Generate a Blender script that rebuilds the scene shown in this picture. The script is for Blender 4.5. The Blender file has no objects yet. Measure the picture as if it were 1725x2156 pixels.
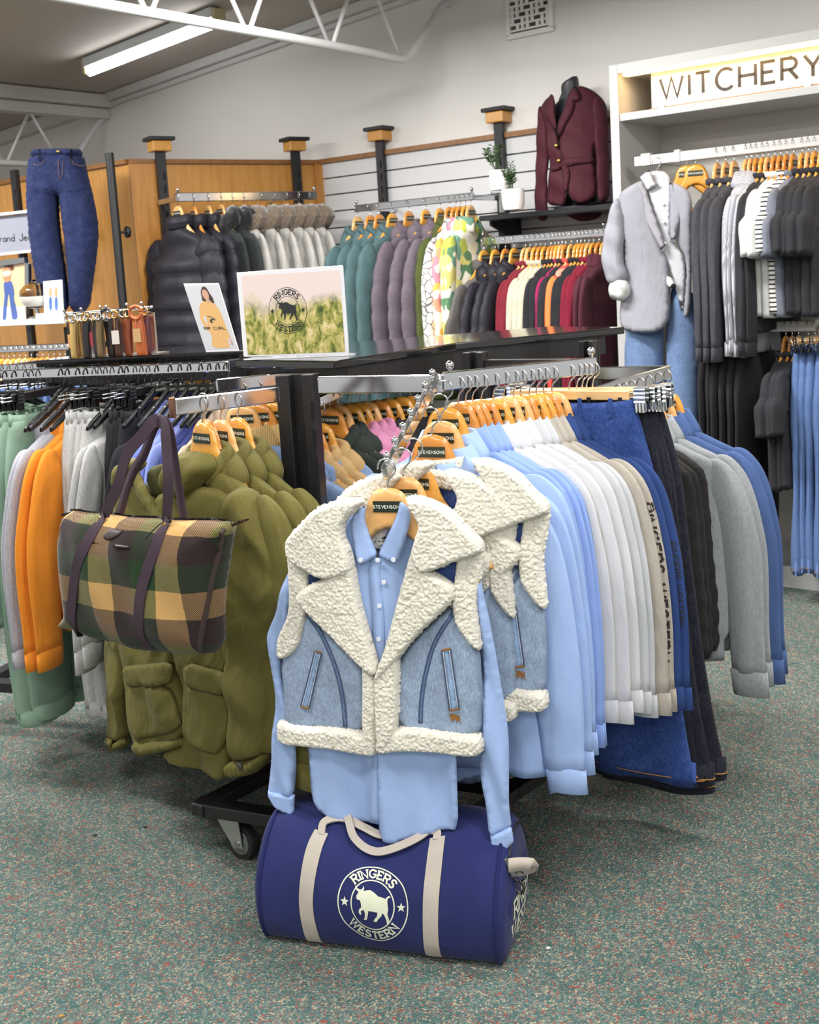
import bpy, bmesh, math, random
import numpy as np
from mathutils import Vector, Matrix, noise
from mathutils.geometry import delaunay_2d_cdt
random.seed(7); np.random.seed(7)
SC = bpy.context.scene
COL = SC.collection
D = bpy.data
# ------------------------------------------------------------------ camera
FPX, TILT, ROLL, CYP, HC = 2360.4, math.radians(7.653), math.radians(-3.360), 889.1, 1.55
_ct, _st, _cr, _sr = math.cos(TILT), math.sin(TILT), math.cos(ROLL), math.sin(ROLL)
_right = np.array([1, 0, 0.]); FW = np.array([0, _ct, -_st]); _up = np.array([0, _st, _ct])
RX = _cr*_right + _sr*_up
UX = -_sr*_right + _cr*_up
EYE = np.array([0, 0, HC])
cam = D.cameras.new('camera'); camo = D.objects.new('camera', cam); COL.objects.link(camo)
M = Matrix.Identity(4)
for i in range(3):
    M[i][0] = RX[i]; M[i][1] = UX[i]; M[i][2] = -FW[i]; M[i][3] = EYE[i]
camo.matrix_world = M
cam.sensor_fit = 'VERTICAL'; cam.sensor_height = 36.0; cam.sensor_width = 28.8
cam.lens = FPX*36.0/2156.0
cam.shift_y = (CYP-1078.0)/2156.0
cam.clip_start = .05; cam.clip_end = 60
cam.dof.use_dof = True; cam.dof.focus_distance = 2.5; cam.dof.aperture_fstop = 9.0
SC.camera = camo
# ------------------------------------------------------------------ view, world, light
SC.view_settings.view_transform = 'Standard'; SC.view_settings.look = 'None'
SC.view_settings.gamma = 1; SC.view_settings.exposure = 0.52
SC.cycles.max_bounces = 6; SC.cycles.diffuse_bounces = 3; SC.cycles.glossy_bounces = 3
SC.cycles.transmission_bounces = 4; SC.cycles.transparent_max_bounces = 6
SC.cycles.caustics_reflective = False; SC.cycles.caustics_refractive = False
SC.cycles.sample_clamp_indirect = 4.0
SC.cycles.use_denoising = True
W = D.worlds.new('World'); SC.world = W; W.use_nodes = True
W.node_tree.nodes['Background'].inputs[0].default_value = (1.0, .985, .96, 1)
W.node_tree.nodes['Background'].inputs[1].default_value = .56
AX = np.array([-.7837, .6211, 0]); BX = np.array([.6211, .7837, 0])   # along the slat wall / into it
def area(name, loc, sx, sy, e, col=(1, .985, .96), yaw=0):
    l = D.lights.new(name, 'AREA'); l.shape = 'RECTANGLE'; l.size = sx; l.size_y = sy; l.energy = e; l.color = col
    o = D.objects.new(name, l); COL.objects.link(o); o.location = loc; o.rotation_euler = (0, 0, yaw)
    return o
for i, (x, y, e) in enumerate([(-1.2, 1.3, 40), (1.0, 1.2, 36), (-.6, -1.2, 34), (1.3, -1.2, 30), (-2.2, 3.6, 66), (1.75, 3.0, 40), (-.3, 4.6, 92), (-3.0, 5.6, 75)]):
    area('shop_lamp', (x, y, 2.92), 1.3, .32, e, yaw=math.atan2(AX[1], AX[0]))
# ------------------------------------------------------------------ pixel helpers (photo frame 1725 x 2156 -> points of the room)
def ray(px, py): return FW + (px-862.5)/FPX*RX - (py-CYP)/FPX*UX
def P(px, py, Y):
    d = ray(px, py); return EYE + d*(Y/d[1])
def G(px, py, z=0.):
    d = ray(px, py); return EYE + d*((z-HC)/d[2])
# ------------------------------------------------------------------ materials
def lin(c):
    return tuple(((v/255.)/12.92 if v/255. <= .04045 else ((v/255.+.055)/1.055)**2.4) for v in c)
def c4(c): return (*lin(c), 1.0)
MATS = {}
def newmat(name):
    m = D.materials.new(name); m.use_nodes = True
    b = m.node_tree.nodes['Principled BSDF']
    return m, m.node_tree, b
def N(t, typ, **kw):
    n = t.nodes.new(typ)
    for k, v in kw.items():
        if k.startswith('i_'):
            key = k[2:]; key = int(key) if key.isdigit() else key.replace('_', ' ')
            n.inputs[key].default_value = v
        else: setattr(n, k, v)
    return n
def L(t, a, b): t.links.new(a, b)
def ramp(t, fac, stops, interp='LINEAR'):
    r = t.nodes.new('ShaderNodeValToRGB'); r.color_ramp.interpolation = interp
    e = r.color_ramp.elements
    while len(e) < len(stops): e.new(.5)
    for i, (p, c) in enumerate(stops):
        e[i].position = p; e[i].color = c if len(c) == 4 else (*c, 1)
    L(t, fac, r.inputs[0]); return r
def bump(t, b, h, strength=.3, dist=.002):
    n = N(t, 'ShaderNodeBump'); n.inputs['Strength'].default_value = strength; n.inputs['Distance'].default_value = dist
    L(t, h, n.inputs['Height']); L(t, n.outputs[0], b.inputs['Normal']); return n
def coords(t, scale=(1, 1, 1), rot=(0, 0, 0)):
    tc = N(t, 'ShaderNodeTexCoord'); mp = N(t, 'ShaderNodeMapping')
    mp.inputs['Scale'].default_value = scale; mp.inputs['Rotation'].default_value = rot
    L(t, tc.outputs['Object'], mp.inputs[0]); return mp.outputs[0]
def flat(name, rgb, rough=.5, metal=0., spec=.5, emit=0., coat=0.):
    key = ('flat', name)
    if key in MATS: return MATS[key]
    m, t, b = newmat(name)
    b.inputs['Base Color'].default_value = c4(rgb); b.inputs['Roughness'].default_value = rough
    b.inputs['Metallic'].default_value = metal; b.inputs['Specular IOR Level'].default_value = spec
    if coat: b.inputs['Coat Weight'].default_value = coat
    if emit:
        b.inputs['Emission Color'].default_value = c4(rgb); b.inputs['Emission Strength'].default_value = emit
    MATS[key] = m; return m
def cloth(name, rgb, kind='weave', var=.12, rough=.88, sheen=.03):
    """woven, knitted, heathered or quilted cloth; every tone comes from the yarn itself"""
    key = ('cloth', name)
    if key in MATS: return MATS[key]
    m, t, b = newmat(name)
    r, g, bl = lin(rgb)
    lo = (r*(1-var), g*(1-var), bl*(1-var), 1); hi = (min(1, r*(1+var)), min(1, g*(1+var)), min(1, bl*(1+var)), 1)
    co = coords(t)
    if kind == 'heather':
        nz = N(t, 'ShaderNodeTexNoise', i_Scale=260., i_Detail=3.); mp = coords(t, (1, 1, .25)); L(t, mp, nz.inputs[0])
        fac = nz.outputs[0]; rr = ramp(t, fac, [(.32, tuple(v*(1-1.3*var) for v in (r, g, bl))), (.5, (r, g, bl)), (.68, tuple(min(1, v*(1+1.3*var)) for v in (r, g, bl)))])
    elif kind == 'denim':
        nz = N(t, 'ShaderNodeTexNoise', i_Scale=22., i_Detail=5., i_Roughness=.75); L(t, co, nz.inputs[0])
        n2 = N(t, 'ShaderNodeTexNoise', i_Scale=420., i_Detail=2.); mp = coords(t, (1, 1, .3), (0, .5, 0)); L(t, mp, n2.inputs[0])
        mx = N(t, 'ShaderNodeMath', operation='MULTIPLY_ADD'); L(t, n2.outputs[0], mx.inputs[0]); mx.inputs[1].default_value = .6
        ms = N(t, 'ShaderNodeMath', operation='MULTIPLY'); L(t, nz.outputs[0], ms.inputs[0]); ms.inputs[1].default_value = .5
        L(t, ms.outputs[0], mx.inputs[2]); fac = mx.outputs[0]
        rr = ramp(t, fac, [(.3, tuple(v*(1-2.2*var) for v in (r, g, bl))), (.52, (r, g, bl)), (.75, tuple(min(1, v*(1+2.4*var)+.02*var*8) for v in (r, g, bl)))])
    else:
        nz = N(t, 'ShaderNodeTexNoise', i_Scale=14., i_Detail=4., i_Roughness=.6); L(t, co, nz.inputs[0])
        fac = nz.outputs[0]; rr = ramp(t, fac, [(.3, lo), (.7, hi)])
    L(t, rr.outputs[0], b.inputs['Base Color'])
    b.inputs['Roughness'].default_value = rough; b.inputs['Specular IOR Level'].default_value = .22
    b.inputs['Sheen Weight'].default_value = sheen; b.inputs['Sheen Roughness'].default_value = .5
    if kind == 'knit':
        w = N(t, 'ShaderNodeTexWave', i_Scale=55., i_Distortion=1.2); L(t, co, w.inputs[0]); bump(t, b, w.outputs[1], .5, .003)
    elif kind == 'puffer':
        nb = N(t, 'ShaderNodeTexNoise', i_Scale=55., i_Detail=3.); L(t, co, nb.inputs[0]); bump(t, b, nb.outputs[0], .35, .006)
    elif kind == 'denim':
        bump(t, b, n2.outputs[0], .35, .0012)
    elif kind == 'crease':
        nb = N(t, 'ShaderNodeTexNoise', i_Scale=16., i_Detail=4., i_Distortion=.9); mp = coords(t, (1, 1, .45)); L(t, mp, nb.inputs[0]); bump(t, b, nb.outputs[0], .6, .016)
    elif kind == 'twill':
        w = N(t, 'ShaderNodeTexWave', i_Scale=210.); w.bands_direction = 'DIAGONAL'; L(t, co, w.inputs[0]); bump(t, b, w.outputs[1], .35, .001)
    else:
        nb = N(t, 'ShaderNodeTexNoise', i_Scale=500., i_Detail=2.); L(t, co, nb.inputs[0])
        nc = N(t, 'ShaderNodeTexNoise', i_Scale=11., i_Detail=3., i_Distortion=1.1); L(t, coords(t, (1.5, 1, .38), (0, .12, 0)), nc.inputs[0])
        b1 = bump(t, b, nc.outputs[0], .35, .014); b2 = N(t, 'ShaderNodeBump', i_Strength=.2, i_Distance=.001); L(t, nb.outputs[0], b2.inputs['Height']); L(t, b1.outputs[0], b2.inputs['Normal']); L(t, b2.outputs[0], b.inputs['Normal'])
    MATS[key] = m; return m
def stripes(name, c1, c2, scale, axis='X', ratio=.5):
    key = ('str', name)
    if key in MATS: return MATS[key]
    m, t, b = newmat(name)
    w = N(t, 'ShaderNodeTexWave', i_Scale=scale); w.bands_direction = axis; L(t, coords(t), w.inputs[0])
    r = ramp(t, w.outputs[1], [(max(0, ratio-.06), lin(c1)), (min(1, ratio+.06), lin(c2))]); L(t, r.outputs[0], b.inputs['Base Color'])
    b.inputs['Roughness'].default_value = .9; b.inputs['Specular IOR Level'].default_value = .25
    MATS[key] = m; return m
def blobs(name, cols, scale, rough=.85, lines=None):
    """printed fabric: cells of several colours, with optional drawn outlines"""
    key = ('blob', name)
    if key in MATS: return MATS[key]
    m, t, b = newmat(name)
    v = N(t, 'ShaderNodeTexVoronoi', i_Scale=scale); co = coords(t)
    nz = N(t, 'ShaderNodeTexNoise', i_Scale=scale*.7, i_Detail=1.); L(t, co, nz.inputs[0])
    mx = N(t, 'ShaderNodeMix', data_type='VECTOR'); mx.inputs[0].default_value = .06
    L(t, co, mx.inputs[4]); L(t, nz.outputs[1], mx.inputs[5]); L(t, mx.outputs[1], v.inputs[0])
    sp = N(t, 'ShaderNodeSeparateColor'); L(t, v.outputs['Color'], sp.inputs[0])
    n = len(cols); r = ramp(t, sp.outputs[0], [(i/n, lin(c)) for i, c in enumerate(cols)], 'CONSTANT')
    src = r.outputs[0]
    if lines:
        v2 = N(t, 'ShaderNodeTexVoronoi', i_Scale=scale*1.6, feature='DISTANCE_TO_EDGE'); L(t, mx.outputs[1], v2.inputs[0])
        r2 = ramp(t, v2.outputs[0], [(.03, (1, 1, 1)), (.06, (0, 0, 0))])
        m2 = N(t, 'ShaderNodeMix', data_type='RGBA'); L(t, r2.outputs[0], m2.inputs[0]); L(t, src, m2.inputs[6]); m2.inputs[7].default_value = c4(lines); src = m2.outputs[2]
    L(t, src, b.inputs['Base Color']); b.inputs['Roughness'].default_value = rough
    MATS[key] = m; return m
def wood(name, c1, c2, scale=(1, 1, 1), rough=.35, coat=.3, rings=9.):
    key = ('wood', name)
    if key in MATS: return MATS[key]
    m, t, b = newmat(name)
    co = coords(t, scale)
    nz = N(t, 'ShaderNodeTexNoise', i_Scale=rings, i_Detail=6., i_Roughness=.65); L(t, co, nz.inputs[0])
    r = ramp(t, nz.outputs[0], [(.3, lin(c1)), (.7, lin(c2))]); L(t, r.outputs[0], b.inputs['Base Color'])
    b.inputs['Roughness'].default_value = rough; b.inputs['Coat Weight'].default_value = coat; b.inputs['Coat Roughness'].default_value = .15
    MATS[key] = m; return m
CHROME = flat('chrome', (205, 207, 210), .12, 1.)
CHROME_DULL = flat('satin_steel', (175, 178, 178), .3, 1.)
BLACK = wood('black_painted_wood', (20, 19, 20), (34, 32, 32), (2, 2, .3), .42, .1, 30.)
BLACKM = flat('black_metal', (26, 26, 29), .45)
WHITE = flat('white_paint', (226, 224, 220), .6)
GREEN_TAG = flat('dark_green_sticker', (33, 42, 28), .4)
OFFWHITE = flat('off_white_print', (232, 234, 222), .6)
BRASS = flat('brass', (190, 150, 90), .3, 1.)
# ------------------------------------------------------------------ mesh helpers
class MB:
    def __init__(s): s.v = []; s.f = []
    def add(s, v, f):
        o = len(s.v); s.v += [tuple(map(float, p)) for p in v]; s.f += [tuple(i+o for i in q) for q in f]; return s
    def box(s, c, d, rot=None):
        x, y, z = (q/2 for q in d)
        p = [Vector((a*x, b*y, e*z)) for a in (-1, 1) for b in (-1, 1) for e in (-1, 1)]
        if rot is not None: p = [rot @ q for q in p]
        return s.add([q+Vector(c) for q in p], [(0, 1, 3, 2), (4, 6, 7, 5), (0, 4, 5, 1), (2, 3, 7, 6), (0, 2, 6, 4), (1, 5, 7, 3)])
    def bar(s, a, b, w, h, up=(0, 0, 1)):
        a = Vector(a); b = Vector(b); d = (b-a); ln = d.length; d.normalize()
        r = d.cross(Vector(up)); r.normalize(); u = r.cross(d)
        R = Matrix((r, d, u)).transposed()
        return s.box((a+b)/2, (w, ln, h), R)
    def tube(s, pts, rad, n=10, caps=True, flatx=1.0, up=(0, 0, 1)):
        pts = [Vector(p) for p in pts]; m = len(pts)
        rad = [rad]*m if not hasattr(rad, '__len__') else list(rad)
        vs = []; up = Vector(up); prev = None
        for i, p in enumerate(pts):
            t = (pts[min(i+1, m-1)]-pts[max(i-1, 0)]); t.normalize()
            r = t.cross(up) if prev is None else prev - t*prev.dot(t)
            if r.length < 1e-5: r = t.cross(Vector((1, 0, .1)))
            r.normalize(); prev = r; u = r.cross(t)
            for k in range(n):
                a = 2*math.pi*k/n; vs.append(p + r*math.cos(a)*rad[i]*flatx + u*math.sin(a)*rad[i])
        fs = [(i*n+k, i*n+(k+1) % n, (i+1)*n+(k+1) % n, (i+1)*n+k) for i in range(m-1) for k in range(n)]
        if caps: fs += [tuple(range(n-1, -1, -1)), tuple((m-1)*n+k for k in range(n))]
        return s.add(vs, fs)
    def loft(s, rings, cap0=False, cap1=False, closed=True):
        n = len(rings[0]); m = len(rings); vs = [p for r in rings for p in r]
        kk = n if closed else n-1
        fs = [(i*n+k, i*n+(k+1) % n, (i+1)*n+(k+1) % n, (i+1)*n+k) for i in range(m-1) for k in range(kk)]
        if cap0: fs.append(tuple(range(n-1, -1, -1)))
        if cap1: fs.append(tuple((m-1)*n+k for k in range(n)))
        return s.add(vs, fs)
    def lathe(s, prof, n=20, c=(0, 0, 0), axis='z'):
        rings = []
        for r, h in prof:
            ring = []
            for k in range(n):
                a = 2*math.pi*k/n; x, y = r*math.cos(a), r*math.sin(a)
                q = (x, y, h) if axis == 'z' else ((x, h, y) if axis == 'y' else (h, x, y))
                ring.append((q[0]+c[0], q[1]+c[1], q[2]+c[2]))
            rings.append(ring)
        return s.loft(rings, True, True)
    def prism(s, poly, y0, y1):
        """polygon in x,z extruded from y0 to y1"""
        n = len(poly); vs = [(p[0], y0, p[1]) for p in poly] + [(p[0], y1, p[1]) for p in poly]
        fs = [tuple(range(n)), tuple(range(2*n-1, n-1, -1))] + [(i, i+n, (i+1) % n+n, (i+1) % n) for i in range(n)]
        return s.add(vs, fs)
    def build(s, name, mat, parent=None, smooth=True, bevel=0, mw=None):
        me = D.meshes.new(name); me.from_pydata(s.v, [], s.f); me.validate()
        o = D.objects.new(name, me); COL.objects.link(o)
        if mat: me.materials.append(mat)
        if parent is not None: o.parent = parent
        if mw is not None: o.matrix_world = mw
        bm = bmesh.new(); bm.from_mesh(me); bmesh.ops.recalc_face_normals(bm, faces=bm.faces); bm.to_mesh(me); bm.free()
        if smooth is True: me.polygons.foreach_set('use_smooth', [True]*len(me.polygons))
        if smooth == 'auto':
            me.polygons.foreach_set('use_smooth', [True]*len(me.polygons))
            me.set_sharp_from_angle(angle=math.radians(40))
        if bevel:
            b = o.modifiers.new('bevel', 'BEVEL'); b.width = bevel; b.segments = 2; b.limit_method = 'ANGLE'
        return o
def tag(o, label, cat=None, group=None, kind=None):
    o['label'] = label
    if cat: o['category'] = cat
    if group: o['group'] = group
    if kind: o['kind'] = kind
    return o
def struct(o):
    o['kind'] = 'structure'; return o
def frame(loc, xdir=(1, 0, 0), lean=0., roll=0.):
    """local x = width direction, y = away from the viewer, z = up; lean tips the top away"""
    x = Vector((xdir[0], xdir[1], 0)); x.normalize(); z = Vector((0, 0, 1)); y = z.cross(x)
    R = Matrix((x, y, z)).transposed().to_4x4()
    return Matrix.Translation(Vector(loc)) @ R @ Matrix.Rotation(lean, 4, 'X') @ Matrix.Rotation(roll, 4, 'Y')
def thing(name, mw, label, cat, group=None):
    o = D.objects.new(name, None); o.empty_display_size = .05; COL.objects.link(o); o.matrix_world = mw
    tag(o, label, cat, group); return o
def copy_tree(o, parent=None):
    c = o.copy(); COL.objects.link(c)
    if parent is not None:
        c.parent = parent; c.matrix_parent_inverse = o.matrix_parent_inverse
    for ch in KIDS.get(o.name, list(o.children)): copy_tree(ch, c)
    return c
KIDS = {}
def px2l(mw, px, py, off=0.):
    """pixel -> (x, z) on the thing's own plane y = off"""
    inv = mw.inverted(); o = inv @ Vector(EYE); d = (inv.to_3x3() @ Vector(ray(px, py)))
    t = (off-o.y)/d.y; p = o+d*t; return (p.x, p.z)
def pxs(mw, pts, off=0.): return [px2l(mw, a, b, off) for a, b in pts]
# ------------------------------------------------------------------ soft shapes
def chaikin(pts, it=2, closed=True):
    for _ in range(it):
        out = []; n = len(pts)
        for i in range(n if closed else n-1):
            a = pts[i]; b = pts[(i+1) % n]
            out.append(tuple(a[k]*.75+b[k]*.25 for k in range(len(a)))); out.append(tuple(a[k]*.25+b[k]*.75 for k in range(len(a))))
        if not closed: out = [pts[0]]+out+[pts[-1]]
        pts = out
    return pts
def resample(pts, step, closed=True):
    p = np.array(pts+[pts[0]] if closed else pts, float); d = np.hypot(*(p[1:]-p[:-1]).T); s = np.concatenate([[0], np.cumsum(d)])
    n = max(4, int(s[-1]/step)); q = np.linspace(0, s[-1], n+1)
    r = np.stack([np.interp(q, s, p[:, k]) for k in range(p.shape[1])], 1)
    return r[:-1] if closed else r
def inside(q, poly):
    x, y = q[:, 0], q[:, 1]; c = np.zeros(len(q), bool); n = len(poly)
    for i in range(n):
        x1, y1 = poly[i]; x2, y2 = poly[(i+1) % n]
        if y1 == y2: continue
        cnd = ((y1 > y) != (y2 > y)) & (x < (x2-x1)*(y-y1)/(y2-y1)+x1); c ^= cnd
    return c
def dist_poly(q, poly):
    d = np.full(len(q), 1e9); n = len(poly)
    for i in range(n):
        a = poly[i]; b = poly[(i+1) % n]; ab = b-a; l2 = (ab@ab) or 1e-12
        t = np.clip(((q-a)@ab)/l2, 0, 1); pr = a+t[:, None]*ab
        d = np.minimum(d, np.hypot(q[:, 0]-pr[:, 0], q[:, 1]-pr[:, 1]))
    return d
def pillow(name, outline, mat, parent, thick=.03, edge=None, res=.012, ch=2, y0=0., warp=None, fur=0., furscale=130., back=1.0, flatback=False, bumpf=None):
    """closed soft solid: outline in local (x, z), swelling `thick` towards the viewer; warp(x, z) bends the whole sheet in y"""
    pts = chaikin([tuple(p) for p in outline], ch) if ch else list(outline)
    bd = resample(pts, res)
    edge = edge or thick
    lo = bd.min(0); hi = bd.max(0)
    gx = np.arange(lo[0], hi[0]+res, res); gz = np.arange(lo[1], hi[1]+res, res*.87)
    q = np.array([(x+(res/2 if j % 2 else 0), z) for j, z in enumerate(gz) for x in gx])
    q = q + (np.random.rand(*q.shape)-.5)*res*.2
    q = q[inside(q, bd)]
    if len(q): q = q[dist_poly(q, bd) > res*.55]
    allp = np.concatenate([bd, q]) if len(q) else bd
    nb = len(bd)
    r = delaunay_2d_cdt([Vector(p) for p in allp], [(i, (i+1) % nb) for i in range(nb)], [], 1, 1e-7)
    V2 = np.array([tuple(v) for v in r[0]]); F = [tuple(f) for f in r[2]]
    dd = dist_poly(V2, bd)
    h = np.sqrt(np.clip(1-(1-np.clip(dd/edge, 0, 1))**2, 0, 1))
    wp = np.array([warp(x, z) for x, z in V2]) if warp else np.zeros(len(V2))
    front = y0+wp-thick*h; bk = y0+wp+(0 if flatback else thick*back*h)
    if bumpf: front = front-np.array([bumpf(x, z) for x, z in V2])*np.clip(dd/(edge*.6), 0, 1)
    if fur:
        k = np.clip(dd/.006, .35, 1)
        fz = []
        for (x, z) in V2:
            a = noise.voronoi(Vector((x*furscale, z*furscale, y0*90)))[0]
            fz.append((.62-a[0])*1.7+.45*noise.noise(Vector((x*30, z*30, 3)))+.4*noise.noise(Vector((x*300, z*300, 7))))
        front = front-fur*np.array(fz)*k
    n = len(V2); B = dd < 1e-6
    idx = np.arange(n); bidx = np.full(n, -1); vs = [(V2[i, 0], front[i], V2[i, 1]) for i in range(n)]
    if fur:
        for i in range(n):
            if B[i]:
                a = noise.noise_vector(Vector((V2[i, 0]*210, V2[i, 1]*210, y0*50)))
                vs[i] = (vs[i][0]+a.x*fur*1.3, vs[i][1]+a.y*fur, vs[i][2]+a.z*fur*1.3)
    for i in range(n):
        if B[i]: bidx[i] = i
        else: bidx[i] = len(vs); vs.append((V2[i, 0], bk[i], V2[i, 1]))
    fs = F + [tuple(int(bidx[i]) for i in reversed(f)) for f in F]
    fs = [f for k, f in enumerate(fs)]
    me = D.meshes.new(name); me.from_pydata(vs, [], fs)
    o = D.objects.new(name, me); COL.objects.link(o); me.materials.append(mat)
    me.polygons.foreach_set('use_smooth', [True]*len(me.polygons))
    if parent is not None: o.parent = parent
    bm = bmesh.new(); bm.from_mesh(me); bmesh.ops.recalc_face_normals(bm, faces=bm.faces); bm.to_mesh(me); bm.free()
    return o
def surf(o, default=0.):
    """front surface of a finished part: f(x, z) -> y in its own coordinates"""
    from mathutils.bvhtree import BVHTree
    me = o.data; bv = BVHTree.FromPolygons([v.co.copy() for v in me.vertices], [tuple(p.vertices) for p in me.polygons])
    def f(x, z):
        h = bv.ray_cast(Vector((x, -2, z)), Vector((0, 1, 0)))
        if h[0] is not None: return h[0].y
        h = bv.find_nearest(Vector((x, default, z)))
        return h[0].y if h[0] is not None else default
    return f
def pixhit(o, mw):
    """where the ray of a pixel meets a finished part (its own coordinates)"""
    from mathutils.bvhtree import BVHTree
    me = o.data; bv = BVHTree.FromPolygons([v.co.copy() for v in me.vertices], [tuple(p.vertices) for p in me.polygons])
    inv = mw.inverted(); e = inv @ Vector(EYE); R3 = inv.to_3x3()
    def f(px, py):
        d = (R3 @ Vector(ray(px, py))).normalized(); h = bv.ray_cast(e, d)
        if h[0] is not None: return h[0]
        t = -e.y/d.y; return bv.find_nearest(e+d*t)[0]
    return f
def ribbon(path, w, th, n_up=(0, -1, 0)):
    """flat strap along a 3-D path; returns an MB"""
    pts = [Vector(p) for p in path]; m = MB(); rings = []
    for i, p in enumerate(pts):
        t = pts[min(i+1, len(pts)-1)]-pts[max(i-1, 0)]; t.normalize()
        nn = Vector(n_up[i] if hasattr(n_up[0], '__len__') else n_up); r = t.cross(nn); r.normalize(); u = r.cross(t)
        ww = w[i] if hasattr(w, '__len__') else w
        rings.append([p+r*ww/2+u*th/2, p-r*ww/2+u*th/2, p-r*ww/2-u*th/2, p+r*ww/2-u*th/2])
    return m.loft(rings, True, True)
def spline(pts, k=8):
    """Catmull-Rom through 3-D points"""
    p = [Vector(q) for q in pts]; p = [2*p[0]-p[1]]+p+[2*p[-1]-p[-2]]; out = []
    for i in range(1, len(p)-2):
        a, b, c, d = p[i-1:i+3]
        for j in range(k):
            t = j/k; out.append(.5*((2*b)+(c-a)*t+(2*a-5*b+4*c-d)*t*t+(3*b-a-3*c+d)*t**3))
    out.append(p[-2]); return out
# ------------------------------------------------------------------ lettering (own stroke alphabet, unit box 0..w x 0..1)
def arc(cx, cy, rx, ry, a0, a1, n=12): return [(cx+rx*math.cos(math.radians(a0+(a1-a0)*i/n)), cy+ry*math.sin(math.radians(a0+(a1-a0)*i/n))) for i in range(n+1)]
GL = {
 'A': (.8, [[(0, 0), (.4, 1), (.8, 0)], [(.14, .34), (.66, .34)]]),
 'B': (.65, [[(0, 0), (0, 1), (.35, 1)]+arc(.35, .76, .25, .24, 90, -90)+[(0, .52)], [(.35, .52)]+arc(.37, .26, .28, .26, 90, -90)+[(0, 0)]]),
 'C': (.8, [arc(.45, .5, .45, .5, 45, 315, 20)]),
 'D': (.75, [[(0, 0), (0, 1), (.3, 1)]+arc(.3, .5, .45, .5, 90, -90, 14)+[(0, 0)]]),
 'E': (.6, [[(.6, 1), (0, 1), (0, 0), (.6, 0)], [(0, .52), (.5, .52)]]),
 'F': (.6, [[(.6, 1), (0, 1), (0, 0)], [(0, .52), (.5, .52)]]),
 'G': (.85, [arc(.45, .5, .45, .5, 45, 340, 20)+[(.88, .45), (.5, .45)]]),
 'H': (.75, [[(0, 0), (0, 1)], [(.75, 0), (.75, 1)], [(0, .52), (.75, .52)]]),
 'I': (.05, [[(.02, 0), (.02, 1)]]),
 'J': (.5, [[(.5, 1), (.5, .25)]+arc(.25, .25, .25, .25, 0, -180)]),
 'L': (.55, [[(0, 1), (0, 0), (.55, 0)]]),
 'N': (.75, [[(0, 0), (0, 1), (.75, 0), (.75, 1)]]),
 'O': (.95, [arc(.47, .5, .47, .5, 0, 360, 24)]),
 'P': (.62, [[(0, 0), (0, 1), (.35, 1)]+arc(.35, .74, .27, .26, 90, -90)+[(0, .48)]]),
 'R': (.7, [[(0, 0), (0, 1), (.38, 1)]+arc(.38, .74, .27, .26, 90, -90)+[(0, .48)], [(.34, .48), (.7, 0)]]),
 'S': (.62, [arc(.31, .75, .28, .25, 30, 270, 12)+arc(.31, .25, .3, .25, 90, -150, 12)]),
 'T': (.7, [[(0, 1), (.7, 1)], [(.35, 1), (.35, 0)]]),
 'U': (.7, [[(0, 1), (0, .35)]+arc(.35, .35, .35, .35, 180, 360)+[(.7, 1)]]),
 'V': (.8, [[(0, 1), (.4, 0), (.8, 1)]]),
 'W': (1.15, [[(0, 1), (.3, 0), (.575, 1), (.85, 0), (1.15, 1)]]),
 'Y': (.75, [[(0, 1), (.375, .48), (.75, 1)], [(.375, .48), (.375, 0)]]),
 'a': (.5, [arc(.24, .25, .24, .25, 0, 360, 14), [(.49, .5), (.49, 0)]]),
 'e': (.5, [[(.02, .27), (.48, .27)]+arc(.25, .25, .24, .25, 5, 320, 14)]),
 'n': (.45, [[(0, 0), (0, .5)], [(0, .32)]+arc(.22, .28, .22, .22, 160, 0, 8)+[(.44, 0)]]),
 'r': (.3, [[(0, 0), (0, .5)], [(0, .3)]+arc(.2, .3, .2, .2, 170, 60, 6)]),
 'd': (.5, [arc(.24, .25, .24, .25, 0, 360, 14), [(.49, 1), (.49, 0)]]),
 's': (.4, [arc(.2, .37, .17, .13, 30, 270, 8)+arc(.2, .13, .18, .13, 90, -150, 8)]),
 ' ': (.4, []),
}
SERIF = {'R': [(0, 0), (0, 1, 'l'), (.7, 0)], 'I': [(.02, 0), (.02, 1)], 'N': [(0, 0), (0, 1, 'l'), (.75, 1)], 'E': [(0, 0, 'l'), (0, 1, 'l'), (.6, 1, 'v'), (.6, 0, 'v')], 'W': [(0, 1), (1.15, 1), (.575, 1)], 'T': [(.35, 0), (0, 1, 'v'), (.7, 1, 'v')], 'S': [(.56, .9, 'v'), (.05, .1, 'v')], 'G': [(.8, .88, 'v')]}
def stroke(poly, w):
    """thick polyline with mitred corners -> quads (list of 4-tuples of 2-D points)"""
    p = [np.array(q, float) for q in poly]; n = len(p); Lf = []; Rt = []
    clo = np.hypot(*(p[0]-p[-1])) < 1e-6 and n > 3
    for i in range(n):
        a = p[i-1] if i else (p[n-2] if clo else None); c = p[i+1] if i < n-1 else (p[1] if clo else None); b = p[i]
        d1 = (b-a)/max(1e-9, np.hypot(*(b-a))) if a is not None else None; d2 = (c-b)/max(1e-9, np.hypot(*(c-b))) if c is not None else None
        if d1 is None: d1 = d2
        if d2 is None: d2 = d1
        n1 = np.array([-d1[1], d1[0]]); n2 = np.array([-d2[1], d2[0]]); m = n1+n2; ml = np.hypot(*m)
        m = n1 if ml < .2 else m/ml; k = min(1.8, 1/max(.3, m@n1)); Lf.append(b+m*k*w/2); Rt.append(b-m*k*w/2)
    return [(Lf[i], Lf[i+1], Rt[i+1], Rt[i]) for i in range(n-1)]
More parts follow.
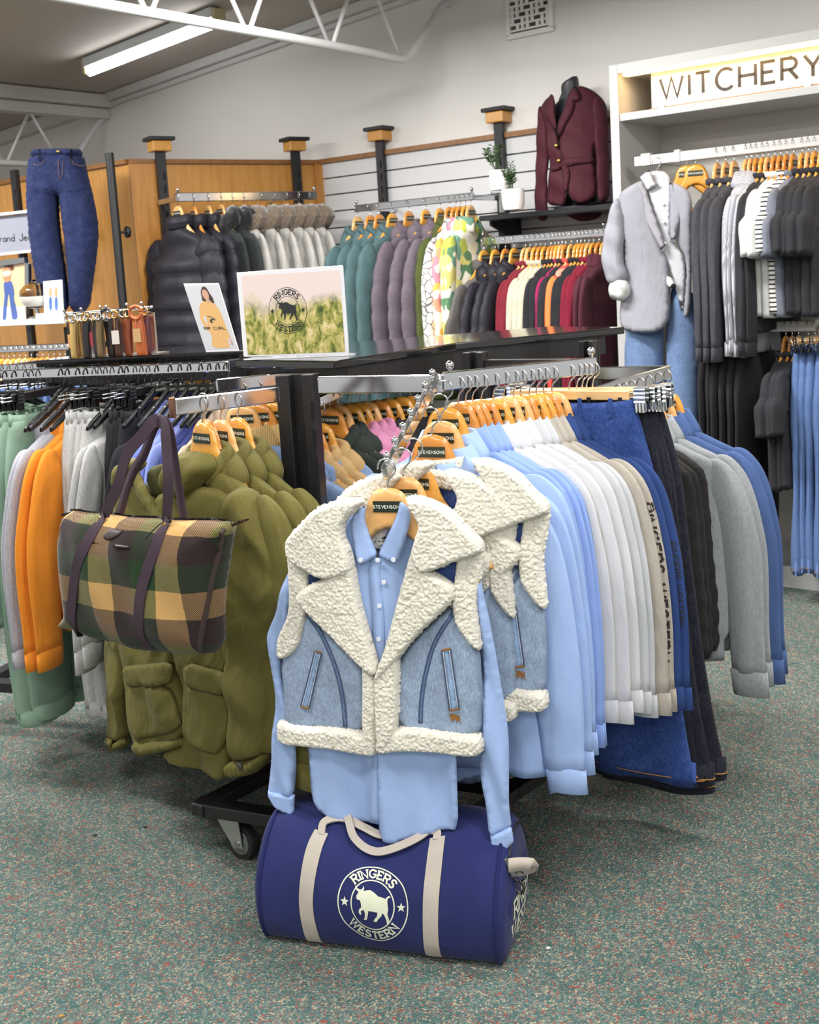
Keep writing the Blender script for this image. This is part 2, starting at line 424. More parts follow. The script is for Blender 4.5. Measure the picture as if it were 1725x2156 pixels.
def text_quads(s, h, w, gap=.22, serif=False):
    """list of (centre advance, quads) per letter, size h; returns total width too"""
    out = []; x = 0.
    for chx in s:
        wd, st = GL[chx]; q = []
        for pl in st: q += stroke([(a*h, b*h) for a, b in pl], w)
        if serif:
            for sf in SERIF.get(chx, []):
                a, b = sf[0]*h, sf[1]*h; k = sf[2] if len(sf) > 2 else ''
                if k == 'v': q += stroke([(a, b-.13*h), (a, b+.13*h)] if .3 < sf[1] < .95 and sf[1] > .85 or chx == 'S' else ([(a, b), (a, b-.2*h)] if sf[1] > .5 else [(a, b), (a, b+.2*h)]), w*.8)
                elif k == 'l': q += stroke([(a-.17*h, b), (a+.05*h, b)], w*.8)
                else: q += stroke([(a-.17*h, b), (a+.17*h, b)], w*.8)
        out.append((x, wd*h, q)); x += (wd+gap)*h
    return out, x-gap*h
def text_mesh(s, h, w, gap=.22, align='c', serif=False, x0=0., z0=0.):
    lt, tot = text_quads(s, h, w, gap, serif); o = []
    sh = x0-(tot/2 if align == 'c' else 0)
    for x, wd, q in lt: o += [[(p[0]+x+sh, p[1]+z0-(h/2 if align == 'c' else 0)) for p in qq] for qq in q]
    return o
def ring_text(s, h, w, R, a_mid, up=True, gap=.22, serif=True):
    lt, tot = text_quads(s, h, w, gap, serif); o = []
    for x, wd, q in lt:
        for qq in q:
            pp = []
            for p in qq:
                t = (p[0]+x-tot/2)/R
                if up: a = math.radians(a_mid)-t; r = R-h/2+p[1]; 
                else: a = math.radians(a_mid)+t; r = R+h/2-p[1]
                pp.append((r*math.cos(a), r*math.sin(a)))
            o.append(pp)
    return o
def disc_ring(R, w, n=48): return [[tuple(p) for p in q] for q in stroke([(R*math.cos(2*math.pi*i/n), R*math.sin(2*math.pi*i/n)) for i in range(n+1)], w)]
def star(cx, cy, r):
    pts = [(cx+(r if i % 2 == 0 else r*.42)*math.cos(math.pi/2+i*math.pi/5), cy+(r if i % 2 == 0 else r*.42)*math.sin(math.pi/2+i*math.pi/5)) for i in range(10)]
    return [[pts[i], pts[(i+1) % 10], (cx, cy)] for i in range(10)]
BULL = [(-.46, .12), (-.475, .19), (-.43, .26), (-.41, .30), (-.47, .32), (-.53, .40), (-.52, .44), (-.46, .38), (-.39, .36), (-.34, .36), (-.29, .40), (-.29, .46), (-.245, .41), (-.27, .34), (-.18, .36), (-.07, .385), (.05, .34), (.18, .26), (.31, .235), (.39, .215), (.455, .28), (.50, .29), (.53, .25), (.505, .245), (.47, .235), (.44, .17), (.455, .05), (.47, -.06), (.445, -.18), (.48, -.30), (.50, -.43), (.42, -.43), (.41, -.32), (.36, -.20), (.31, -.15), (.27, -.24), (.19, -.31), (.13, -.40), (.04, -.39), (.08, -.32), (.15, -.25), (.17, -.14), (.04, -.13), (-.10, -.13), (-.12, -.25), (-.16, -.38), (-.25, -.39), (-.21, -.31), (-.205, -.20), (-.24, -.12), (-.29, -.15), (-.33, -.17), (-.31, -.24), (-.35, -.28), (-.40, -.21), (-.38, -.13), (-.31, -.06), (-.33, .05), (-.37, .11), (-.42, .10)]
def bull(cx, cy, s, flip=1):
    from mathutils.geometry import tessellate_polygon
    pts = [(cx+flip*a*s, cy+b*s) for a, b in BULL]
    tr = tessellate_polygon([[Vector((a, b, 0)) for a, b in pts]])
    return [[pts[i] for i in t] for t in tr]
def badge(R, lw):
    """round badge: two rings, curved words, stars and the animal"""
    q = disc_ring(R, lw) + disc_ring(R*.62, lw)
    q += ring_text('RINGERS', R*.22, R*.05, R*.81, 90, True, .32) + ring_text('WESTERN', R*.22, R*.05, R*.81, -90, False, .28)
    q += star(-R*.81, 0, R*.13)+star(R*.81, 0, R*.13)+bull(0, 0, R*.98)
    return q
def split_poly(q, e):
    """fan into triangles and halve them until no edge is longer than e"""
    st = [[q[0], q[i], q[i+1]] for i in range(1, len(q)-1)]; out = []
    while st:
        t = st.pop(); L3 = [math.hypot(t[i][0]-t[(i+1) % 3][0], t[i][1]-t[(i+1) % 3][1]) for i in range(3)]; k = max(range(3), key=lambda i: L3[i])
        if L3[k] <= e: out.append(t); continue
        a, b, c = t[k], t[(k+1) % 3], t[(k+2) % 3]; m = ((a[0]+b[0])/2, (a[1]+b[1])/2); st += [[a, m, c], [m, b, c]]
    return out
def decal(polys, parent, name, mat, f, sub=0):
    """flat print: polygons in (u, v) mapped on a surface by f(u, v) -> xyz"""
    m = MB()
    if sub: polys = [t for q in polys for t in split_poly(q, sub)]
    for q in polys:
        a = sum((q[i][0]*q[(i+1) % len(q)][1]-q[(i+1) % len(q)][0]*q[i][1]) for i in range(len(q)))
        if a < 0: q = list(reversed(q))
        m.add([f(p[0], p[1]) for p in q], [tuple(range(len(q)))])
    me = D.meshes.new(name); me.from_pydata(m.v, [], m.f); o = D.objects.new(name, me); COL.objects.link(o); me.materials.append(mat)
    if parent is not None: o.parent = parent
    return o
# ================================================================== THE ROOM
W0 = np.array([1.33, 5.94, 0])
def WP(s, off=0., z=0.):
    p = W0+s*AX-off*BX; return (p[0], p[1], z)
def ceil_z(s): return 3.13-.0765*(s-2.45)
# floor ------------------------------------------------------------
m, t, b = newmat('carpet')
co = coords(t)
v1 = N(t, 'ShaderNodeTexVoronoi', i_Scale=230.); L(t, co, v1.inputs[0])
sp = N(t, 'ShaderNodeSeparateColor'); L(t, v1.outputs['Color'], sp.inputs[0])
base = ramp(t, sp.outputs[0], [(0, lin((82, 104, 103))), (.28, lin((106, 125, 122))), (.48, lin((94, 117, 113))), (.66, lin((132, 140, 129))), (.84, lin((172, 163, 138))), (.95, lin((148, 124, 108)))], 'CONSTANT')
n1 = N(t, 'ShaderNodeTexNoise', i_Scale=42., i_Detail=4., i_Roughness=.7, i_Distortion=2.2); L(t, coords(t, (1, 1.5, 1), (0, 0, .6)), n1.inputs[0])
r1 = ramp(t, n1.outputs[0], [(.535, (0, 0, 0)), (.575, (1, 1, 1))])
gt = N(t, 'ShaderNodeMath', operation='GREATER_THAN'); L(t, sp.outputs[1], gt.inputs[0]); gt.inputs[1].default_value = .5
mm = N(t, 'ShaderNodeMath', operation='MULTIPLY'); L(t, gt.outputs[0], mm.inputs[0]); L(t, r1.outputs[0], mm.inputs[1])
mx = N(t, 'ShaderNodeMix', data_type='RGBA'); L(t, mm.outputs[0], mx.inputs[0]); L(t, base.outputs[0], mx.inputs[6]); mx.inputs[7].default_value = c4((160, 78, 68))
n2 = N(t, 'ShaderNodeTexNoise', i_Scale=20., i_Detail=3., i_Distortion=1.5); L(t, coords(t, (1.6, 1, 1), (0, 0, 1.1)), n2.inputs[0])
r2 = ramp(t, n2.outputs[0], [(.42, (0, 0, 0)), (.62, (1, 1, 1))])
g2 = N(t, 'ShaderNodeMath', operation='GREATER_THAN'); L(t, sp.outputs[2], g2.inputs[0]); g2.inputs[1].default_value = .5
m2 = N(t, 'ShaderNodeMath', operation='MULTIPLY'); L(t, g2.outputs[0], m2.inputs[0]); L(t, r2.outputs[0], m2.inputs[1])
mz = N(t, 'ShaderNodeMix', data_type='RGBA'); L(t, m2.outputs[0], mz.inputs[0]); L(t, mx.outputs[2], mz.inputs[6]); mz.inputs[7].default_value = c4((72, 104, 100))
L(t, mz.outputs[2], b.inputs['Base Color']); b.inputs['Roughness'].default_value = .95; b.inputs['Specular IOR Level'].default_value = .1
bump(t, b, v1.outputs['Distance'], .8, .006)
CARPET = m
struct(MB().box((0, 4.5, -.05), (16, 18, .1)).build('floor', CARPET, smooth=False))
# walls ------------------------------------------------------------
m, t, b = newmat('wall_paint'); nz = N(t, 'ShaderNodeTexNoise', i_Scale=1.2, i_Detail=3.); L(t, coords(t), nz.inputs[0])
r = ramp(t, nz.outputs[0], [(.3, lin((216, 213, 208))), (.7, lin((224, 221, 216)))]); L(t, r.outputs[0], b.inputs['Base Color']); b.inputs['Roughness'].default_value = .7
WALLP = m
RW = Matrix((Vector((-AX[0], -AX[1], 0)), Vector((BX[0], BX[1], 0)), Vector((0, 0, 1)))).transposed()
mb = MB()
def quadbox(m_, p0, p1, off0, off1, z0, z1a, z1b):
    """upright slab along the wall from s=p0 to s=p1 between two offsets; its top may slope"""
    v = []
    for s, zt in ((p0, z1a), (p1, z1b)):
        for o_ in (off0, off1):
            v += [WP(s, o_, z0), WP(s, o_, zt)]
    return m_.add(v, [(0, 1, 3, 2), (4, 6, 7, 5), (0, 4, 5, 1), (2, 3, 7, 6), (0, 2, 6, 4), (1, 5, 7, 3)])
struct(quadbox(MB(), -5, 9, 0, -.12, 0, ceil_z(-5)+.05, ceil_z(9)+.05).build('wall_right', WALLP, smooth=False))
CEILM = flat('ceiling_board', (186, 178, 168), .8)
mb = MB()
v = []
for s in (-5, 9.0):
    for o_ in (-.15, 9):
        v += [WP(s, o_, ceil_z(s)), WP(s, o_, ceil_z(s)+.06)]
mb.add(v, [(0, 1, 3, 2), (4, 6, 7, 5), (0, 4, 5, 1), (2, 3, 7, 6), (0, 2, 6, 4), (1, 5, 7, 3)])
struct(mb.build('ceiling', CEILM, smooth=False))
# cornice along the sloping wall top, seam strip on the ceiling
TRIMW = flat('white_gloss_trim', (208, 207, 203), .35)
mb = MB(); mb.bar(WP(-4.9, .04, ceil_z(-4.9)-.03), WP(4.38, .04, ceil_z(4.38)-.03), .08, .055)
mb.bar(WP(-4.9, .02, ceil_z(-4.9)-.075), WP(4.38, .02, ceil_z(4.38)-.075), .035, .03)
struct(mb.build('trim_1', TRIMW, smooth=False))
mb = MB(); mb.bar(WP(4.6, .04, ceil_z(4.6)-.05), WP(8.9, .04, ceil_z(8.9)-.05), .09, .09)
struct(mb.build('trim_2', TRIMW, smooth=False))
mb = MB(); mb.bar(WP(-4.9, 2.2, ceil_z(-4.9)-.008), WP(8.9, 2.2, ceil_z(8.9)-.008), .06, .016)
struct(mb.build('trim_3', flat('ceiling_batten', (176, 170, 160), .7), smooth=False))
# roof beam over the second bay and two tubular trusses
mb = MB(); zb = ceil_z(4.42)
mb.bar(WP(4.42, 0, zb-.045), WP(4.42, 8.5, zb-.045), .20, .09)
mb.bar(WP(4.44, 0, zb-.13), WP(4.44, 8.5, zb-.13), .12, .075)
struct(mb.build('trim_4', TRIMW, smooth=False, bevel=.01))
TRUSSM = flat('white_truss_paint', (212, 212, 212), .4)
def truss(name, s, ztop, low, rods, rad, label):
    """low: (distance from the wall, height) points of the bent bottom chord; rods: (foot, apex, foot, ...) distances"""
    root = D.objects.new(name, None); COL.objects.link(root); root.location = WP(s, 0, 0); root['kind'] = 'structure'; root['label'] = label; root['category'] = 'roof truss'
    def w(off, z): return Vector(WP(s, off, z))-Vector(WP(s, 0, 0))
    MB().tube([w(.02, ztop), w(8.4, ztop)], rad*.9).build('top_chord', TRUSSM, root)
    MB().tube(spline([w(a_, b_) for a_, b_ in low], 6), rad).build('bottom_chord', TRUSSM, root)
    zb = low[-1][1]
    for i in range(len(rods)-1):
        a_, b_ = rods[i], rods[i+1]; dn = i % 2 == 0
        MB().tube([w(a_+(.012 if dn else 0), zb if dn else ztop), w(b_-(0 if dn else .012), ztop if dn else zb)], rad*.5, 8).build('web_rod', TRUSSM, root)
    return root
truss('roof_truss', 1.231, 3.19, [(-.01, 3.06), (.04, 3.05), (.10, 3.01), (.22, 2.885), (.316, 2.79), (.40, 2.722), (.475, 2.70), (.62, 2.70), (1.0, 2.705), (3., 2.705), (8.4, 2.705)], [.47+.29*i for i in range(22)], .023, 'white tubular roof truss crossing the top left of the ceiling')
truss('roof_truss', 4.43, 2.83, [(-.01, 2.83), (.05, 2.81), (.15, 2.71), (.265, 2.575), (.33, 2.50), (.42, 2.465), (.7, 2.46), (3., 2.46), (8.4, 2.46)], [.43+.235*i for i in range(24)], .022, 'far white roof truss under the ceiling beam behind the jeans')
# slat wall with timber capping -------------------------------------
SLATW = flat('white_slat_board', (204, 204, 205), .45)
mb = MB(); z = 2.268; k = 0
while z > .12:
    h = .096
    quadbox(mb, 2.28, 0, .022, .004, z-h, z, z); z -= .105
quadbox(mb, 2.28, 0, .006, .0, 0, 2.262, 2.262)
sl = struct(mb.build('wall_slatted', SLATW, smooth=False))
mb = MB(); z = 2.172
while z > .12:
    quadbox(mb, 2.28, 0, .0085, .006, z-.009, z, z); z -= .105
struct(mb.build('trim_5', flat('slat_groove', (92, 92, 94), .3, .6), smooth=False))
OAK = wood('honey_timber', (172, 118, 52), (196, 142, 70), (6, 6, .5), .4, .2, 6.)
OAKD = wood('timber_capping', (120, 78, 34), (146, 98, 48), (3, 3, 3), .4, .2, 6.)
mb = MB(); quadbox(mb, 2.29, 0, .045, -.01, 2.262, 2.29, 2.29); struct(mb.build('trim_6', OAKD, smooth=False))
# timber panelled corner ---------------------------------------------
Pa, Pb = Vector((-.458, 7.356, 0)), Vector((-1.54, 6.651, 0)); Pc = Pb+Vector(AX)*4.2
mb = MB()
def slab(m_, a, b_, z0, z1, th):
    d = (b_-a); n_ = Vector((-d.y, d.x, 0)); n_.normalize(); n_ *= th
    v = [(*(p.xy), zz) for p in (a, b_, b_+n_, a+n_) for zz in (z0, z1)]
    return m_.add(v, [(0, 2, 3, 1), (2, 4, 5, 3), (4, 6, 7, 5), (6, 0, 1, 7), (0, 6, 4, 2), (1, 3, 5, 7)])
slab(mb, Pb, Pa, 0, 2.262, .05); struct(mb.build('wall_panelled', OAK, smooth=False))
mb = MB(); slab(mb, Pc, Pb, 0, 2.262, .05); struct(mb.build('wall_left', OAK, smooth=False))
mb = MB(); pd = (Pa-Pb).normalized(); nv = Vector((pd.y, -pd.x, 0))
slab(mb, Pb+nv*.02, Pa+nv*.02, 2.262, 2.288, .08); slab(mb, Pc+Vector((-BX[0], -BX[1], 0))*.02, Pb+Vector((-BX[0], -BX[1], 0))*.02, 2.262, 2.288, .08)
struct(mb.build('trim_7', OAKD, smooth=False))
mb = MB(); slab(mb, Pa-pd*.07+nv*.02, Pa+nv*.02, 0, 2.262, .02); slab(mb, Pb+nv*.015, Pb+pd*.16+nv*.015, 0, 2.262, .015)
struct(mb.build('trim_8', wood('corner_timber', (160, 106, 44), (188, 132, 62), (6, 6, .5), .4, .2, 6.), smooth=False))
# wall vent -------------------------------------------------------------
vt = thing('wall_vent', frame(WP(.685, .012, 2.925), -AX) @ Matrix.Diagonal((.88, 1, .92, 1)), 'white louvred air vent high on the white wall', 'vent')
mb = MB()
for a, b_, c, d in ((0, .135, .34, .03), (0, -.135, .34, .03), (.155, 0, .03, .27), (-.155, 0, .03, .27)): mb.box((a, 0, b_), (c, .03, d))
mb.build('frame', flat('vent_plastic', (226, 224, 220), .5), vt, smooth=False, bevel=.004)
MB().box((0, .006, 0), (.29, .006, .25)).build('backing', flat('vent_dark', (70, 70, 70), .8), vt, smooth=False)
mb = MB()
for r_ in range(7):
    mb.box((0, -.002, -.105+r_*.035), (.29, .012, .012))
for c_ in range(8):
    for r_ in range(7):
        if (c_*3+r_*5) % 4: mb.box((-.125+c_*.036, -.001, -.088+r_*.035), (.022, .01, .03))
mb.build('grille', flat('vent_plastic', (226, 224, 220), .5), vt, smooth=False)
# fluorescent fittings ------------------------------------------------------
TUBE = flat('lit_tube', (250, 252, 255), .4, emit=9.)
def fitting(s, off, label):
    z = ceil_z(s)
    tw = math.atan2(-.0765, 1)
    f = thing('fluorescent_light', Matrix.Translation(WP(s, off, z)) @ RW.to_4x4() @ Matrix.Rotation(-math.atan(.0765), 4, 'Y'), label, 'ceiling light', 'fluorescent battens on the sloping ceiling')
    MB().box((0, 0, -.035), (1.24, .10, .06)).build('batten', flat('batten_enamel', (206, 210, 212), .35), f, smooth=False, bevel=.006)
    for x_ in (-.63, .63): MB().box((x_, 0, -.06), (.03, .09, .09)).build('end_cap', flat('cream_plastic', (196, 184, 144), .5), f, smooth=False, bevel=.006)
    MB().tube([(-.60, -.02, -.105), (.60, -.02, -.105)], .019, 14).build('tube', TUBE, f)
    return f
# lit fitting that the photo shows: placed where its tube is seen
def onceil(px, py, dz):
    d = ray(px, py); lo, hi = 2., 20.
    for _ in range(60):
        m_ = (lo+hi)/2; p = EYE+d*m_; s_ = (p-W0)@AX
        if p[2] < ceil_z(s_)+dz: lo = m_
        else: hi = m_
    p = EYE+d*lo; return (p-W0)@AX, -((p-W0)@BX)
fs_, fo_ = onceil(316, 108, -.105)
fitting(fs_, fo_, 'lit fluorescent batten on the sloping ceiling behind the white truss')
def wpx(px, py, off=0.):
    """the point seen at a pixel on the plane `off` in front of the slatted wall"""
    d = ray(px, py); W_ = W0-off*BX; t_ = ((W_-EYE)@BX)/(d@BX); return EYE+d*t_
PA3, PN3 = np.array(Pa), np.array(nv)
if PN3@(EYE-PA3) < 0: PN3 = -PN3
def ppx(px, py, off=0.):
    d = ray(px, py); W_ = PA3+off*PN3; t_ = ((W_-EYE)@PN3)/(d@PN3); return EYE+d*t_
# ================================================================== WALL FIXTURES
SLOT = flat('slot_shadow', (8, 8, 9), .9)
BLOCKW = wood('honey_block', (190, 132, 54), (206, 150, 72), (4, 4, 4), .4, .2, 6.)
def display_post(loc, xdir, h, label, cap=True, slots=True):
    r = thing('display_post', frame((loc[0], loc[1], 0), xdir), label, 'display post', 'black uprights along the shop wall')
    MB().box((0, 0, h/2), (.055, .03, h)).build('upright', BLACKM, r, smooth=False)
    if slots:
        mb = MB(); z = h-.14
        while z > 1.3: mb.box((.008, -.0152, z), (.012, .002, .045)); z -= .075
        mb.build('slot_row', SLOT, r, smooth=False)
    if cap:
        MB().box((0, 0, h+.03), (.115, .10, .06)).build('timber_block', BLOCKW, r, smooth=False, bevel=.006)
        MB().box((0, 0, h+.072), (.155, .13, .022)).build('cap', BLACKM, r, smooth=False, bevel=.004)
    return r
pn = np.array([.537, -.843, 0]); pdn = np.array([.843, .537, 0])
def PW(u, off): return (np.array([-1.69, 6.74, 0])+u*1.322*pdn+off*pn)
display_post(ppx(335, 300, .05), pdn, 2.325, 'black slotted post with timber block nearest the corner of the wood panel')
display_post(ppx(620, 300, .05), pdn, 2.335, 'black slotted post with timber block above the fur-hooded coats')
display_post(wpx(799, 280, .05), -AX, 2.345, 'black slotted post with timber block above the teal jackets')
display_post(wpx(1050, 240, .05), -AX, 2.345, 'black slotted post with timber block behind the potted plants')
p = P(230, 322, 6.35); r = thing('display_post', frame((p[0], p[1], 0), pdn), 'plain round black pole without a cap beside the display jeans', 'display post', 'black uprights along the shop wall')
MB().tube([(0, 0, 0), (0, 0, p[2])], .024, 18, up=(1, 0, 0)).build('upright', BLACKM, r, smooth='auto')
MB().lathe([(.008, .02), (.008, .05), (.03, .052), (.034, .062), (.028, .075), (.01, .078)], 18, (0, 0, 1.86), 'x').build('knob', BLACKM, r, smooth='auto')
p = P(30, 358, 7.0); display_post(p, -AX, p[2], 'short black post left of the display jeans', False, True)
def rail(name, a, b, label, w=.022, h=.036, arms=None, mat=CHROME, group=None, knobs=True):
    """hanging rail from a to b with end caps and brackets that run back by the vectors in arms: [(t, vector)]"""
    a = Vector(a); b = Vector(b); d = b-a
    r = thing(name, Matrix.Translation(a), label, 'rail', group)
    MB().bar((0, 0, 0), d, w, h).build('bar', mat, r, smooth=False, bevel=.004)
    if knobs:
        dn = d.normalized()
        for q in (dn*.012, d-dn*.012): MB().lathe([(.004, h/2), (.005, h/2+.008), (.010, h/2+.014), (.010, h/2+.022), (.004, h/2+.028)], 12, q).build('end_knob', mat, r)
    for t_, vec in (arms or []):
        MB().bar(d*t_+Vector((0, 0, -.004)), d*t_+Vector(vec)+Vector((0, 0, -.004)), .014, .03).build('arm', mat, r, smooth=False, bevel=.003)
    return r
R1a = ppx(372, 416, .35); R1b = ppx(666, 412, .35); R1a[2] = R1b[2] = 2.038; pn = PN3
rail('hanging_rail', R1a, R1b, 'chrome rail on the wood panel carrying black puffers and fur-hooded coats', arms=[(.02, -pn*.32), (.82, -pn*.32)], h=.05)
R2a = wpx(748, 441, .35); R2b = wpx(998, 412, .35); R2a[2] = R2b[2] = 1.935
rail('hanging_rail', R2a, R2b, 'chrome rail on the slatted wall carrying the teal and mauve jackets', arms=[(.06, BX*.33), (.97, BX*.33)], h=.042)
R3a = wpx(1014, 510, .35); R3b = wpx(1276, 487, .35); R3a[2] = R3b[2] = 1.688
rail('hanging_rail', R3a, R3b, 'chrome rail under the black shelf carrying knits and dark puffers', arms=[(.1, BX*.33), (.95, BX*.33)], h=.042)
# black wall shelf under the burgundy jacket
sh = thing('wall_shelf', frame(WP(.44, .0, 1.811), -AX), 'black wall shelf under the burgundy jacket and the pot plants', 'shelf')
MB().box((.0, -.19, 0), (.80, .36, .028)).build('board', flat('black_laminate', (30, 30, 33), .25), sh, smooth=False, bevel=.003)
for x_ in (-.36, .36):
    for sgn in (0,):
        mb2 = MB()
        pts = [(0, -.015), (0, -.13), (.03, -.13), (.3, -.04), (.3, -.015)]
        n_ = len(pts); vs = [(x_-.008, -q[0]-.02, q[1]) for q in pts]+[(x_+.008, -q[0]-.02, q[1]) for q in pts]
        mb2.add(vs, [tuple(range(n_)), tuple(range(2*n_-1, n_-1, -1))]+[(i, i+n_, (i+1) % n_+n_, (i+1) % n_) for i in range(n_)])
        mb2.build('bracket', BLACKM, sh, smooth=False)
# lit wall unit on the right -----------------------------------------------------
CW = flat('unit_laminate', (192, 191, 189), .45)
CI = flat('unit_interior', (196, 192, 184), .5)
CASE = frame((1.053, 5.546, 0), -AX)
cs = thing('wall_unit', CASE, 'white open wall unit with a lit sign shelf and hanging clothes', 'shelving unit')
for x_ in (.0225, 2.7): MB().box((x_, .24, 1.235), (.045, .48, 2.47)).build('side_panel', CW, cs, smooth=False, bevel=.002)
MB().box((1.36, .24, 2.4475), (2.63, .48, .045)).build('top_panel', CW, cs, smooth=False, bevel=.002)
MB().box((1.36, .47, 1.235), (2.63, .015, 2.37)).build('back_panel', CI, cs, smooth=False)
MB().box((1.36, .235, 2.2225), (2.63, .45, .035)).build('shelf', CW, cs, smooth=False, bevel=.002)
MB().box((1.36, .22, .05), (2.63, .44, .10)).build('plinth', CW, cs, smooth=False, bevel=.002)
MB().box((1.36, .03, 2.418), (2.58, .05, .012)).build('light_strip', flat('warm_led', (255, 206, 132), .5, emit=6.), cs, smooth=False)
l = area('strip_glow', CASE @ Vector((1.36, .06, 2.405)), 2.5, .03, 3, (1, .64, .26), math.atan2(-AX[1], -AX[0]))
# sign board standing on the shelf
sg = thing('sign_board', CASE @ Matrix.Translation((0, .10, 2.240)), 'white WITCHERY sign board standing on the lit shelf', 'sign')
x0 = px2l(sg.matrix_world, 1372, 200)[0]
MB().box((x0+.62, .006, .0975), (1.24, .012, .165)).build('panel', flat('sign_white', (214, 214, 216), .35), sg, smooth=False, bevel=.002)
MB().box((x0+.62, .008, .0075), (1.24, .04, .015)).build('base', OAKD, sg, smooth=False)
for x_ in (.06, .75): MB().box((x0+x_, -.012, .012), (.03, .02, .016)).build('clip', CHROME_DULL, sg, smooth=False)
xw = px2l(sg.matrix_world, 1391, 190)[0]; xe = px2l(sg.matrix_world, 1683, 150)[0]
tm = text_mesh('WITCHERY', .092, .0145, .30, 'l'); tot = max(p[0] for q in text_mesh('WITCHER', .092, .0145, .30, 'l') for p in q); kx = (xe-xw)/tot
decal([[(p[0]*kx+xw, p[1]+.052) for p in q] for q in tm], sg, 'lettering', flat('sign_ink', (42, 40, 42), .6), lambda u, v: (u, -.0015, v))
# white rails of the unit
def unit_rail(name, xa, xb, y, z, label):
    r = thing(name, CASE @ Matrix.Translation((xa, y, z)), label, 'rail')
    MB().box(((xb-xa)/2, 0, 0), (xb-xa, .025, .045)).build('bar', CW, r, smooth=False, bevel=.003)
    for x_ in (.10, xb-xa-.1): MB().box((x_, .20, -.004), (.03, .40, .03)).build('arm', CW, r, smooth=False, bevel=.003)
    for x_, q_ in ((.06, .05), (.22, .03)): MB().box((x_, 0, .004), (q_, .034, .058)).build('collar', CW, r, smooth=False, bevel=.004)
    return r
unit_rail('unit_rail', .125, 2.62, .0, 2.005, 'white hanging rail across the wall unit above the dark knits')
# ================================================================== HANGERS
HW = [wood('hanger_beech', (214, 158, 92), (232, 182, 118), (5, 5, 5), .28, .5, 4.), wood('hanger_honey', (206, 140, 48), (226, 166, 72), (5, 5, 5), .28, .5, 4.), wood('hanger_amber', (196, 122, 44), (214, 146, 66), (5, 5, 5), .28, .5, 4.)]
PINE = wood('clip_bar_pine', (216, 172, 112), (236, 198, 142), (1, 6, 6), .35, .3, 5.)
HALF = [(.0, -.066), (.026, -.070), (.043, -.085), (.052, -.108), (.061, -.140), (.086, -.174), (.128, -.212), (.176, -.252), (.195, -.268), (.202, -.280), (.190, -.285), (.154, -.269), (.102, -.230), (.055, -.190), (.02, -.160)]
HOUT = HALF+[(-a, b) for a, b in reversed(HALF[1:])]
def hook_mb(h=.072, r=.021, th=.0021):
    pts = [(0, 0, -h-.004), (0, 0, -h+.012), (.004, 0, -.047), (.016, 0, -.036)]
    for k in range(0, 13):
        a = math.radians(-35+k*18.5); pts.append((r*math.cos(a), 0, -.0225+r*math.sin(a)+.0))
    return MB().tube(pts, th, 8, up=(0, 1, 0))
def wood_hanger():
    r = D.objects.new('coat_hanger', None); r.empty_display_size = .03; COL.objects.link(r)
    pillow('body', HOUT, HW[0], r, thick=.0075, edge=.012, res=.009, ch=1, warp=lambda x, z: .012*(x/.22)**2)
    hook_mb().build('hook', CHROME, r)
    lb = MB().box((0, -.0088, -.108), (.068, .002, .025)).build('label_plate', GREEN_TAG, r, smooth=False)
    decal(text_mesh('STEVENSONS', .0068, .0013, .32), lb, 'lettering', OFFWHITE, lambda u, v: (u, -.0101, v-.108))
    return r
H0 = wood_hanger(); H0.location = (0, 0, -20)
def place_copy(src, mw, label=None, cat=None, group=None, wm=None, scale=1., sy=1.):
    c = copy_tree(src); c.matrix_world = mw @ Matrix.Diagonal((scale, scale*sy, scale, 1))
    if label: c['label'] = label
    if cat: c['category'] = cat
    if group: c['group'] = group
    if wm is not None:
        for ch in c.children:
            if ch.name.split('.')[0] == 'body':
                ch.material_slots[0].link = 'OBJECT'; ch.material_slots[0].material = wm
    return c
def hang(mw, label, group, wm=None):
    return place_copy(H0, mw, label, 'hanger', group, wm if wm else random.choice(HW))
# black plastic hangers
BP = flat('black_plastic', (22, 22, 24), .35)
BHALF = [(.0, -.062), (.02, -.066), (.045, -.078), (.10, -.115), (.17, -.150), (.205, -.170), (.212, -.182), (.20, -.188), (.16, -.172), (.09, -.138), (.04, -.108), (.0, -.095)]
def black_hanger(bar=False):
    r = D.objects.new('plastic_hanger', None); r.empty_display_size = .03; COL.objects.link(r)
    pillow('body', BHALF+[(-a, b) for a, b in reversed(BHALF[1:])], BP, r, thick=.005, edge=.008, res=.010, ch=1)
    hook_mb(.064, .021, .0028).build('hook', BP, r)
    lb = MB().box((0, -.0058, -.083), (.07, .0015, .016)).build('label_plate', GREEN_TAG, r, smooth=False)
    decal(text_mesh('STEVENSONS', .0062, .0011, .34), lb, 'lettering', OFFWHITE, lambda u, v: (u, -.0067, v-.083))
    return r
H1 = black_hanger(); H1.location = (0, 0, -20)
def clip_hanger(name, bar_mat, clip_mat, wd=.34, hmat=None):
    """bar hanger with two clips for trousers"""
    r = D.objects.new(name, None); COL.objects.link(r)
    MB().box((0, 0, -.083), (wd, .016, .026)).build('bar', bar_mat, r, smooth=False, bevel=.003)
    hook_mb().build('hook', hmat or CHROME, r)
    for s in (-1, 1):
        x = s*(wd/2-.028)
        if wd > .3: x = s*(wd/2+.03)
        c = MB().box((x, -.010, -.092), (.030, .004, .062), Matrix.Rotation(.16, 3, 'X')).box((x, .010, -.092), (.030, .004, .062), Matrix.Rotation(-.16, 3, 'X'))
        for k in range(4): c.tube([(x-.015, -.013, -.066-.011*k), (x+.015, -.013, -.066-.011*k)], .0042, 8)
        for k in range(3): c.box((x-.009+k*.009, -.011, -.113), (.004, .008, .026))
        c.build('clip', clip_mat, r, smooth='auto')
    MB().tube([(-wd/2-.05, 0, -.078), (wd/2+.05, 0, -.078)], .0022, 8).tube([(-wd/2-.05, 0, -.090), (wd/2+.05, 0, -.090)], .0022, 8).build('wire', CHROME, r)
    return r
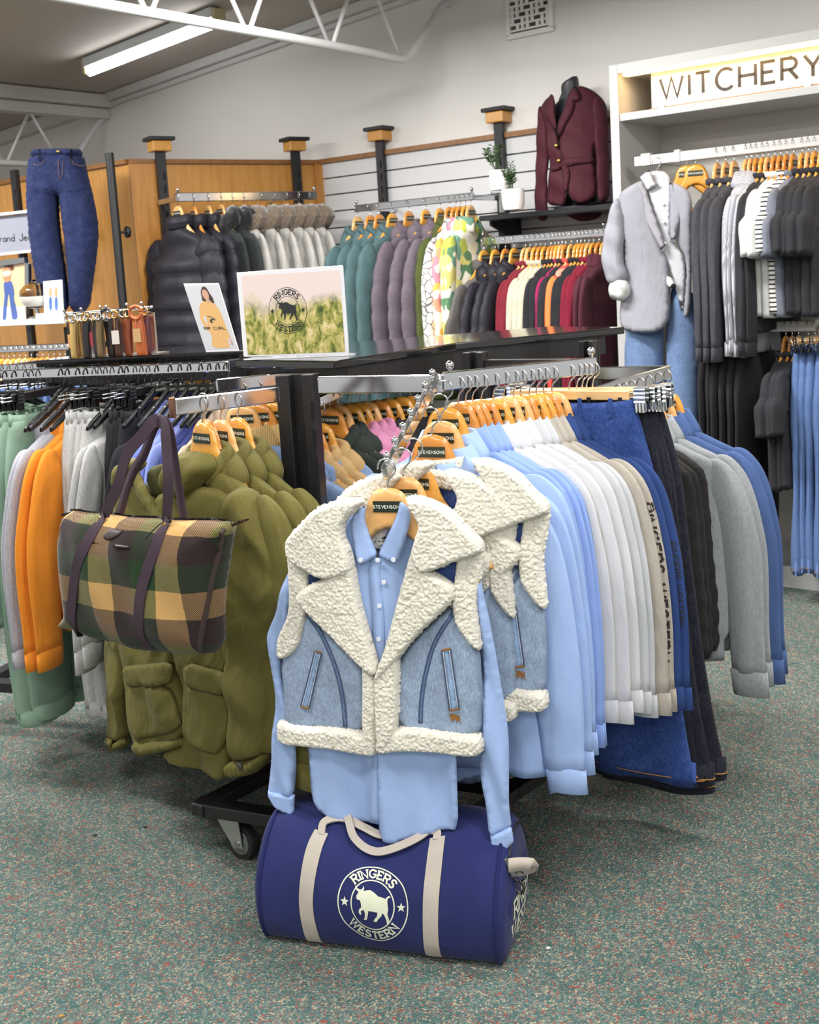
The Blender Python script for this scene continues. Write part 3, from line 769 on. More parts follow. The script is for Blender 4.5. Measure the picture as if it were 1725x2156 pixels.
H2 = clip_hanger('clip_hanger', PINE, CHROME); H2.location = (0, 0, -20)
H3 = clip_hanger('clip_hanger', BP, BP, .30, BP); H3.location = (0, 0, -20)
def _n(s, k): return noise.noise(Vector((s, k*7.3, .5)))
# ================================================================== HANGING CLOTHES (built round the hanger, hook at the origin)
def garment(name, mat, length=.68, hw=.22, hem=.235, dep=.055, sleeve='long', sl=.60, splay=.06, collar='shirt', cmat=None, cuffmat=None, puff=0, pitch=.085,
            folds=.012, fur=None, buttons=None, seed=0, srad=.062, scrunch=0., zsh=-.225, hemband=0., front=None, cuff=.055):
    rnd = random.Random(seed); r = D.objects.new(name, None); r.empty_display_size = .03; COL.objects.link(r)
    cmat = cmat or mat; cuffmat = cuffmat or mat
    n = 44; rings = []; ph = rnd.uniform(0, 6)
    zn = -.128; steps = [(zn+.006, .052, .034), (zn-.010, .078, .046), (zn-.026, .115, .05), (zn-.044, .152, .05), (zsh+.028, hw-.030, .046), (zsh+.008, hw-.008, .036), (zsh-.03, hw+.002, .04), (zsh-.07, hw+.004, dep*.85)]
    ztop = zsh-.07; zb = -.125-length; k = max(10, int((ztop-zb)/.022)); 
    for i in range(1, k+1):
        t = i/k; z = ztop+(zb-ztop)*t; w = hw+.004+(hem-hw)*t; d = dep*(.95+.25*t)
        if puff:
            q = abs(math.sin(math.pi*(z-zb)/pitch)); f = 1+puff*(q**.55-.6); w *= 1+puff*.35*(q**.55-.6); d *= f*1.15
        if hemband and z < zb+hemband: w *= .95; d *= .9
        steps.append((z, w, d))
    for z, w, d in steps:
        ring = []; t = min(1, max(0, (ztop-z)/(ztop-zb)))
        for j in range(n):
            a = 2*math.pi*j/n; c_, s_ = math.cos(a), math.sin(a)
            x = w*math.copysign(abs(c_)**.8, c_); y = d*math.copysign(abs(s_)**.75, s_)
            y += folds*t**.7*(math.sin(x*38+ph+z*3)+.6*math.sin(x*71+2*ph-z*5)) + .006*noise.noise(Vector((x*9, y*4+seed, z*7)))
            x *= 1+.02*math.sin(z*14+ph)*t
            if z < zn-.02: y += .012*(x/.22)**2*(1-t)
            ring.append((x, y, z+(.006*math.sin(x*20+ph) if t > .9 else 0)))
        rings.append(ring)
    z, w, d = steps[-1]; last = rings[-1]
    rings.append([(p[0]*.97, p[1]*.9, p[2]+.004) for p in last]); rings.append([(p[0]*.95, p[1]*.7, p[2]+.09) for p in last])
    MB().loft(rings, True, True).build('body', mat, r)
    if sleeve != 'none':
        for s in (-1, 1):
            L_ = sl; sp_ = splay*rnd.uniform(.75, 1.25); yo = rnd.uniform(-.02, .02)
            pts = spline([(s*(hw-.050), .008, zsh+.022), (s*(hw-.022), .010, zsh-.004), (s*(hw-.002), .012, zsh-.055), (s*(hw+.010+sp_*.25), .012+yo*.3, zsh-.16), (s*(hw+.012+sp_*.6), .008+yo*.7, zsh-L_*.52), (s*(hw+.004+sp_), -.004+yo, zsh-L_)], 9)
            m = len(pts); rads = []
            for i in range(m):
                dd_ = (pts[i]-pts[0]).length; t = min(1, dd_/L_); q = (.062-.020*t)*(1-math.exp(-(dd_+.006)/.045))
                if puff: q *= 1+puff*.9*(abs(math.sin(math.pi*t*L_/pitch))**.55-.6)+.10
                q *= 1+.03*math.sin(t*9+ph+s)+scrunch*.25*math.sin(t*60+ph)
                rads.append(q*srad/.055)
            mb = MB().tube(pts, rads, 18, True, 1.12, (0, 1, 0))
            for i in range(m):
                tt = i/(m-1); am = .13*min(1, tt*3)*(0 if puff else 1)
                for j in range(18):
                    an = 2*math.pi*j/18; k_ = 1+am*(math.sin(3*an+ph+tt*2.2+s)+.5*math.sin(5*an-ph*2+tt*4))
                    c_ = pts[i]; v_ = mb.v[i*18+j]; mb.v[i*18+j] = tuple(c_[q]+(v_[q]-c_[q])*k_ for q in range(3))
            mb.v = [(x+.004*noise.noise(Vector((x*20, y*20, z*5+seed))), y*.62+.010*noise.noise(Vector((x*16, y*16+4, z*4+seed))), z) for x, y, z in mb.v]
            sv = mb.build('sleeve', mat, r)
            if sleeve == 'long' and cuff:
                e = Vector(pts[-1]); rr = rads[-1]*.92
                cm = MB().lathe([(rr*.9, .006), (rr*1.06, .004), (rr*1.02, -cuff), (rr*.8, -cuff-.002), (rr*.6, -cuff+.02)], 18)
                cm.v = [(x*1.25+e.x+s*.004*(-z/.05), y*.62+e.y*.62, z+e.z) for x, y, z in cm.v]
                cb = cm.build('cuff', cuffmat, r)
    if collar == 'shirt':
        rings = []
        for rx, ry, z, gap in ((.060, .046, -.128, .16), (.066, .052, -.084, .2), (.071, .057, -.080, .24), (.098, .080, -.124, .34), (.110, .088, -.150, .40), (.100, .080, -.146, .42)):
            ring = []
            for j in range(29):
                a = -math.pi/2+gap+(2*math.pi-2*gap)*j/28
                f = 1-abs(j-14)/14; dz = -.018*(1-f)**2*(1 if rx > .08 else .35)
                ring.append((rx*math.cos(a), ry*math.sin(a)+.012, z+dz-.012*max(0, -math.sin(a))*(1 if rx > .07 else .3)))
            rings.append(ring)
        co_ = MB().loft(rings, closed=False).build('collar', cmat, r); sm = co_.modifiers.new('thickness', 'SOLIDIFY'); sm.thickness = .0022
    elif collar in ('crew', 'stand'):
        hgt = .022 if collar == 'crew' else .062; rr = .008 if collar == 'crew' else .017
        rings = []
        for q in range(10):
            a2 = 2*math.pi*q/10
            rings.append([((.070+rr*math.cos(a2))*math.cos(2*math.pi*j/28), (.052+rr*math.cos(a2))*math.sin(2*math.pi*j/28)+.008, -.126+hgt/2+hgt*.62*math.sin(a2)-.012*max(0, -math.sin(2*math.pi*j/28))) for j in range(28)])
        rings.append(rings[0]); MB().loft(rings).build('collar', cmat, r)
    elif collar == 'hood':
        mb = MB(); rings = []
        for i in range(13):
            a = -math.pi/2+math.pi*i/12
            ring = []
            for j in range(26):
                b_ = 2*math.pi*j/26
                x = .128*math.cos(a)*math.cos(b_); y = .085*math.cos(a)*math.sin(b_); z = .062*math.sin(a)
                w_ = .016*math.sin(x*34+z*30+ph)+.010*noise.noise(Vector((x*14, y*14, z*14+seed)))
                ring.append((x*(1+w_*3), y*(1+w_*3)+.045, z+w_*.6-.140-.35*abs(x)**1.3))
            rings.append(ring)
        mb.loft(rings, True, True).build('hood', cmat, r)
        pts = spline([(-.02, -.05, -.16), (-.055, -.03, -.135), (-.075, .01, -.105), (-.06, .05, -.09), (0, .07, -.085), (.06, .05, -.09), (.075, .01, -.105), (.055, -.03, -.135), (.02, -.05, -.16)], 5)
        MB().tube(pts, .02, 10, True, 1, (0, 0, 1)).build('hood_edge', cmat, r)
    elif collar == 'fur':
        rings = []
        for q in range(14):
            a2 = 2*math.pi*q/14; ring = []
            for j in range(60):
                b_ = -math.pi/2+.35+(2*math.pi-.7)*j/59
                d_ = .082+.026*noise.noise(Vector((math.cos(b_)*9, math.sin(b_)*9, a2*3+seed)))+.018*noise.noise(Vector((math.cos(b_)*30, math.sin(b_)*30, a2*9)))
                if j in (0, 59): d_ *= .3
                ring.append(((.088+d_*math.cos(a2))*math.cos(b_), (.07+d_*math.cos(a2))*math.sin(b_)+.03, -.100+d_*.85*math.sin(a2)-.06*max(0, -math.sin(b_))))
            rings.append(ring)
        rings.append(rings[0]); MB().loft(rings, closed=False).build('fur_collar', fur, r)
    if buttons is not None:
        mb = MB().box((0, -dep*1.12, (-.15+zb)/2), (.024, .008, (-.15-zb)-.04)); o = mb.build('placket', mat, r, smooth=False)
    r.location = (0, 0, -20); DROP[r.name] = {'stand': .058, 'fur': .056, 'hood': .050, 'crew': .036}.get(collar, .042)
    return r
DROP = {}
def trousers(name, mat, length=1.0, waist=.20, hem=.11, dep=.035, seed=0, flare=0., z0=-.095, band=None, stitch=None):
    """trousers hung by the waistband from clips"""
    rnd = random.Random(seed); r = D.objects.new(name, None); COL.objects.link(r); ph = rnd.uniform(0, 6)
    for s in (-1, 1):
        rings = []
        for i in range(34):
            t = i/33; z = z0-.02-(length-.02)*t
            if t < .28: cx = s*(.5*waist+.02*t); w = waist*.5+.05*math.sin(t/.28*math.pi/2)
            else:
                u = (t-.28)/.72; cx = s*(.5*waist+.006+.02*u+flare*.1*u); w = (waist*.5+.05)*(1-u)+(hem+flare*u*u*.05)*u
            d = dep*(1+.25*math.sin(t*9+ph)); ring = []
            for j in range(22):
                a = 2*math.pi*j/22; x = cx+w*math.cos(a)*(.99); y = d*math.copysign(abs(math.sin(a))**.8, math.sin(a))
                y += .012*t*math.sin(x*30+ph)+.006*noise.noise(Vector((x*10, z*6, seed+s)))
                ring.append((x, y, z))
            rings.append(ring)
        rings.append([(p[0], p[1]*.8, p[2]+.003) for p in rings[-1]]); rings.append([(p[0], p[1]*.6, p[2]+.06) for p in rings[-1]])
        MB().loft(rings, True, True).build('leg', mat, r)
    rings = []
    for z, k in ((z0+.004, .96), (z0+.006, 1.), (z0-.034, 1.03), (z0-.036, .98)):
        rings.append([(waist*k*1.0*math.cos(2*math.pi*j/32), dep*1.12*k*math.sin(2*math.pi*j/32)+.0, z-.012*max(0, -math.sin(2*math.pi*j/32))) for j in range(32)])
    rings.append([(p[0]*.95, p[1]*.5, p[2]-.0) for p in rings[-1]])
    MB().loft(rings, False, True).build('waistband', band or mat, r)
    mb = MB()
    for x in (-.13, -.045, .045, .13): mb.box((x, -dep*1.16, z0-.016), (.010, .006, .048)).box((x, dep*1.16, z0-.016), (.010, .006, .048))
    mb.build('belt_loops', band or mat, r, smooth=False)
    if stitch:
        for s in (-1, 1):
            mb = MB(); t0 = z0-.02-(length-.02)
            mb.tube([(s*(.5*waist+.026+flare*.1)+(hem+flare*.05)*1.005*math.cos(a), dep*1.02*math.sin(a), t0+.022) for a in np.linspace(0, 2*math.pi, 20)], .0012, 6)
            mb.build('hem_stitching', stitch, r)
    r.location = (0, 0, -20); return r
def proj(p):
    v = np.array(p, float)-EYE; z = v@FW
    return 862.5+FPX*(v@RX)/z, CYP-FPX*(v@UX)/z
def at_px(a, b, px):
    """the point of the rail a-b that stands at picture column px"""
    a = np.array(a, float); b = np.array(b, float); lo, hi = -.6, 1.6
    for _ in range(50):
        m_ = (lo+hi)/2
        if (proj(a+(b-a)*m_)[0] < px) == (proj(a+(b-a)*lo)[0] < px): lo = m_
        else: hi = m_
    return a+(b-a)*lo
USED = set()
def put(src, p, xdir, label, cat, group, jig=.06, roll=0., scale=1., lean=0., mat=None, sy=1., drop=None):
    """a garment (its own copy, parts included) on the rail at p"""
    x = Vector((xdir[0], xdir[1], 0)).normalized(); a = random.uniform(-jig, jig); x = Matrix.Rotation(a, 3, 'Z') @ x
    mw = frame(p, x, lean, roll+random.uniform(-.012, .012))
    c = place_copy(src, mw @ Matrix.Translation((0, 0, 0 if src.name.startswith(('trousers', 'jeans')) else -(DROP.get(src.name, .042) if drop is None else drop))), label, cat, group, scale=scale, sy=sy)
    if mat is not None:
        for ch in c.children:
            if ch.name.split('.')[0] in ('body', 'sleeve', 'collar', 'hood', 'hood_edge', 'leg', 'placket', 'cuff', 'waistband', 'belt_loops') and ch.material_slots and ch.name.split('.')[0] in mat_parts:
                ch.material_slots[0].link = 'OBJECT'; ch.material_slots[0].material = mat
    return mw
mat_parts = ('body', 'sleeve', 'collar', 'hood', 'hood_edge', 'leg', 'placket', 'cuff', 'waistband', 'belt_loops')
# ================================================================== CLOTHES ON THE WALL RAILS
ORD = ['first', 'second', 'third', 'fourth', 'fifth', 'sixth', 'seventh', 'eighth', 'ninth', 'tenth']
NUM = ['', 'one', 'two', 'three', 'four', 'five', 'six', 'seven', 'eight', 'nine', 'ten']
def run(a, b, xdir, zoff, where, cat, items, hanger=H0, wm=None, group=None, jig=.05, roll=0., hword='wooden hanger', sy=.7, where2=None):
    """items: (noun, garment, category, [picture columns of the hooks], dict)"""
    for noun, src, cat_, cols, *ex in items:
        ex = ex[0] if ex else {}
        k = len(cols)
        for i, c in enumerate(cols):
            p = at_px(a, b, c) if not isinstance(c, tuple) else np.array(c)
            p = p+np.array([0, 0, zoff])
            lab = (f'{noun}, {ORD[i]} of {NUM[k]} from the left {where}' if k > 1 else f'{noun} {where}')
            g = f'{noun}s {where}' if k > 1 else None
            sc_ = ex.get('scale', 1.)*random.uniform(.985, 1.015); hg = ex.get('hanger', hanger)
            xd = ex.get('xdir', xdir)
            mw = put(src, p, xd, lab, cat_, g, ex.get('jig', jig), ex.get('roll', roll), sc_, mat=ex.get('mat'), sy=ex.get('sy', sy))
            if hg is not None:
                sn = ' '.join(noun.split()[-4:]); sn = sn if len(sn.split()) < 4 or len(where.split()) < 6 else ' '.join(noun.split()[-3:])
                hl = f'{ex.get("hword", hword)} of the {ORD[i]} {sn} {where}' if k > 1 else f'{ex.get("hword", hword)} of the {sn} {where}'
                c_ = place_copy(hg, mw, hl, 'hanger', f'hangers {where}', wm or random.choice(HW) if hg is H0 else None, sc_)
BLK = cloth('black_cloth', (38, 38, 42), 'weave'); BLKP = cloth('black_quilt', (36, 35, 42), 'puffer', rough=.55, sheen=0); CHARC = cloth('charcoal_knit', (62, 62, 68), 'knit')
GRYP = cloth('pale_grey_parka', (172, 169, 164), 'crease'); TEAL = cloth('teal_quilt', (76, 100, 103), 'puffer'); MAUVE = cloth('mauve_quilt', (98, 88, 97), 'puffer')
OLVQ = cloth('olive_quilt', (70, 78, 40), 'puffer'); DKGRN = cloth('dark_green_black', (46, 50, 50), 'weave')
FURG = cloth('grey_brown_fur', (112, 98, 84), 'heather', .55, sheen=.5); FURB = cloth('black_fur', (24, 24, 26), 'weave', .3, sheen=.4)
DOOD = blobs('doodle_print', [(222, 220, 212), (226, 224, 218), (214, 212, 206)], 12., lines=(96, 94, 98))
FLOR = blobs('green_floral_print', [(232, 224, 196), (92, 132, 96), (226, 222, 204), (176, 184, 78), (214, 206, 120), (110, 150, 130), (238, 234, 220)], 17.)
FLORP = blobs('peach_floral_print', [(236, 220, 206), (226, 150, 120), (240, 226, 214), (228, 176, 88), (214, 132, 150), (238, 230, 220)], 17.)
BURGK = cloth('burgundy_knit', (112, 32, 44), 'knit'); CREAMK = cloth('cream_knit', (182, 176, 156), 'knit'); BLKK = cloth('black_knit', (34, 34, 38), 'knit')
MAG = cloth('magenta_cloth', (140, 32, 78), 'weave'); ORNG = blobs('orange_red_print', [(222, 92, 40), (232, 118, 60), (206, 70, 60), (228, 140, 120)], 7.)
CRIM = cloth('crimson_cloth', (112, 24, 44), 'weave'); MARO = cloth('maroon_wool', (74, 34, 46), 'weave'); FLEECE = cloth('charcoal_fleece', (92, 88, 86), 'heather')
g_puff = garment('puffer_jacket', BLKP, .66, .225, .24, .085, collar='stand', puff=.26, pitch=.10, sl=.60, folds=.006, seed=1, srad=.075, splay=.05)
g_furb = garment('winter_coat', DKGRN, .86, .21, .24, .07, collar='fur', fur=FURB, sl=.60, seed=2)
g_furg = garment('winter_coat', GRYP, .86, .21, .25, .075, collar='fur', fur=FURG, sl=.60, seed=3)
g_teal = garment('puffer_jacket', TEAL, .98, .21, .25, .075, collar='hood', puff=.17, pitch=.15, sl=.66, folds=.006, seed=4, srad=.068, splay=.10)
g_mauv = garment('puffer_jacket', MAUVE, .60, .215, .24, .08, collar='hood', puff=.17, pitch=.13, sl=.62, folds=.006, seed=5, srad=.072, splay=.10)
g_long = garment('overshirt', DOOD, .78, .20, .22, .045, sl=.62, seed=6, splay=.05)
g_shirtp = garment('printed_shirt', FLOR, .74, .20, .22, .045, sl=.60, seed=7, splay=.04)
g_knit = garment('knit_jumper', BLKK, .66, .20, .21, .05, collar='crew', sl=.60, seed=8, hemband=.06, splay=.045)
g_coat = garment('long_coat', MARO, 1.12, .21, .25, .06, sl=.64, seed=9, splay=.04)
g_fleece = garment('fleece_jacket', FLEECE, .60, .22, .24, .07, collar='stand', sl=.46, seed=10, srad=.08, splay=.12)
w1 = 'on the wood panel rail'
run(R1a, R1b, (PN3[0], PN3[1]), .025, w1, 'coat', [
    ('open-fronted glossy black puffer jacket', g_puff, 'puffer jacket', [372], {'scale': 1.06, 'sy': 1., 'xdir': (.74, -.67)}),
    ('glossy black puffer jacket', g_puff, 'puffer jacket', [406, 437], {'scale': 1.08, 'sy': .8}),
    ('black fur-collared coat', g_furb, 'coat', [464, 488]),
    ('pale grey fur-hooded parka', g_furg, 'parka', [512, 548, 576, 602, 628, 650])], jig=.08)
w2 = 'on the slatted wall rail'
run(R2a, R2b, (.6211, .7837), .021, w2, 'coat', [
    ('teal puffer jacket', g_teal, 'puffer jacket', [752, 779, 798, 825]),
    ('mauve puffer jacket', g_mauv, 'puffer jacket', [860, 896, 926]),
    ('olive green quilted coat', g_teal, 'coat', [946], {'mat': OLVQ, 'scale': .98}),
    ('white overshirt with dark doodles', g_long, 'shirt', [959]),
    ('peach floral shirt', g_shirtp, 'shirt', [968], {'mat': FLORP}),
    ('green floral shirt', g_shirtp, 'shirt', [979, 990], {'jig': .2})], jig=.05)
w3 = 'on the rail below the black shelf'
run(R3a, R3b, (.6211, .7837), .021, w3, 'coat', [
    ('charcoal fleece jacket', g_fleece, 'jacket', [1018]),
    ('black hooded puffer', g_mauv, 'puffer jacket', [1042, 1064, 1082], {'mat': BLKP}),
    ('burgundy knit jumper', g_knit, 'jumper', [1106, 1116], {'mat': BURGK}),
    ('cream cable jumper', g_knit, 'jumper', [1128, 1138, 1148], {'mat': CREAMK}),
    ('black jumper', g_knit, 'jumper', [1160, 1168, 1176]),
    ('magenta top', g_knit, 'top', [1183], {'mat': MAG}),
    ('black top', g_knit, 'top', [1191], {'mat': BLK}),
    ('orange red patterned top', g_knit, 'top', [1203], {'mat': ORNG}),
    ('black cardigan', g_knit, 'cardigan', [1215, 1223, 1231], {'mat': BLKK}),
    ('crimson shirt', g_knit, 'shirt', [1240, 1250], {'mat': CRIM}),
    ('long maroon coat', g_coat, 'coat', [1261, 1272])], jig=.04)
# ---------------------------------------------------------------- wall unit clothes
STRP = stripes('fine_grey_stripe', (188, 188, 194), (140, 142, 152), 60., 'X', .5); TEEW = cloth('white_tee', (196, 196, 193), 'weave'); TEES = stripes('black_white_stripe', (222, 220, 214), (44, 44, 48), 16., 'Z', .72)
TEEG = cloth('slate_tee', (112, 116, 128), 'heather'); TEEB = cloth('black_tee', (44, 44, 48), 'weave')
g_stripe = garment('striped_shirt', STRP, .76, .20, .22, .045, sl=.60, seed=12, splay=.03)
g_tee = garment('tee_shirt', TEEB, .60, .215, .225, .045, sleeve='short', sl=.24, collar='crew', seed=13, srad=.085, splay=.07)
def CP(x, y, z): return np.array(CASE @ Vector((x, y, z)))
Ua, Ub = CP(.125, .0, 2.03), CP(2.7, .0, 2.03)
w4 = 'in the lit wall unit'
run(Ua, Ub, (.6211, .7837), .0, w4, 'top', [
    ('charcoal knit cardigan', g_knit, 'cardigan', [1510, 1528, 1546], {'mat': CHARC, 'scale': 1.04}),
    ('fine striped grey shirt', g_stripe, 'shirt', [1572, 1583, 1594]),
    ('black blouse', g_knit, 'blouse', [1607, 1618], {'mat': TEEB}),
    ('white tee shirt', g_tee, 'tee shirt', [1632, 1644], {'mat': TEEW}),
    ('black and white striped tee', g_tee, 'tee shirt', [1657], {'mat': TEES}),
    ('slate grey tee', g_tee, 'tee shirt', [1671], {'mat': TEEG}),
    ('black tee shirt', g_tee, 'tee shirt', [1690, 1703, 1717, 1732, 1748])], jig=.06)
for i, (c, k) in enumerate([(1445, 'left'), (1464, 'right')]):
    p = at_px(Ua, Ub, c); hang(frame(p+np.array([0, 0, -.0]), (.9, -.43)), f'empty wooden hanger, {k} of two beside the grey blazer in the unit', 'empty hangers in the wall unit', HW[1])
LRa, LRb = CP(.42, -.03, 1.235), CP(2.7, -.03, 1.235)
unit_rail('unit_rail', .40, .98, -.03, 1.21, 'short white lower rail carrying black trousers in the wall unit')
unit_rail('unit_rail', 1.03, 2.6, -.03, 1.21, 'white lower rail carrying blue jeans in the wall unit')
JBL = cloth('mid_blue_denim', (84, 108, 152), 'denim', .10); TRB = cloth('black_trouser', (36, 35, 37), 'weave')
t_black = trousers('trousers', TRB, .92, .17, .11, .035, 21); t_jean = trousers('jeans', JBL, 1.0, .165, .125, .04, 22, stitch=flat('gold_thread', (176, 120, 50), .7))
run(LRa, LRb, (.6211, .7837), 0., w4, 'trousers', [
    ('pair of black trousers', t_black, 'trousers', [1508, 1524, 1540, 1556, 1573, 1592], {'hanger': H2, 'hword': 'clip hanger'}),
    ('short sleeved black top', g_tee, 'top', [1655, 1668, 1682], {'scale': .95}),
    ('pair of blue jeans', t_jean, 'jeans', [1702, 1716, 1731, 1750], {'hanger': H2, 'hword': 'clip hanger'})], jig=.05)
# ================================================================== OUTFIT, JACKET FORM, DISPLAY JEANS (seen from the front)
def cut(mw, crop, pts, off=0.):
    ox, oy, s = crop; return pxs(mw, [(ox+a/s, oy+b/s) for a, b in pts], off)
C6 = (1260, 280, 3.7097)
GBLZ = cloth('pale_grey_suiting', (146, 146, 154), 'weave', .06); PINS = stripes('white_pinstripe', (202, 202, 204), (164, 166, 174), 90., 'X', .5)
LTD = cloth('light_wash_denim', (100, 122, 158), 'denim', .14)
BZ = frame(CP(.22, -.14, 1.985), (.86, -.51))
bz = thing('blazer', BZ, 'pale grey blazer with rolled white cuff hanging over jeans at the unit edge', 'blazer')
wv = lambda x, z: .012*math.sin(x*22+z*3)+.01*math.sin(z*9)
def cp(name, pts, mat, par, th, y0=0, **k): return pillow(name, cut(BZ, C6, pts), mat, par, thick=th, y0=y0, res=k.pop('res', .016), **k)
cp('front_panel', [(360, 360), (290, 400), (160, 480), (190, 640), (205, 900), (180, 1200), (155, 1540), (330, 1560), (480, 1555), (550, 1490), (565, 1390), (556, 1100), (535, 960), (430, 620)], GBLZ, bz, .014, -.01, warp=wv)
cp('front_panel', [(555, 380), (640, 400), (745, 470), (740, 700), (725, 1100), (715, 1450), (640, 1440), (690, 980), (600, 880), (570, 640)], GBLZ, bz, .014, 0, warp=wv)
cp('sleeve', [(165, 475), (110, 590), (60, 800), (38, 960), (60, 1100), (105, 1190), (190, 1170), (255, 1140), (245, 1080), (205, 980), (225, 800), (225, 620)], GBLZ, bz, .034, -.032, warp=lambda x, z: .005*math.sin(z*50+x*30))
cp('cuff', [(95, 1190), (140, 1140), (230, 1130), (275, 1200), (270, 1260), (215, 1320), (160, 1300), (110, 1290)], TEEW, bz, .042, -.036, bumpf=lambda x, z: .008*math.sin(z*90+x*60))
cp('lapel', [(360, 355), (292, 445), (345, 465), (302, 505), (420, 760), (528, 965), (545, 900), (500, 740), (430, 560), (385, 420)], cloth('pale_grey_lapel', (152, 150, 156), 'weave', .06), bz, .004, -.030, ch=1, edge=.004)
cp('lapel', [(560, 365), (600, 420), (645, 495), (682, 505), (678, 540), (625, 820), (590, 880), (562, 760), (570, 560)], GBLZ, bz, .004, -.022, ch=1, edge=.004)
st = thing('shirt', BZ, 'white pinstriped shirt worn open under the pale grey blazer', 'shirt')
cp('body', [(350, 345), (420, 290), (545, 300), (585, 400), (575, 640), (570, 850), (690, 975), (672, 1300), (655, 1440), (600, 1200), (545, 1010), (500, 900), (430, 600), (385, 440)], PINS, st, .006, -.012, warp=wv)
cp('collar', [(345, 345), (420, 285), (440, 330), (450, 380), (495, 405), (400, 460)], PINS, st, .004, -.034, ch=0, edge=.004)
mb = MB()
for a, b_ in ((520, 560), (522, 700), (535, 860)):
    x, z = cut(BZ, C6, [(a, b_)])[0]; mb.lathe([(.005, -.026), (.006, -.023), (.006, -.016)], 10, (x, 0, z), 'y')
mb.build('button', OFFWHITE, st)
hang(BZ @ Matrix.Translation((px2l(BZ, 1383, 340)[0], .0, px2l(BZ, 1383, 331)[1])), 'wooden hanger inside the pale grey blazer outfit', None, HW[1])
jn = thing('jeans', BZ, 'light wash wide jeans under the pale grey blazer outfit', 'jeans')
pillow('leg', pxs(BZ, [(1302, 640), (1384, 640), (1386, 760), (1376, 960), (1375, 1160), (1300, 1160), (1303, 900)]), LTD, jn, thick=.04, y0=.075, res=.02, warp=lambda x, z: .015*math.sin(x*30))
pillow('leg', pxs(BZ, [(1388, 640), (1440, 600), (1466, 650), (1469, 800), (1466, 960), (1470, 1160), (1398, 1160), (1394, 900)]), LTD, jn, thick=.04, y0=.075, res=.02, warp=lambda x, z: .015*math.sin(x*30))
pillow('waistband', pxs(BZ, [(1404, 596), (1440, 596), (1446, 660), (1404, 660)]), cloth('dark_waist_denim', (60, 78, 120), 'denim'), jn, thick=.015, y0=.062, res=.015)
pillow('fly', pxs(BZ, [(1408, 575), (1424, 590), (1432, 606), (1408, 606)]), blobs('black_white_top', [(30, 30, 32), (220, 220, 220), (36, 36, 40)], 26.), st, thick=.01, y0=-.03, res=.012)
# burgundy jacket on a black torso form
C2 = (860, 0, 1.9942)
BJ = frame(wpx(1205, 440, .19), (.88, -.47))
SHELFZ = 1.8255
BURG = cloth('burgundy_suiting', (70, 28, 38), 'weave', .08, .7); FORM = flat('black_form', (40, 40, 46), .35)
fm = thing('torso_form', BJ, 'black headless torso form wearing the burgundy jacket on the shelf', 'mannequin')
inv = BJ.inverted()
def bcut(pts, off=0.): return cut(BJ, C2, pts, off)
zb_ = (inv @ Vector((BJ.translation.x, BJ.translation.y, SHELFZ))).z
nx, nz_ = bcut([(678, 345)])[0]
rings = []
for z, rx, ry, oy in ((zb_+.03, .11, .06, .03), (zb_+.12, .12, .06, .03), (zb_+.24, .09, .05, .03), (zb_+.36, .11, .06, .02), (zb_+.47, .13, .06, .02), (zb_+.53, .12, .05, .02), (zb_+.56, .07, .05, .01), (zb_+.60, .048, .05, .01), (nz_-.01, .046, .05, 0), (nz_+.005, .042, .044, -.004), (nz_+.006, .01, .01, 0)):
    rings.append([(nx+rx*math.cos(2*math.pi*j/28), oy+ry*math.sin(2*math.pi*j/28), z+(.02*math.cos(2*math.pi*j/28) if z > nz_-.02 else 0)) for j in range(28)])
MB().loft(rings, True, True).build('torso', FORM, fm)
MB().lathe([(.11, zb_), (.11, zb_+.012), (.015, zb_+.016), (.015, zb_+.05)], 24, (nx, 0, 0)).build('base', FORM, fm, smooth='auto')
bj = thing('jacket', BJ, 'burgundy belted jacket on the black torso form above the wall shelf', 'jacket')
bw = lambda x, z: -.075*max(0, 1-((x-nx)/.2)**2)+.006*math.sin(z*40+x*25)
def bp(name, pts, th, y0, mat=BURG, **k): return pillow(name, bcut(pts), mat, bj, thick=th, y0=y0, res=k.pop('res', .014), warp=bw, **k)
bp('back_panel', [(600, 420), (790, 400), (800, 640), (800, 850), (560, 880), (600, 640)], .01, .14)
bp('front_panel', [(640, 395), (570, 440), (560, 560), (600, 640), (620, 700), (600, 800), (600, 860), (660, 868), (690, 860), (690, 690), (655, 600), (640, 500)], .010, -.02, edge=.014)
bp('front_panel', [(720, 360), (790, 380), (835, 430), (820, 560), (790, 650), (805, 720), (808, 850), (700, 862), (684, 690), (655, 600), (680, 520)], .010, -.026, edge=.014)
bp('sleeve', [(570, 430), (552, 500), (545, 640), (537, 800), (537, 925), (612, 932), (600, 800), (615, 640), (606, 520)], .026, -.022)
bp('sleeve', [(800, 390), (842, 440), (846, 560), (852, 700), (853, 850), (806, 850), (806, 700), (792, 560), (785, 440)], .026, -.022)
bp('lapel', [(640, 390), (590, 445), (612, 462), (588, 470), (645, 560), (657, 600), (656, 540), (644, 470)], .004, -.036, ch=1, edge=.004)
bp('lapel', [(722, 362), (752, 400), (755, 432), (722, 440), (735, 452), (662, 600), (655, 545), (690, 450)], .004, -.042, ch=1, edge=.004)
bp('hem', [(620, 900), (660, 905), (720, 935), (800, 915), (798, 860), (640, 870)], .012, .10)
bp('belt', [(618, 700), (680, 672), (800, 655), (806, 690), (690, 706), (625, 730)], .006, -.036)
bp('belt_tail', [(668, 700), (690, 690), (712, 720), (704, 800), (688, 850), (684, 760)], .005, -.040)
mb = MB()
for a, b_ in ((654, 618), (665, 680)):
    x, z = bcut([(a, b_)])[0]; mb.lathe([(.002, -.128), (.010, -.126), (.012, -.120), (.012, -.105)], 14, (x, 0, z), 'y')
mb.build('button', BRASS, bj)
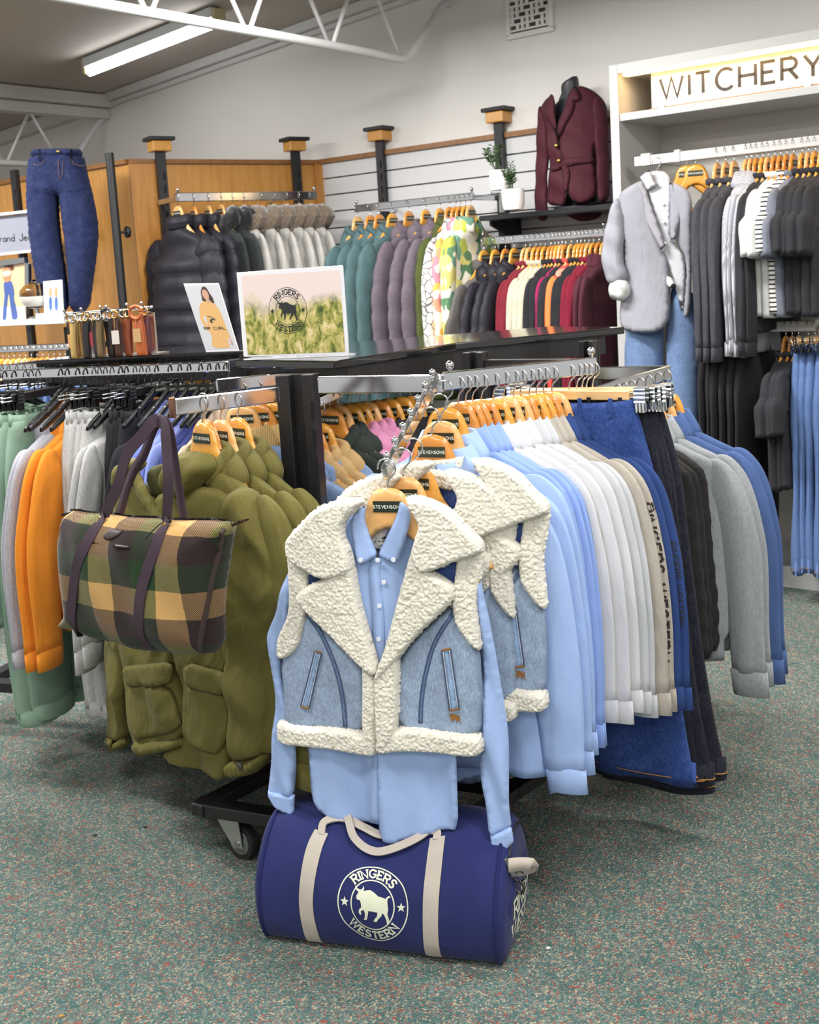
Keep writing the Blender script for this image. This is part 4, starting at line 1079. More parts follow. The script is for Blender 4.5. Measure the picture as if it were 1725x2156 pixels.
# pot plants
POTM = blobs('marbled_ceramic', [(226, 224, 222), (222, 220, 218), (214, 212, 212)], 9., .3); LEAF = cloth('plant_leaf', (64, 88, 50), 'weave', .3, .5)
def pot(cx, ybot, Y, h, rad, sd, label, lean):
    b_ = P(cx, ybot, Y); r = thing('potted_plant', Matrix.Translation(b_), label, 'plant', 'pot plants on the black shelf')
    MB().lathe([(.3*rad, 0), (.86*rad, .004), (.97*rad, .03), (rad, h*.5), (rad, h), (rad*.9, h), (rad*.88, h-.02)], 26).build('pot', POTM, r, smooth='auto')
    MB().lathe([(0.01, h-.022), (rad*.88, h-.02), (rad*.87, h-.03)], 20).build('soil', flat('soil', (48, 36, 28), .95), r)
    rn = random.Random(sd); st_ = MB(); lf = MB()
    for i in range(7):
        a = rn.uniform(0, 6.28); hh = rn.uniform(.06, .13); tip = Vector((math.cos(a)*.045+lean*.3, math.sin(a)*.04, h+hh))
        pts = spline([(math.cos(a)*.01, math.sin(a)*.01, h-.02), tip*.5+Vector((lean*.1, 0, h*.5)), tip], 5); st_.tube(pts, .0022, 6)
        for j, q in enumerate(pts[4:]):
            for sg_ in (-1, 1):
                d = Vector((math.cos(a+sg_*1.3), math.sin(a+sg_*1.3), .35+rn.uniform(-.3, .3))).normalized(); l_ = rn.uniform(.022, .036)
                sd_ = d.cross(Vector((0, 0, 1))).normalized()*l_*.27; up_ = sd_.cross(d).normalized()*.0018
                lf.add([q, q+d*l_*.5+sd_, q+d*l_, q+d*l_*.5-sd_, q+d*l_*.5+up_*2, q+d*l_*.5-up_], [(0, 1, 4), (1, 2, 4), (2, 3, 4), (3, 0, 4), (1, 0, 5), (2, 1, 5), (3, 2, 5), (0, 3, 5)])
    st_.build('stem', LEAF, r); lf.build('leaves', LEAF, r, smooth=False)
pb = G(1082, 443, SHELFZ); pot(1082, 443, pb[1], .105, .058, 3, 'white marbled pot with a small leafy plant, front one of two on the shelf', 0)
pb2 = Vector(P(1055, 402, pb[1]+.16))
pot(1054, 402, pb[1]+.16, .105, .055, 5, 'white marbled pot with trailing plant, rear one of two on the shelf', -.10)
rs = thing('plant_riser', Matrix.Translation((pb2.x, pb2.y, SHELFZ)), 'small chrome riser under the rear pot plant', 'stand')
MB().box((0, 0, (pb2.z-SHELFZ)-.006), (.10, .10, .011)).build('top', CHROME_DULL, rs, smooth=False)
MB().box((0, 0, (pb2.z-SHELFZ)/2-.006), (.02, .06, (pb2.z-SHELFZ)-.012)).build('leg', CHROME_DULL, rs, smooth=False)
# ================================================================== FREE-STANDING RACKS
E1 = np.array([.922, -.387, 0]); E2 = np.array([.387, .922, 0])
def beam_loop(mb, poly, w, z0, z1, closed=True):
    n = len(poly)
    for i in range(n if closed else n-1):
        dz = (i % 2)*.0008; a = Vector((*poly[i][:2], (z0+z1)/2-dz)); b = Vector((*poly[(i+1) % n][:2], (z0+z1)/2-dz)); d = (b-a).normalized()
        mb.bar(a-d*w/2, b+d*w/2, w, z1-z0)
    return mb
def caster(parent, x, y, yaw, top):
    R = Matrix.Translation((x, y, 0)) @ Matrix.Rotation(yaw, 4, 'Z')
    def tr(mb): mb.v = [tuple(R @ Vector(v)) for v in mb.v]; return mb
    w = tr(MB().lathe([(.026, -.014), (.046, -.015), (.049, -.010), (.0495, 0), (.049, .010), (.046, .015), (.026, .014)], 32, (.028, 0, .0495), 'y')).build('caster_wheel', flat('black_rubber', (24, 24, 25), .6), parent, smooth='auto')
    tr(MB().lathe([(.004, -.019), (.020, -.018), (.030, -.0155), (.033, -.016), (.034, -.0145), (.034, .0145), (.033, .016), (.030, .0155), (.020, .018), (.004, .019)], 32, (.028, 0, .0495), 'y')).build('hub', CHROME_DULL, w, smooth='auto')
    mb = MB()
    for s in (-1, 1):
        pts = [(-.040, top-.004), (.036, top-.004), (.046, .040), (.016, .036), (-.004, .058), (-.036, top-.03)]
        n_ = len(pts); vs = [(p[0], s*.022-.0015, p[1]) for p in pts]+[(p[0], s*.022+.0015, p[1]) for p in pts]
        mb.add(vs, [tuple(range(n_)), tuple(range(2*n_-1, n_-1, -1))]+[(i, i+n_, (i+1) % n_+n_, (i+1) % n_) for i in range(n_)])
    mb.box((-.002, 0, top-.004), (.078, .047, .008))
    tr(mb).build('caster_fork', flat('zinc_plate', (186, 188, 184), .35, .85), parent, smooth=False)
    tr(MB().lathe([(.004, -.026), (.008, -.026), (.0085, .026), (.004, .026)], 12, (.028, 0, .0495), 'y')).build('axle_bolt', CHROME_DULL, w, smooth='auto')
    tr(MB().lathe([(.034, top-.006), (.036, top-.001), (.034, top)], 20)).build('caster_plate', flat('oxide_red', (96, 40, 34), .6), parent, smooth='auto')
GLOSSB = flat('gloss_black_top', (24, 23, 24), .12, coat=.5)
# ---- main rack
mr = thing('clothes_rack', Matrix.Identity(4), 'black wheeled rack with glossy top in the centre of the shop', 'clothes rack')
LF, RF, RB = G(408, 1697, .165), G(924, 1775, .165), np.array([.93, 3.69, .165]); LB = LF+(RB-RF)
mb = beam_loop(MB(), [LF+(.02, .03, 0), RF+(-.005, .04, 0), RB, LB], .05, .130, .165); 
mid = lambda a, b, t: a+(b-a)*t
mb.bar(tuple(mid(LF, LB, .26)[:2])+(.1475,), tuple(mid(RF, RB, .26)[:2])+(.1475,), .05, .034)
mb.build('base_frame', BLACK, mr, smooth=False, bevel=.004)
for q, yw in ((LF+(.098, .035, 0), -.6), (RF+(-.10, .10, 0), .5), (RB+(-.02, .06, 0), 1.2), (LB+(.06, -.06, 0), .2)): caster(mr, q[0], q[1], yw, .13)
TP = [G(495, 757, 1.32), G(703, 760, 1.32), G(960, 722, 1.32), G(1316, 688, 1.32)]
TP += [TP[3]+(-.22, .30, 0), TP[2]+(-.28, .38, 0), TP[0]+(.10, .42, 0)]
mb = MB(); n_ = len(TP); cx_ = sum(p[0] for p in TP)/n_; cy_ = sum(p[1] for p in TP)/n_
mb.add([(p[0], p[1], 1.32) for p in TP]+[(p[0], p[1], 1.296) for p in TP], [tuple(range(n_)), tuple(range(2*n_-1, n_-1, -1))]+[(i, i+n_, (i+1) % n_+n_, (i+1) % n_) for i in range(n_)])
mb.build('top', GLOSSB, mr, smooth=False, bevel=.004)
ins = [np.array([cx_+(p[0]-cx_)*.87, cy_+(p[1]-cy_)*.87, 1.27]) for p in TP]
beam_loop(MB(), ins, .03, 1.235, 1.296).build('apron', BLACK, mr, smooth=False)
def post(px0, px1, Y, slots=True, zb=.165, dpx=None):
    a = P(px0, 900, Y); b = P(px1, 900, Y-.03)
    a = Vector((a[0], a[1], 0)); b = Vector((b[0], b[1], 0)); d = (b-a); ln = d.length; u = d.normalized()
    R = Matrix((u, Vector((-u.y, u.x, 0)), Vector((0, 0, 1)))).transposed()
    mb = MB(); w1, w2 = ln*.36, ln*.30; h = 1.296-zb; zc = zb+h/2
    mb.box(a+u*w1/2+Vector((0, 0, zc)), (w1, .05, h), R); mb.box(b-u*w2/2+Vector((0, 0, zc)), (w2, .05, h), R)
    mb.box((a+b)/2+Vector((-u.y, u.x, 0))*.012+Vector((0, 0, zc)), (ln, .012, h), R)
    mb.build('post', BLACK, mr, smooth=False, bevel=.002)
    if slots:
        mb = MB(); z = 1.20
        while z > .3: mb.box(b-u*.004+Vector((u.y, -u.x, 0))*.026+Vector((0, 0, z)), (.010, .003, .05), R); z -= .074
        mb.build('slot_row', SLOT, mr, smooth=False)
    return a, b
FA, FB = post(595, 672, 3.00)
post(988, 1030, 3.42, False); post(1232, 1262, 3.62, False)
# right-hand arm, its rail and the second arm
RNr, RFr = np.array([.089, 2.791, 1.285]), np.array([.504, 2.979, 1.285])
def bar_thing(name, label, cat, parts, group=None):
    o0 = Vector(parts[0][1]); r = thing(name, Matrix.Translation(o0), label, cat, group)
    for nm, a, b, w, h in parts: MB().bar(Vector(a)-o0, Vector(b)-o0, w, h).build(nm, CHROME, r, smooth=False, bevel=.003)
    return r
FBp = np.array([FB.x+.01, FB.y-.03, 1.268]); 
ra = bar_thing('hang_rail', 'chrome rail on the right of the centre rack carrying blue, white and navy shirts', 'rail',
    [('bar', RNr+(0, 0, -.012), RFr+(0, 0, -.012), .014, .046), ('arm', FBp, RNr+(.0, 0, -.017), .016, .046), ('arm', P(1012, 770, 3.40), RFr+(0, 0, -.012), .014, .04)])
mb = MB()
for q in (RNr+(.02, .01, 0), RFr+(-.01, 0, 0)): mb.lathe([(.004, .008), (.006, .016), (.011, .022), (.011, .032), (.004, .038)], 14, Vector(q)-Vector(RNr+(0, 0, -.012)))
mb.build('end_knob', CHROME, ra)
# sloping waterfall arm in front
WS, WT = np.array([.074, 2.775, 1.285]), np.array([-.062, 2.452, 1.108])
wf = bar_thing('waterfall_arm', 'sloping chrome arm with ball stops holding sherpa vests and blue shirts', 'rail', [('bar', WS, WT, .014, .034)])
wd = Vector(WT-WS); nrm = Vector((1, 0, 0)).cross(wd).normalized(); nrm = nrm if nrm.z > 0 else -nrm
BALL = []
for k in range(7):
    q = Vector(WS)+wd*(.95-.87*k/6)
    BALL.append(np.array(q+nrm*.017)); o0 = Vector(WS)
    MB().tube([q+nrm*.015-o0, q+nrm*.024-o0], .004, 8).lathe([(.001, .021), (.0075, .024), (.009, .030), (.0075, .036), (.001, .039)], 12, q-o0).build('ball_stop', CHROME, wf)
# left arm with the olive coats
LAi, LAo = np.array([FA.x+.02, FA.y-.0, 1.245]), np.array([-.578, 2.755, 1.252])
la = bar_thing('hang_rail', 'chrome arm on the left of the centre rack carrying the olive coats', 'rail', [('bar', LAo, LAi, .013, .042)])
MB().box((-.004, -.004, 0), (.016, .016, .052)).build('end_plate', flat('copper_tint_steel', (150, 112, 92), .2, 1.), la, smooth=False, bevel=.003)
LBi, LBo = np.array([FA.x+.05, FA.y+.30, 1.262]), np.array([-.54, 3.16, 1.262])
lb_ = bar_thing('hang_rail', 'second chrome arm behind the olive coats carrying tan-collared blue jackets', 'rail', [('bar', LBo, LBi, .013, .036)])
# rail behind the post (pink and dark green hoodies), far right rail (grey sweatshirts)
BKa, BKb = np.array([-.27, 3.30, 1.235]), np.array([.10, 3.52, 1.235])
bar_thing('hang_rail', 'chrome rail behind the black post carrying pink and dark green hoodies', 'rail', [('bar', BKa, BKb, .013, .04)])
R2n, R2f = np.array([.50, 3.06, 1.185]), np.array([.79, 3.36, 1.205])
rb_ = bar_thing('hang_rail', 'far right chrome rail of the centre rack carrying grey sweatshirts', 'rail', [('bar', R2n, R2f, .013, .04), ('arm', np.array([.57, 3.50, 1.20]), R2f, .013, .04)])
# ---- left rack
lr = thing('clothes_rack', Matrix.Identity(4), 'black wheeled rack on the left with belts on its top and hoodies below', 'clothes rack')
LT = [np.array([-1.28, 3.88, 1.32]), np.array([-.53, 3.77, 1.32])]; LT += [LT[1]+E2*.45, LT[0]+E2*.45]
mb = MB().add([(p[0], p[1], 1.32) for p in LT]+[(p[0], p[1], 1.295) for p in LT], [(0, 1, 2, 3), (7, 6, 5, 4)]+[(i, i+4, (i+1) % 4+4, (i+1) % 4) for i in range(4)])
mb.build('top', GLOSSB, lr, smooth=False, bevel=.004)
beam_loop(MB(), [p+(LT[(i+2) % 4]-p)*.05 for i, p in enumerate(LT)], .03, 1.225, 1.295).build('apron', BLACK, lr, smooth=False)
beam_loop(MB(), [np.array([-1.62, 3.95, 0]), np.array([-.55, 3.62, 0]), np.array([-.30, 4.25, 0]), np.array([-1.35, 4.65, 0])], .05, .13, .165).build('base_frame', BLACK, lr, smooth=False)
for t_ in (.12, .85):
    p = LT[0]+(LT[1]-LT[0])*t_+E2*.2; MB().box((p[0], p[1], .73), (.08, .05, 1.13)).build('post', BLACK, lr, smooth=False)
q = G(75, 1372); caster(lr, q[0], q[1], .5, .13); caster(lr, -.6, 3.72, .2, .13); caster(lr, -1.3, 4.55, .2, .13); caster(lr, -.4, 4.2, .2, .13)
L2a, L2b = np.array([-1.36, 3.77, 1.285]), np.array([-.56, 3.55, 1.285])
r = rail('hang_rail', L2a, L2b, 'chrome rail on the left rack carrying sage, grey and orange sweatshirts', .016, .034, [(.12, E2*.28), (.9, E2*.28)], knobs=False)
# ================================================================== SIGNS ON THE RACK TOPS
ACR = flat('white_acrylic', (232, 232, 236), .15, coat=.6)
SG = frame(G(616, 754, 1.3205), (.97, -.24), -.02)
sg = thing('sign_holder', SG, 'clear white sign holder with a grassy field print and round bull badge', 'sign')
cn = pxs(SG, [(514, 751), (735, 747), (722, 559), (499, 574)])
zb_ = min(c[1] for c in cn); cn = [(a, max(b, .0)) for a, b in cn]
MB().prism(cn, -.004, .006).build('holder', ACR, sg, smooth=False, bevel=.0015)
MB().box(((cn[0][0]+cn[1][0])/2, .03, .002), (cn[1][0]-cn[0][0], .07, .004)).build('foot', ACR, sg, smooth=False)
# printed picture: grass field under a pale sky, colours belong to the print
m, t, b = newmat('grass_field_print'); tc = N(t, 'ShaderNodeTexCoord'); sx = N(t, 'ShaderNodeSeparateXYZ'); L(t, tc.outputs['Object'], sx.inputs[0])
nz = N(t, 'ShaderNodeTexNoise', i_Scale=38., i_Detail=6., i_Roughness=.7, i_Distortion=.6); mp = N(t, 'ShaderNodeMapping'); mp.inputs['Scale'].default_value = (1.2, 1, .7); mp.inputs['Rotation'].default_value = (0, .5, 0); L(t, tc.outputs['Object'], mp.inputs[0]); L(t, mp.outputs[0], nz.inputs[0])
gr = ramp(t, nz.outputs[0], [(.30, lin((52, 66, 38))), (.42, lin((104, 118, 46))), (.5, lin((168, 164, 84))), (.6, lin((214, 196, 132))), (.74, lin((242, 232, 212)))])
n2 = N(t, 'ShaderNodeTexNoise', i_Scale=11., i_Detail=5.); L(t, tc.outputs['Object'], n2.inputs[0])
ma = N(t, 'ShaderNodeMath', operation='MULTIPLY_ADD'); L(t, n2.outputs[0], ma.inputs[0]); ma.inputs[1].default_value = .17; L(t, sx.outputs[2], ma.inputs[2])
mk = ramp(t, ma.outputs[0], [(.215, (0, 0, 0)), (.27, (1, 1, 1))])
mx = N(t, 'ShaderNodeMix', data_type='RGBA'); L(t, mk.outputs[0], mx.inputs[0]); L(t, gr.outputs[0], mx.inputs[6]); mx.inputs[7].default_value = c4((232, 214, 208))
L(t, mx.outputs[2], b.inputs['Base Color']); b.inputs['Roughness'].default_value = .25
pc = pxs(SG, [(522, 748), (727, 741), (715, 569), (508, 581)], -.0046); pc = [(a, max(b_, .008)) for a, b_ in pc]
decal([pc], sg, 'picture', m, lambda u, v: (u, -.0046, v))
bx, bz = px2l(SG, 606, 654, -.005); kx = (px2l(SG, 646, 654)[0]-px2l(SG, 566, 654)[0])/2; kz = (px2l(SG, 606, 606)[1]-px2l(SG, 606, 703)[1])/2
decal([[(p[0]*kx+bx, p[1]*kz+bz) for p in q] for q in badge(1., .022)], sg, 'badge', flat('badge_ink', (34, 36, 36), .6), lambda u, v: (u, -.0052, v))
# slanted acrylic picture stand
RS = frame(np.array([*G(470, 741, 1.3205)[:2], 1.3205]), (.96, -.27), 0)
rs = thing('sign_holder', RS, 'slanted narrow acrylic sign of a woman in an orange hoodie beside the belts', 'sign')
cn = pxs(RS, [(435, 738), (503, 734), (460, 596), (387, 597)]); cn[0] = (cn[0][0], .001); cn[1] = (cn[1][0], .001)
MB().prism(cn, -.004, .004).build('holder', ACR, rs, smooth=False, bevel=.0015)
A6 = (370, 580, 11.5)
def rp(name, pts, rgb, off, ch=1):
    q = cut(RS, A6, pts, off); q = chaikin(q, ch) if ch else q
    return decal([q], rs, name, flat('print_'+name+str(rgb[0]), rgb, .5), lambda u, v: (u, off, v))
rp('picture', [(215, 260), (1030, 215), (1500, 1770), (720, 1800)], (206, 208, 212), -.0046, 0)
rp('figure_hoodie', [(640, 630), (750, 600), (860, 640), (1000, 740), (1090, 900), (1160, 1100), (1240, 1300), (1330, 1500), (1350, 1560), (1270, 1500), (1260, 1540), (1310, 1720), (1320, 1745), (880, 1775), (880, 1500), (830, 1380), (720, 1260), (600, 1080), (575, 900), (570, 740)], (222, 178, 116), -.0050)
rp('figure_gap', [(670, 1050), (710, 960), (760, 1100), (790, 1220)], (206, 208, 212), -.0052)
rp('figure_hair', [(640, 270), (700, 265), (760, 320), (830, 450), (890, 520), (950, 690), (860, 650), (790, 560), (720, 640), (640, 610), (630, 520), (600, 400)], (66, 52, 50), -.0052)
rp('figure_face', [(640, 350), (700, 335), (760, 380), (805, 480), (800, 580), (830, 650), (770, 690), (740, 600), (680, 540), (630, 440)], (206, 160, 134), -.0054)
rp('figure_hand', [(1310, 1540), (1360, 1580), (1390, 1660), (1360, 1710), (1340, 1640)], (206, 150, 130), -.0054)
wv_ = [(730, 990), (830, 985), (950, 1050), (960, 1090), (900, 1075), (880, 1100), (900, 1150), (850, 1150), (820, 1090), (850, 1050), (910, 1050), (840, 1010)]
rp('wave_logo', wv_, (70, 62, 60), -.0056, 0)
tm = text_mesh('RIP CURL', 1, .2, .26, 'l'); tw = max(p[0] for q in tm for p in q); a0 = cut(RS, A6, [(725, 1310)])[0]; a1 = cut(RS, A6, [(1220, 1300)])[0]; hh = cut(RS, A6, [(725, 1250)])[0][1]-a0[1]
decal([[(a0[0]+p[0]/tw*(a1[0]-a0[0])+p[1]*-.004, a0[1]+p[1]*hh+p[0]/tw*(a1[1]-a0[1])) for p in q] for q in tm], rs, 'lettering', flat('badge_ink', (34, 36, 36), .6), lambda u, v: (u, -.0056, v))
# ================================================================== FRONT OUTFIT: SHERPA VEST OVER A BLUE SHIRT
SKY = cloth('pale_blue_oxford', (156, 180, 224), 'weave', .05, .8); SKYI = cloth('inner_blue_cotton', (150, 174, 218), 'weave', .05)
m, t, b = newmat('cream_sherpa'); co = coords(t); v1 = N(t, 'ShaderNodeTexVoronoi', i_Scale=210.); L(t, co, v1.inputs[0])
r = ramp(t, v1.outputs[0], [(.0, lin((250, 246, 234))), (.6, lin((245, 240, 224))), (.9, lin((228, 218, 196)))]); L(t, r.outputs[0], b.inputs['Base Color'])
b.inputs['Roughness'].default_value = .95; b.inputs['Sheen Weight'].default_value = .4; b.inputs['Specular IOR Level'].default_value = .1
nb = N(t, 'ShaderNodeTexNoise', i_Scale=330., i_Detail=3., i_Distortion=2.); L(t, co, nb.inputs[0]); bump(t, b, nb.outputs[0], .8, .004)
SHERPA = m
DEN = cloth('washed_blue_denim', (138, 155, 178), 'denim', .17); DEND = cloth('dark_blue_denim', (48, 68, 120), 'denim', .2)
SEAM = cloth('seam_denim', (92, 112, 146), 'denim', .2); TAN = flat('tan_thread', (140, 92, 40), .7); WTHR = flat('pale_thread', (196, 208, 224), .7); DTHR = flat('dark_thread', (66, 78, 106), .7)
VF = frame(BALL[0], (.95, -.312))
CV = (540, 980, 2.5667)
XC = px2l(VF, 800, 1300)[0]
def vwarp(x, z): return .50*(x-XC)**2-.004*math.sin(x*26+z*6)
vest = thing('sherpa_vest', VF, 'front denim vest with cream sherpa collar worn over a blue shirt', 'vest', None)
def vp(name, pts, mat, th, y0, par=None, **k):
    return pillow(name, cut(VF, CV, pts, y0), mat, par or vest, thick=th, y0=y0, warp=k.pop('warp', vwarp), res=k.pop('res', .010), **k)
FR = dict(fur=.0040, res=.0024, furscale=150., ch=1, edge=.013)
vp('denim_panel', [(262, 780), (330, 850), (480, 980), (590, 1070), (600, 1300), (600, 1440), (350, 1440), (120, 1440), (118, 1250), (102, 1060), (160, 1020), (220, 900)], DEN, .014, -.020, ch=1)
vp('denim_panel', [(1070, 740), (1120, 900), (1195, 1000), (1205, 1150), (1212, 1300), (1208, 1490), (1000, 1470), (755, 1420), (760, 1200), (768, 1040), (900, 890)], DEN, .014, -.022, ch=1)
vp('yoke', [(150, 470), (330, 400), (420, 560), (400, 680), (250, 720), (170, 620)], DEND, .010, -.022, ch=1)
vp('yoke', [(900, 540), (1100, 430), (1190, 480), (1150, 700), (1050, 740), (930, 640)], DEND, .010, -.024, ch=1)
vp('back_panel', [(160, 440), (420, 230), (600, 180), (760, 170), (1000, 250), (1190, 470), (1195, 1000), (1200, 1500), (660, 1490), (118, 1440), (105, 1040), (160, 900)], DEND, .006, .060, ch=1, res=.02, warp=lambda x, z: .1*abs(x-XC)*-.1)
vp('back_neck', [(430, 200), (560, 160), (700, 145), (860, 165), (940, 210), (900, 280), (820, 260), (760, 225), (600, 232), (540, 260), (470, 270)], SHERPA, .018, .056, **FR)
vp('armhole_trim', [(140, 400), (230, 450), (282, 560), (276, 660), (266, 790), (248, 890), (225, 990), (150, 1060), (88, 1062), (88, 950), (132, 870), (160, 780), (155, 620)], SHERPA, .022, -.024, **FR)
vp('armhole_trim', [(1080, 470), (1215, 425), (1212, 540), (1194, 640), (1182, 760), (1200, 890), (1212, 1030), (1150, 985), (1092, 900), (1060, 830), (1052, 720), (1068, 590)], SHERPA, .022, -.026, **FR)
vp('hem_band', [(88, 1396), (230, 1414), (400, 1412), (590, 1425), (670, 1470), (668, 1540), (640, 1562), (480, 1545), (300, 1526), (100, 1526), (86, 1470)], SHERPA, .026, -.026, **FR)
vp('front_band', [(578, 1040), (640, 1100), (672, 1180), (668, 1350), (665, 1530), (600, 1510), (575, 1400), (582, 1200)], SHERPA, .024, -.030, **FR)
vp('hem_band', [(655, 1470), (720, 1420), (830, 1400), (1000, 1438), (1205, 1466), (1222, 1510), (1212, 1580), (1120, 1582), (930, 1545), (780, 1530), (690, 1545), (655, 1520)], SHERPA, .028, -.028, **FR)
vp('front_band', [(640, 1120), (700, 1080), (770, 1020), (778, 1160), (772, 1400), (740, 1500), (670, 1525), (652, 1440), (650, 1250)], SHERPA, .026, -.036, **FR)
vp('lapel', [(530, 510), (450, 560), (350, 615), (235, 675), (192, 722), (225, 770), (320, 850), (430, 940), (560, 1070), (640, 1135), (668, 1100), (640, 1000), (600, 860), (555, 690)], SHERPA, .024, -.042, **FR)
vp('lapel', [(838, 455), (890, 535), (980, 592), (1066, 655), (1072, 725), (1000, 800), (880, 910), (770, 1045), (700, 1120), (652, 1172), (640, 1140), (672, 1060), (705, 960), (740, 820), (770, 700), (805, 580)], SHERPA, .026, -.044, **FR)
vp('collar', [(585, 175), (450, 180), (325, 228), (222, 325), (160, 390), (135, 430), (150, 510), (235, 560), (352, 616), (440, 600), (535, 575), (512, 460), (472, 380), (480, 300), (560, 225)], SHERPA, .026, -.050, **FR)
vp('collar', [(812, 160), (905, 168), (1040, 242), (1122, 345), (1215, 445), (1200, 495), (1080, 520), (945, 576), (880, 575), (832, 490), (860, 390), (884, 320), (852, 262), (820, 210)], SHERPA, .028, -.052, **FR)
def vpath(pts, off): return [(*(lambda q: (q[0], off+vwarp(*q), q[1]))(cut(VF, CV, [p], off)[0]),) for p in pts]
def seam(name, pts, mat, off, w, th=.0015, par=vest): return ribbon(spline(vpath(pts, off), 6), w, th, (0, -1, 0)).build(name, mat, par)
s1 = [(262, 825), (330, 905), (395, 1030), (440, 1160), (465, 1290), (475, 1420)]; s2 = [(1062, 800), (1000, 890), (945, 1000), (905, 1150), (885, 1290), (882, 1400)]
for s in (s1, s2):
    k = seam('seam', s, SEAM, -.0355, .011, .002)
    for dx in (-9, 9): seam('stitching', [(a+dx, b_) for a, b_ in s], DTHR, -.037, .0016, .001, k)
for pts in ([(303, 1016), (340, 1024), (318, 1110), (268, 1330), (222, 1322), (250, 1200)], [(995, 1008), (1040, 1000), (1060, 1120), (1086, 1332), (1036, 1338), (1015, 1150)]):
    w_ = vp('pocket_welt', pts, cloth('pocket_denim', (138, 162, 194), 'denim', .16), .004, -.034, ch=0, res=.006, edge=.004)
    (a0, a1), (b0, b1) = (pts[0], pts[1]), (pts[4], pts[3])
    for ea, eb in ((a0, b0), (a1, b1)):
        i_ = 6 if ea == a0 else -6
        seam('stitching', [(ea[0]+i_, ea[1]), ((ea[0]+eb[0])/2+i_, (ea[1]+eb[1])/2), (eb[0]+i_, eb[1])], WTHR, -.0405, .0014, .001, w_)
        seam('piping', [(ea[0]-i_*.3, ea[1]), ((ea[0]+eb[0])/2-i_*.3, (ea[1]+eb[1])/2), (eb[0]-i_*.3, eb[1])], DTHR, -.0385, .0018, .002, w_)
    for ea, eb in ((a0, a1), (b0, b1)): seam('bar_tack', [ea, ((ea[0]+eb[0])/2, (ea[1]+eb[1])/2), eb], TAN, -.041, .0042, .0015, w_)
bc = cut(VF, CV, [(1062, 1380)], -.038)[0]
decal(bull(bc[0], bc[1], .026), vest, 'bull_embroidery', TAN, lambda u, v: (u, -.0375+vwarp(u, v), v))
# ---- shirt inside
shirt = thing('shirt', VF, 'pale blue button-down shirt inside the front sherpa vest', 'shirt')
def sp_(name, pts, mat, th, y0, **k): return vp(name, pts, mat, th, y0, shirt, **k)
fold = lambda x, z: vwarp(x, z)*.6+.010*math.sin(x*34+1.2+z*2)+.006*math.sin(x*61+z*5)
sp_('front_panel', [(470, 300), (540, 250), (600, 330), (650, 490), (662, 800), (665, 1200), (662, 1540), (662, 1900), (634, 1955), (520, 1945), (400, 1915), (330, 1870), (296, 1800), (285, 1650), (272, 1500), (300, 900), (420, 600)], SKY, .008, -.004, warp=fold, ch=1, edge=.006)
sp_('front_panel', [(640, 500), (760, 300), (850, 240), (890, 330), (850, 560), (900, 900), (1080, 1400), (1086, 1700), (1089, 1985), (1000, 1992), (900, 2010), (800, 2032), (730, 2038), (680, 2020), (664, 1980), (660, 1600), (655, 1100), (650, 800)], SKY, .008, -.010, warp=fold, ch=1, edge=.006)
sp_('back_panel', [(430, 340), (600, 330), (760, 320), (880, 330), (1060, 1500), (1070, 1930), (900, 2046), (700, 2052), (480, 1962), (330, 1880), (290, 1500)], SKYI, .004, .035, ch=1, res=.02)
sp_('sleeve', [(175, 540), (135, 640), (95, 780), (55, 900), (45, 950), (62, 1080), (85, 1300), (75, 1450), (52, 1620), (46, 1790), (46, 1806), (120, 1812), (194, 1812), (200, 1640), (206, 1520), (190, 1400), (150, 1250), (120, 1100), (150, 940), (180, 760), (200, 620)], SKY, .012, .004, warp=lambda x, z: vwarp(x, z)*.4+.007*math.sin(x*90+z*22), ch=1, edge=.012)
c1 = sp_('cuff', [(44, 1772), (120, 1786), (196, 1792), (190, 1905), (150, 1895), (90, 1870), (42, 1812)], SKY, .012, .001, warp=lambda x, z: vwarp(x, z)*.4, ch=0, edge=.005, res=.005)
sp_('sleeve', [(1170, 560), (1195, 560), (1225, 700), (1265, 880), (1300, 1080), (1335, 1320), (1352, 1480), (1360, 1700), (1362, 1860), (1376, 1985), (1310, 2006), (1256, 2018), (1240, 1850), (1210, 1720), (1198, 1600), (1212, 1500), (1228, 1300), (1218, 1080), (1190, 900)], SKY, .012, -.004, warp=lambda x, z: vwarp(x, z)*.4+.007*math.sin(x*90+z*22), ch=1, edge=.012)
c2 = sp_('cuff', [(1256, 2000), (1310, 1992), (1372, 1964), (1384, 2052), (1350, 2092), (1300, 2118), (1270, 2122)], SKY, .012, -.007, warp=lambda x, z: vwarp(x, z)*.4, ch=0, edge=.005, res=.005)
sp_('collar', [(590, 215), (545, 238), (516, 275), (510, 345), (528, 440), (545, 545), (600, 520), (655, 492), (630, 430), (600, 350), (580, 285)], SKY, .007, -.030, ch=1, edge=.005, res=.006)
sp_('collar', [(775, 188), (815, 220), (834, 262), (828, 320), (795, 430), (756, 540), (700, 512), (650, 492), (690, 410), (740, 310), (765, 250)], SKY, .007, -.032, ch=1, edge=.005, res=.006)
sp_('collar_stand', [(585, 225), (680, 330), (770, 195), (790, 230), (720, 380), (660, 500), (610, 400), (575, 290)], SKYI, .004, .012, ch=1, res=.01)
sp_('yoke_lining', [(595, 300), (670, 280), (748, 290), (700, 400), (660, 480), (630, 430)], cloth('white_lining', (222, 222, 226), 'weave'), .003, .006, ch=0, res=.01)
lb = sp_('neck_label', [(622, 388), (702, 386), (700, 430), (624, 430)], flat('black_label', (24, 24, 28), .6), .0015, .0015, ch=0, res=.008, edge=.001)
lc = cut(VF, CV, [(660, 406)], 0)[0]
decal(text_mesh('RINGERS', .0055, .0008, .25, 'c', False, *lc), lb, 'lettering', OFFWHITE, lambda u, v: (u, -.0009+vwarp(u, v), v))
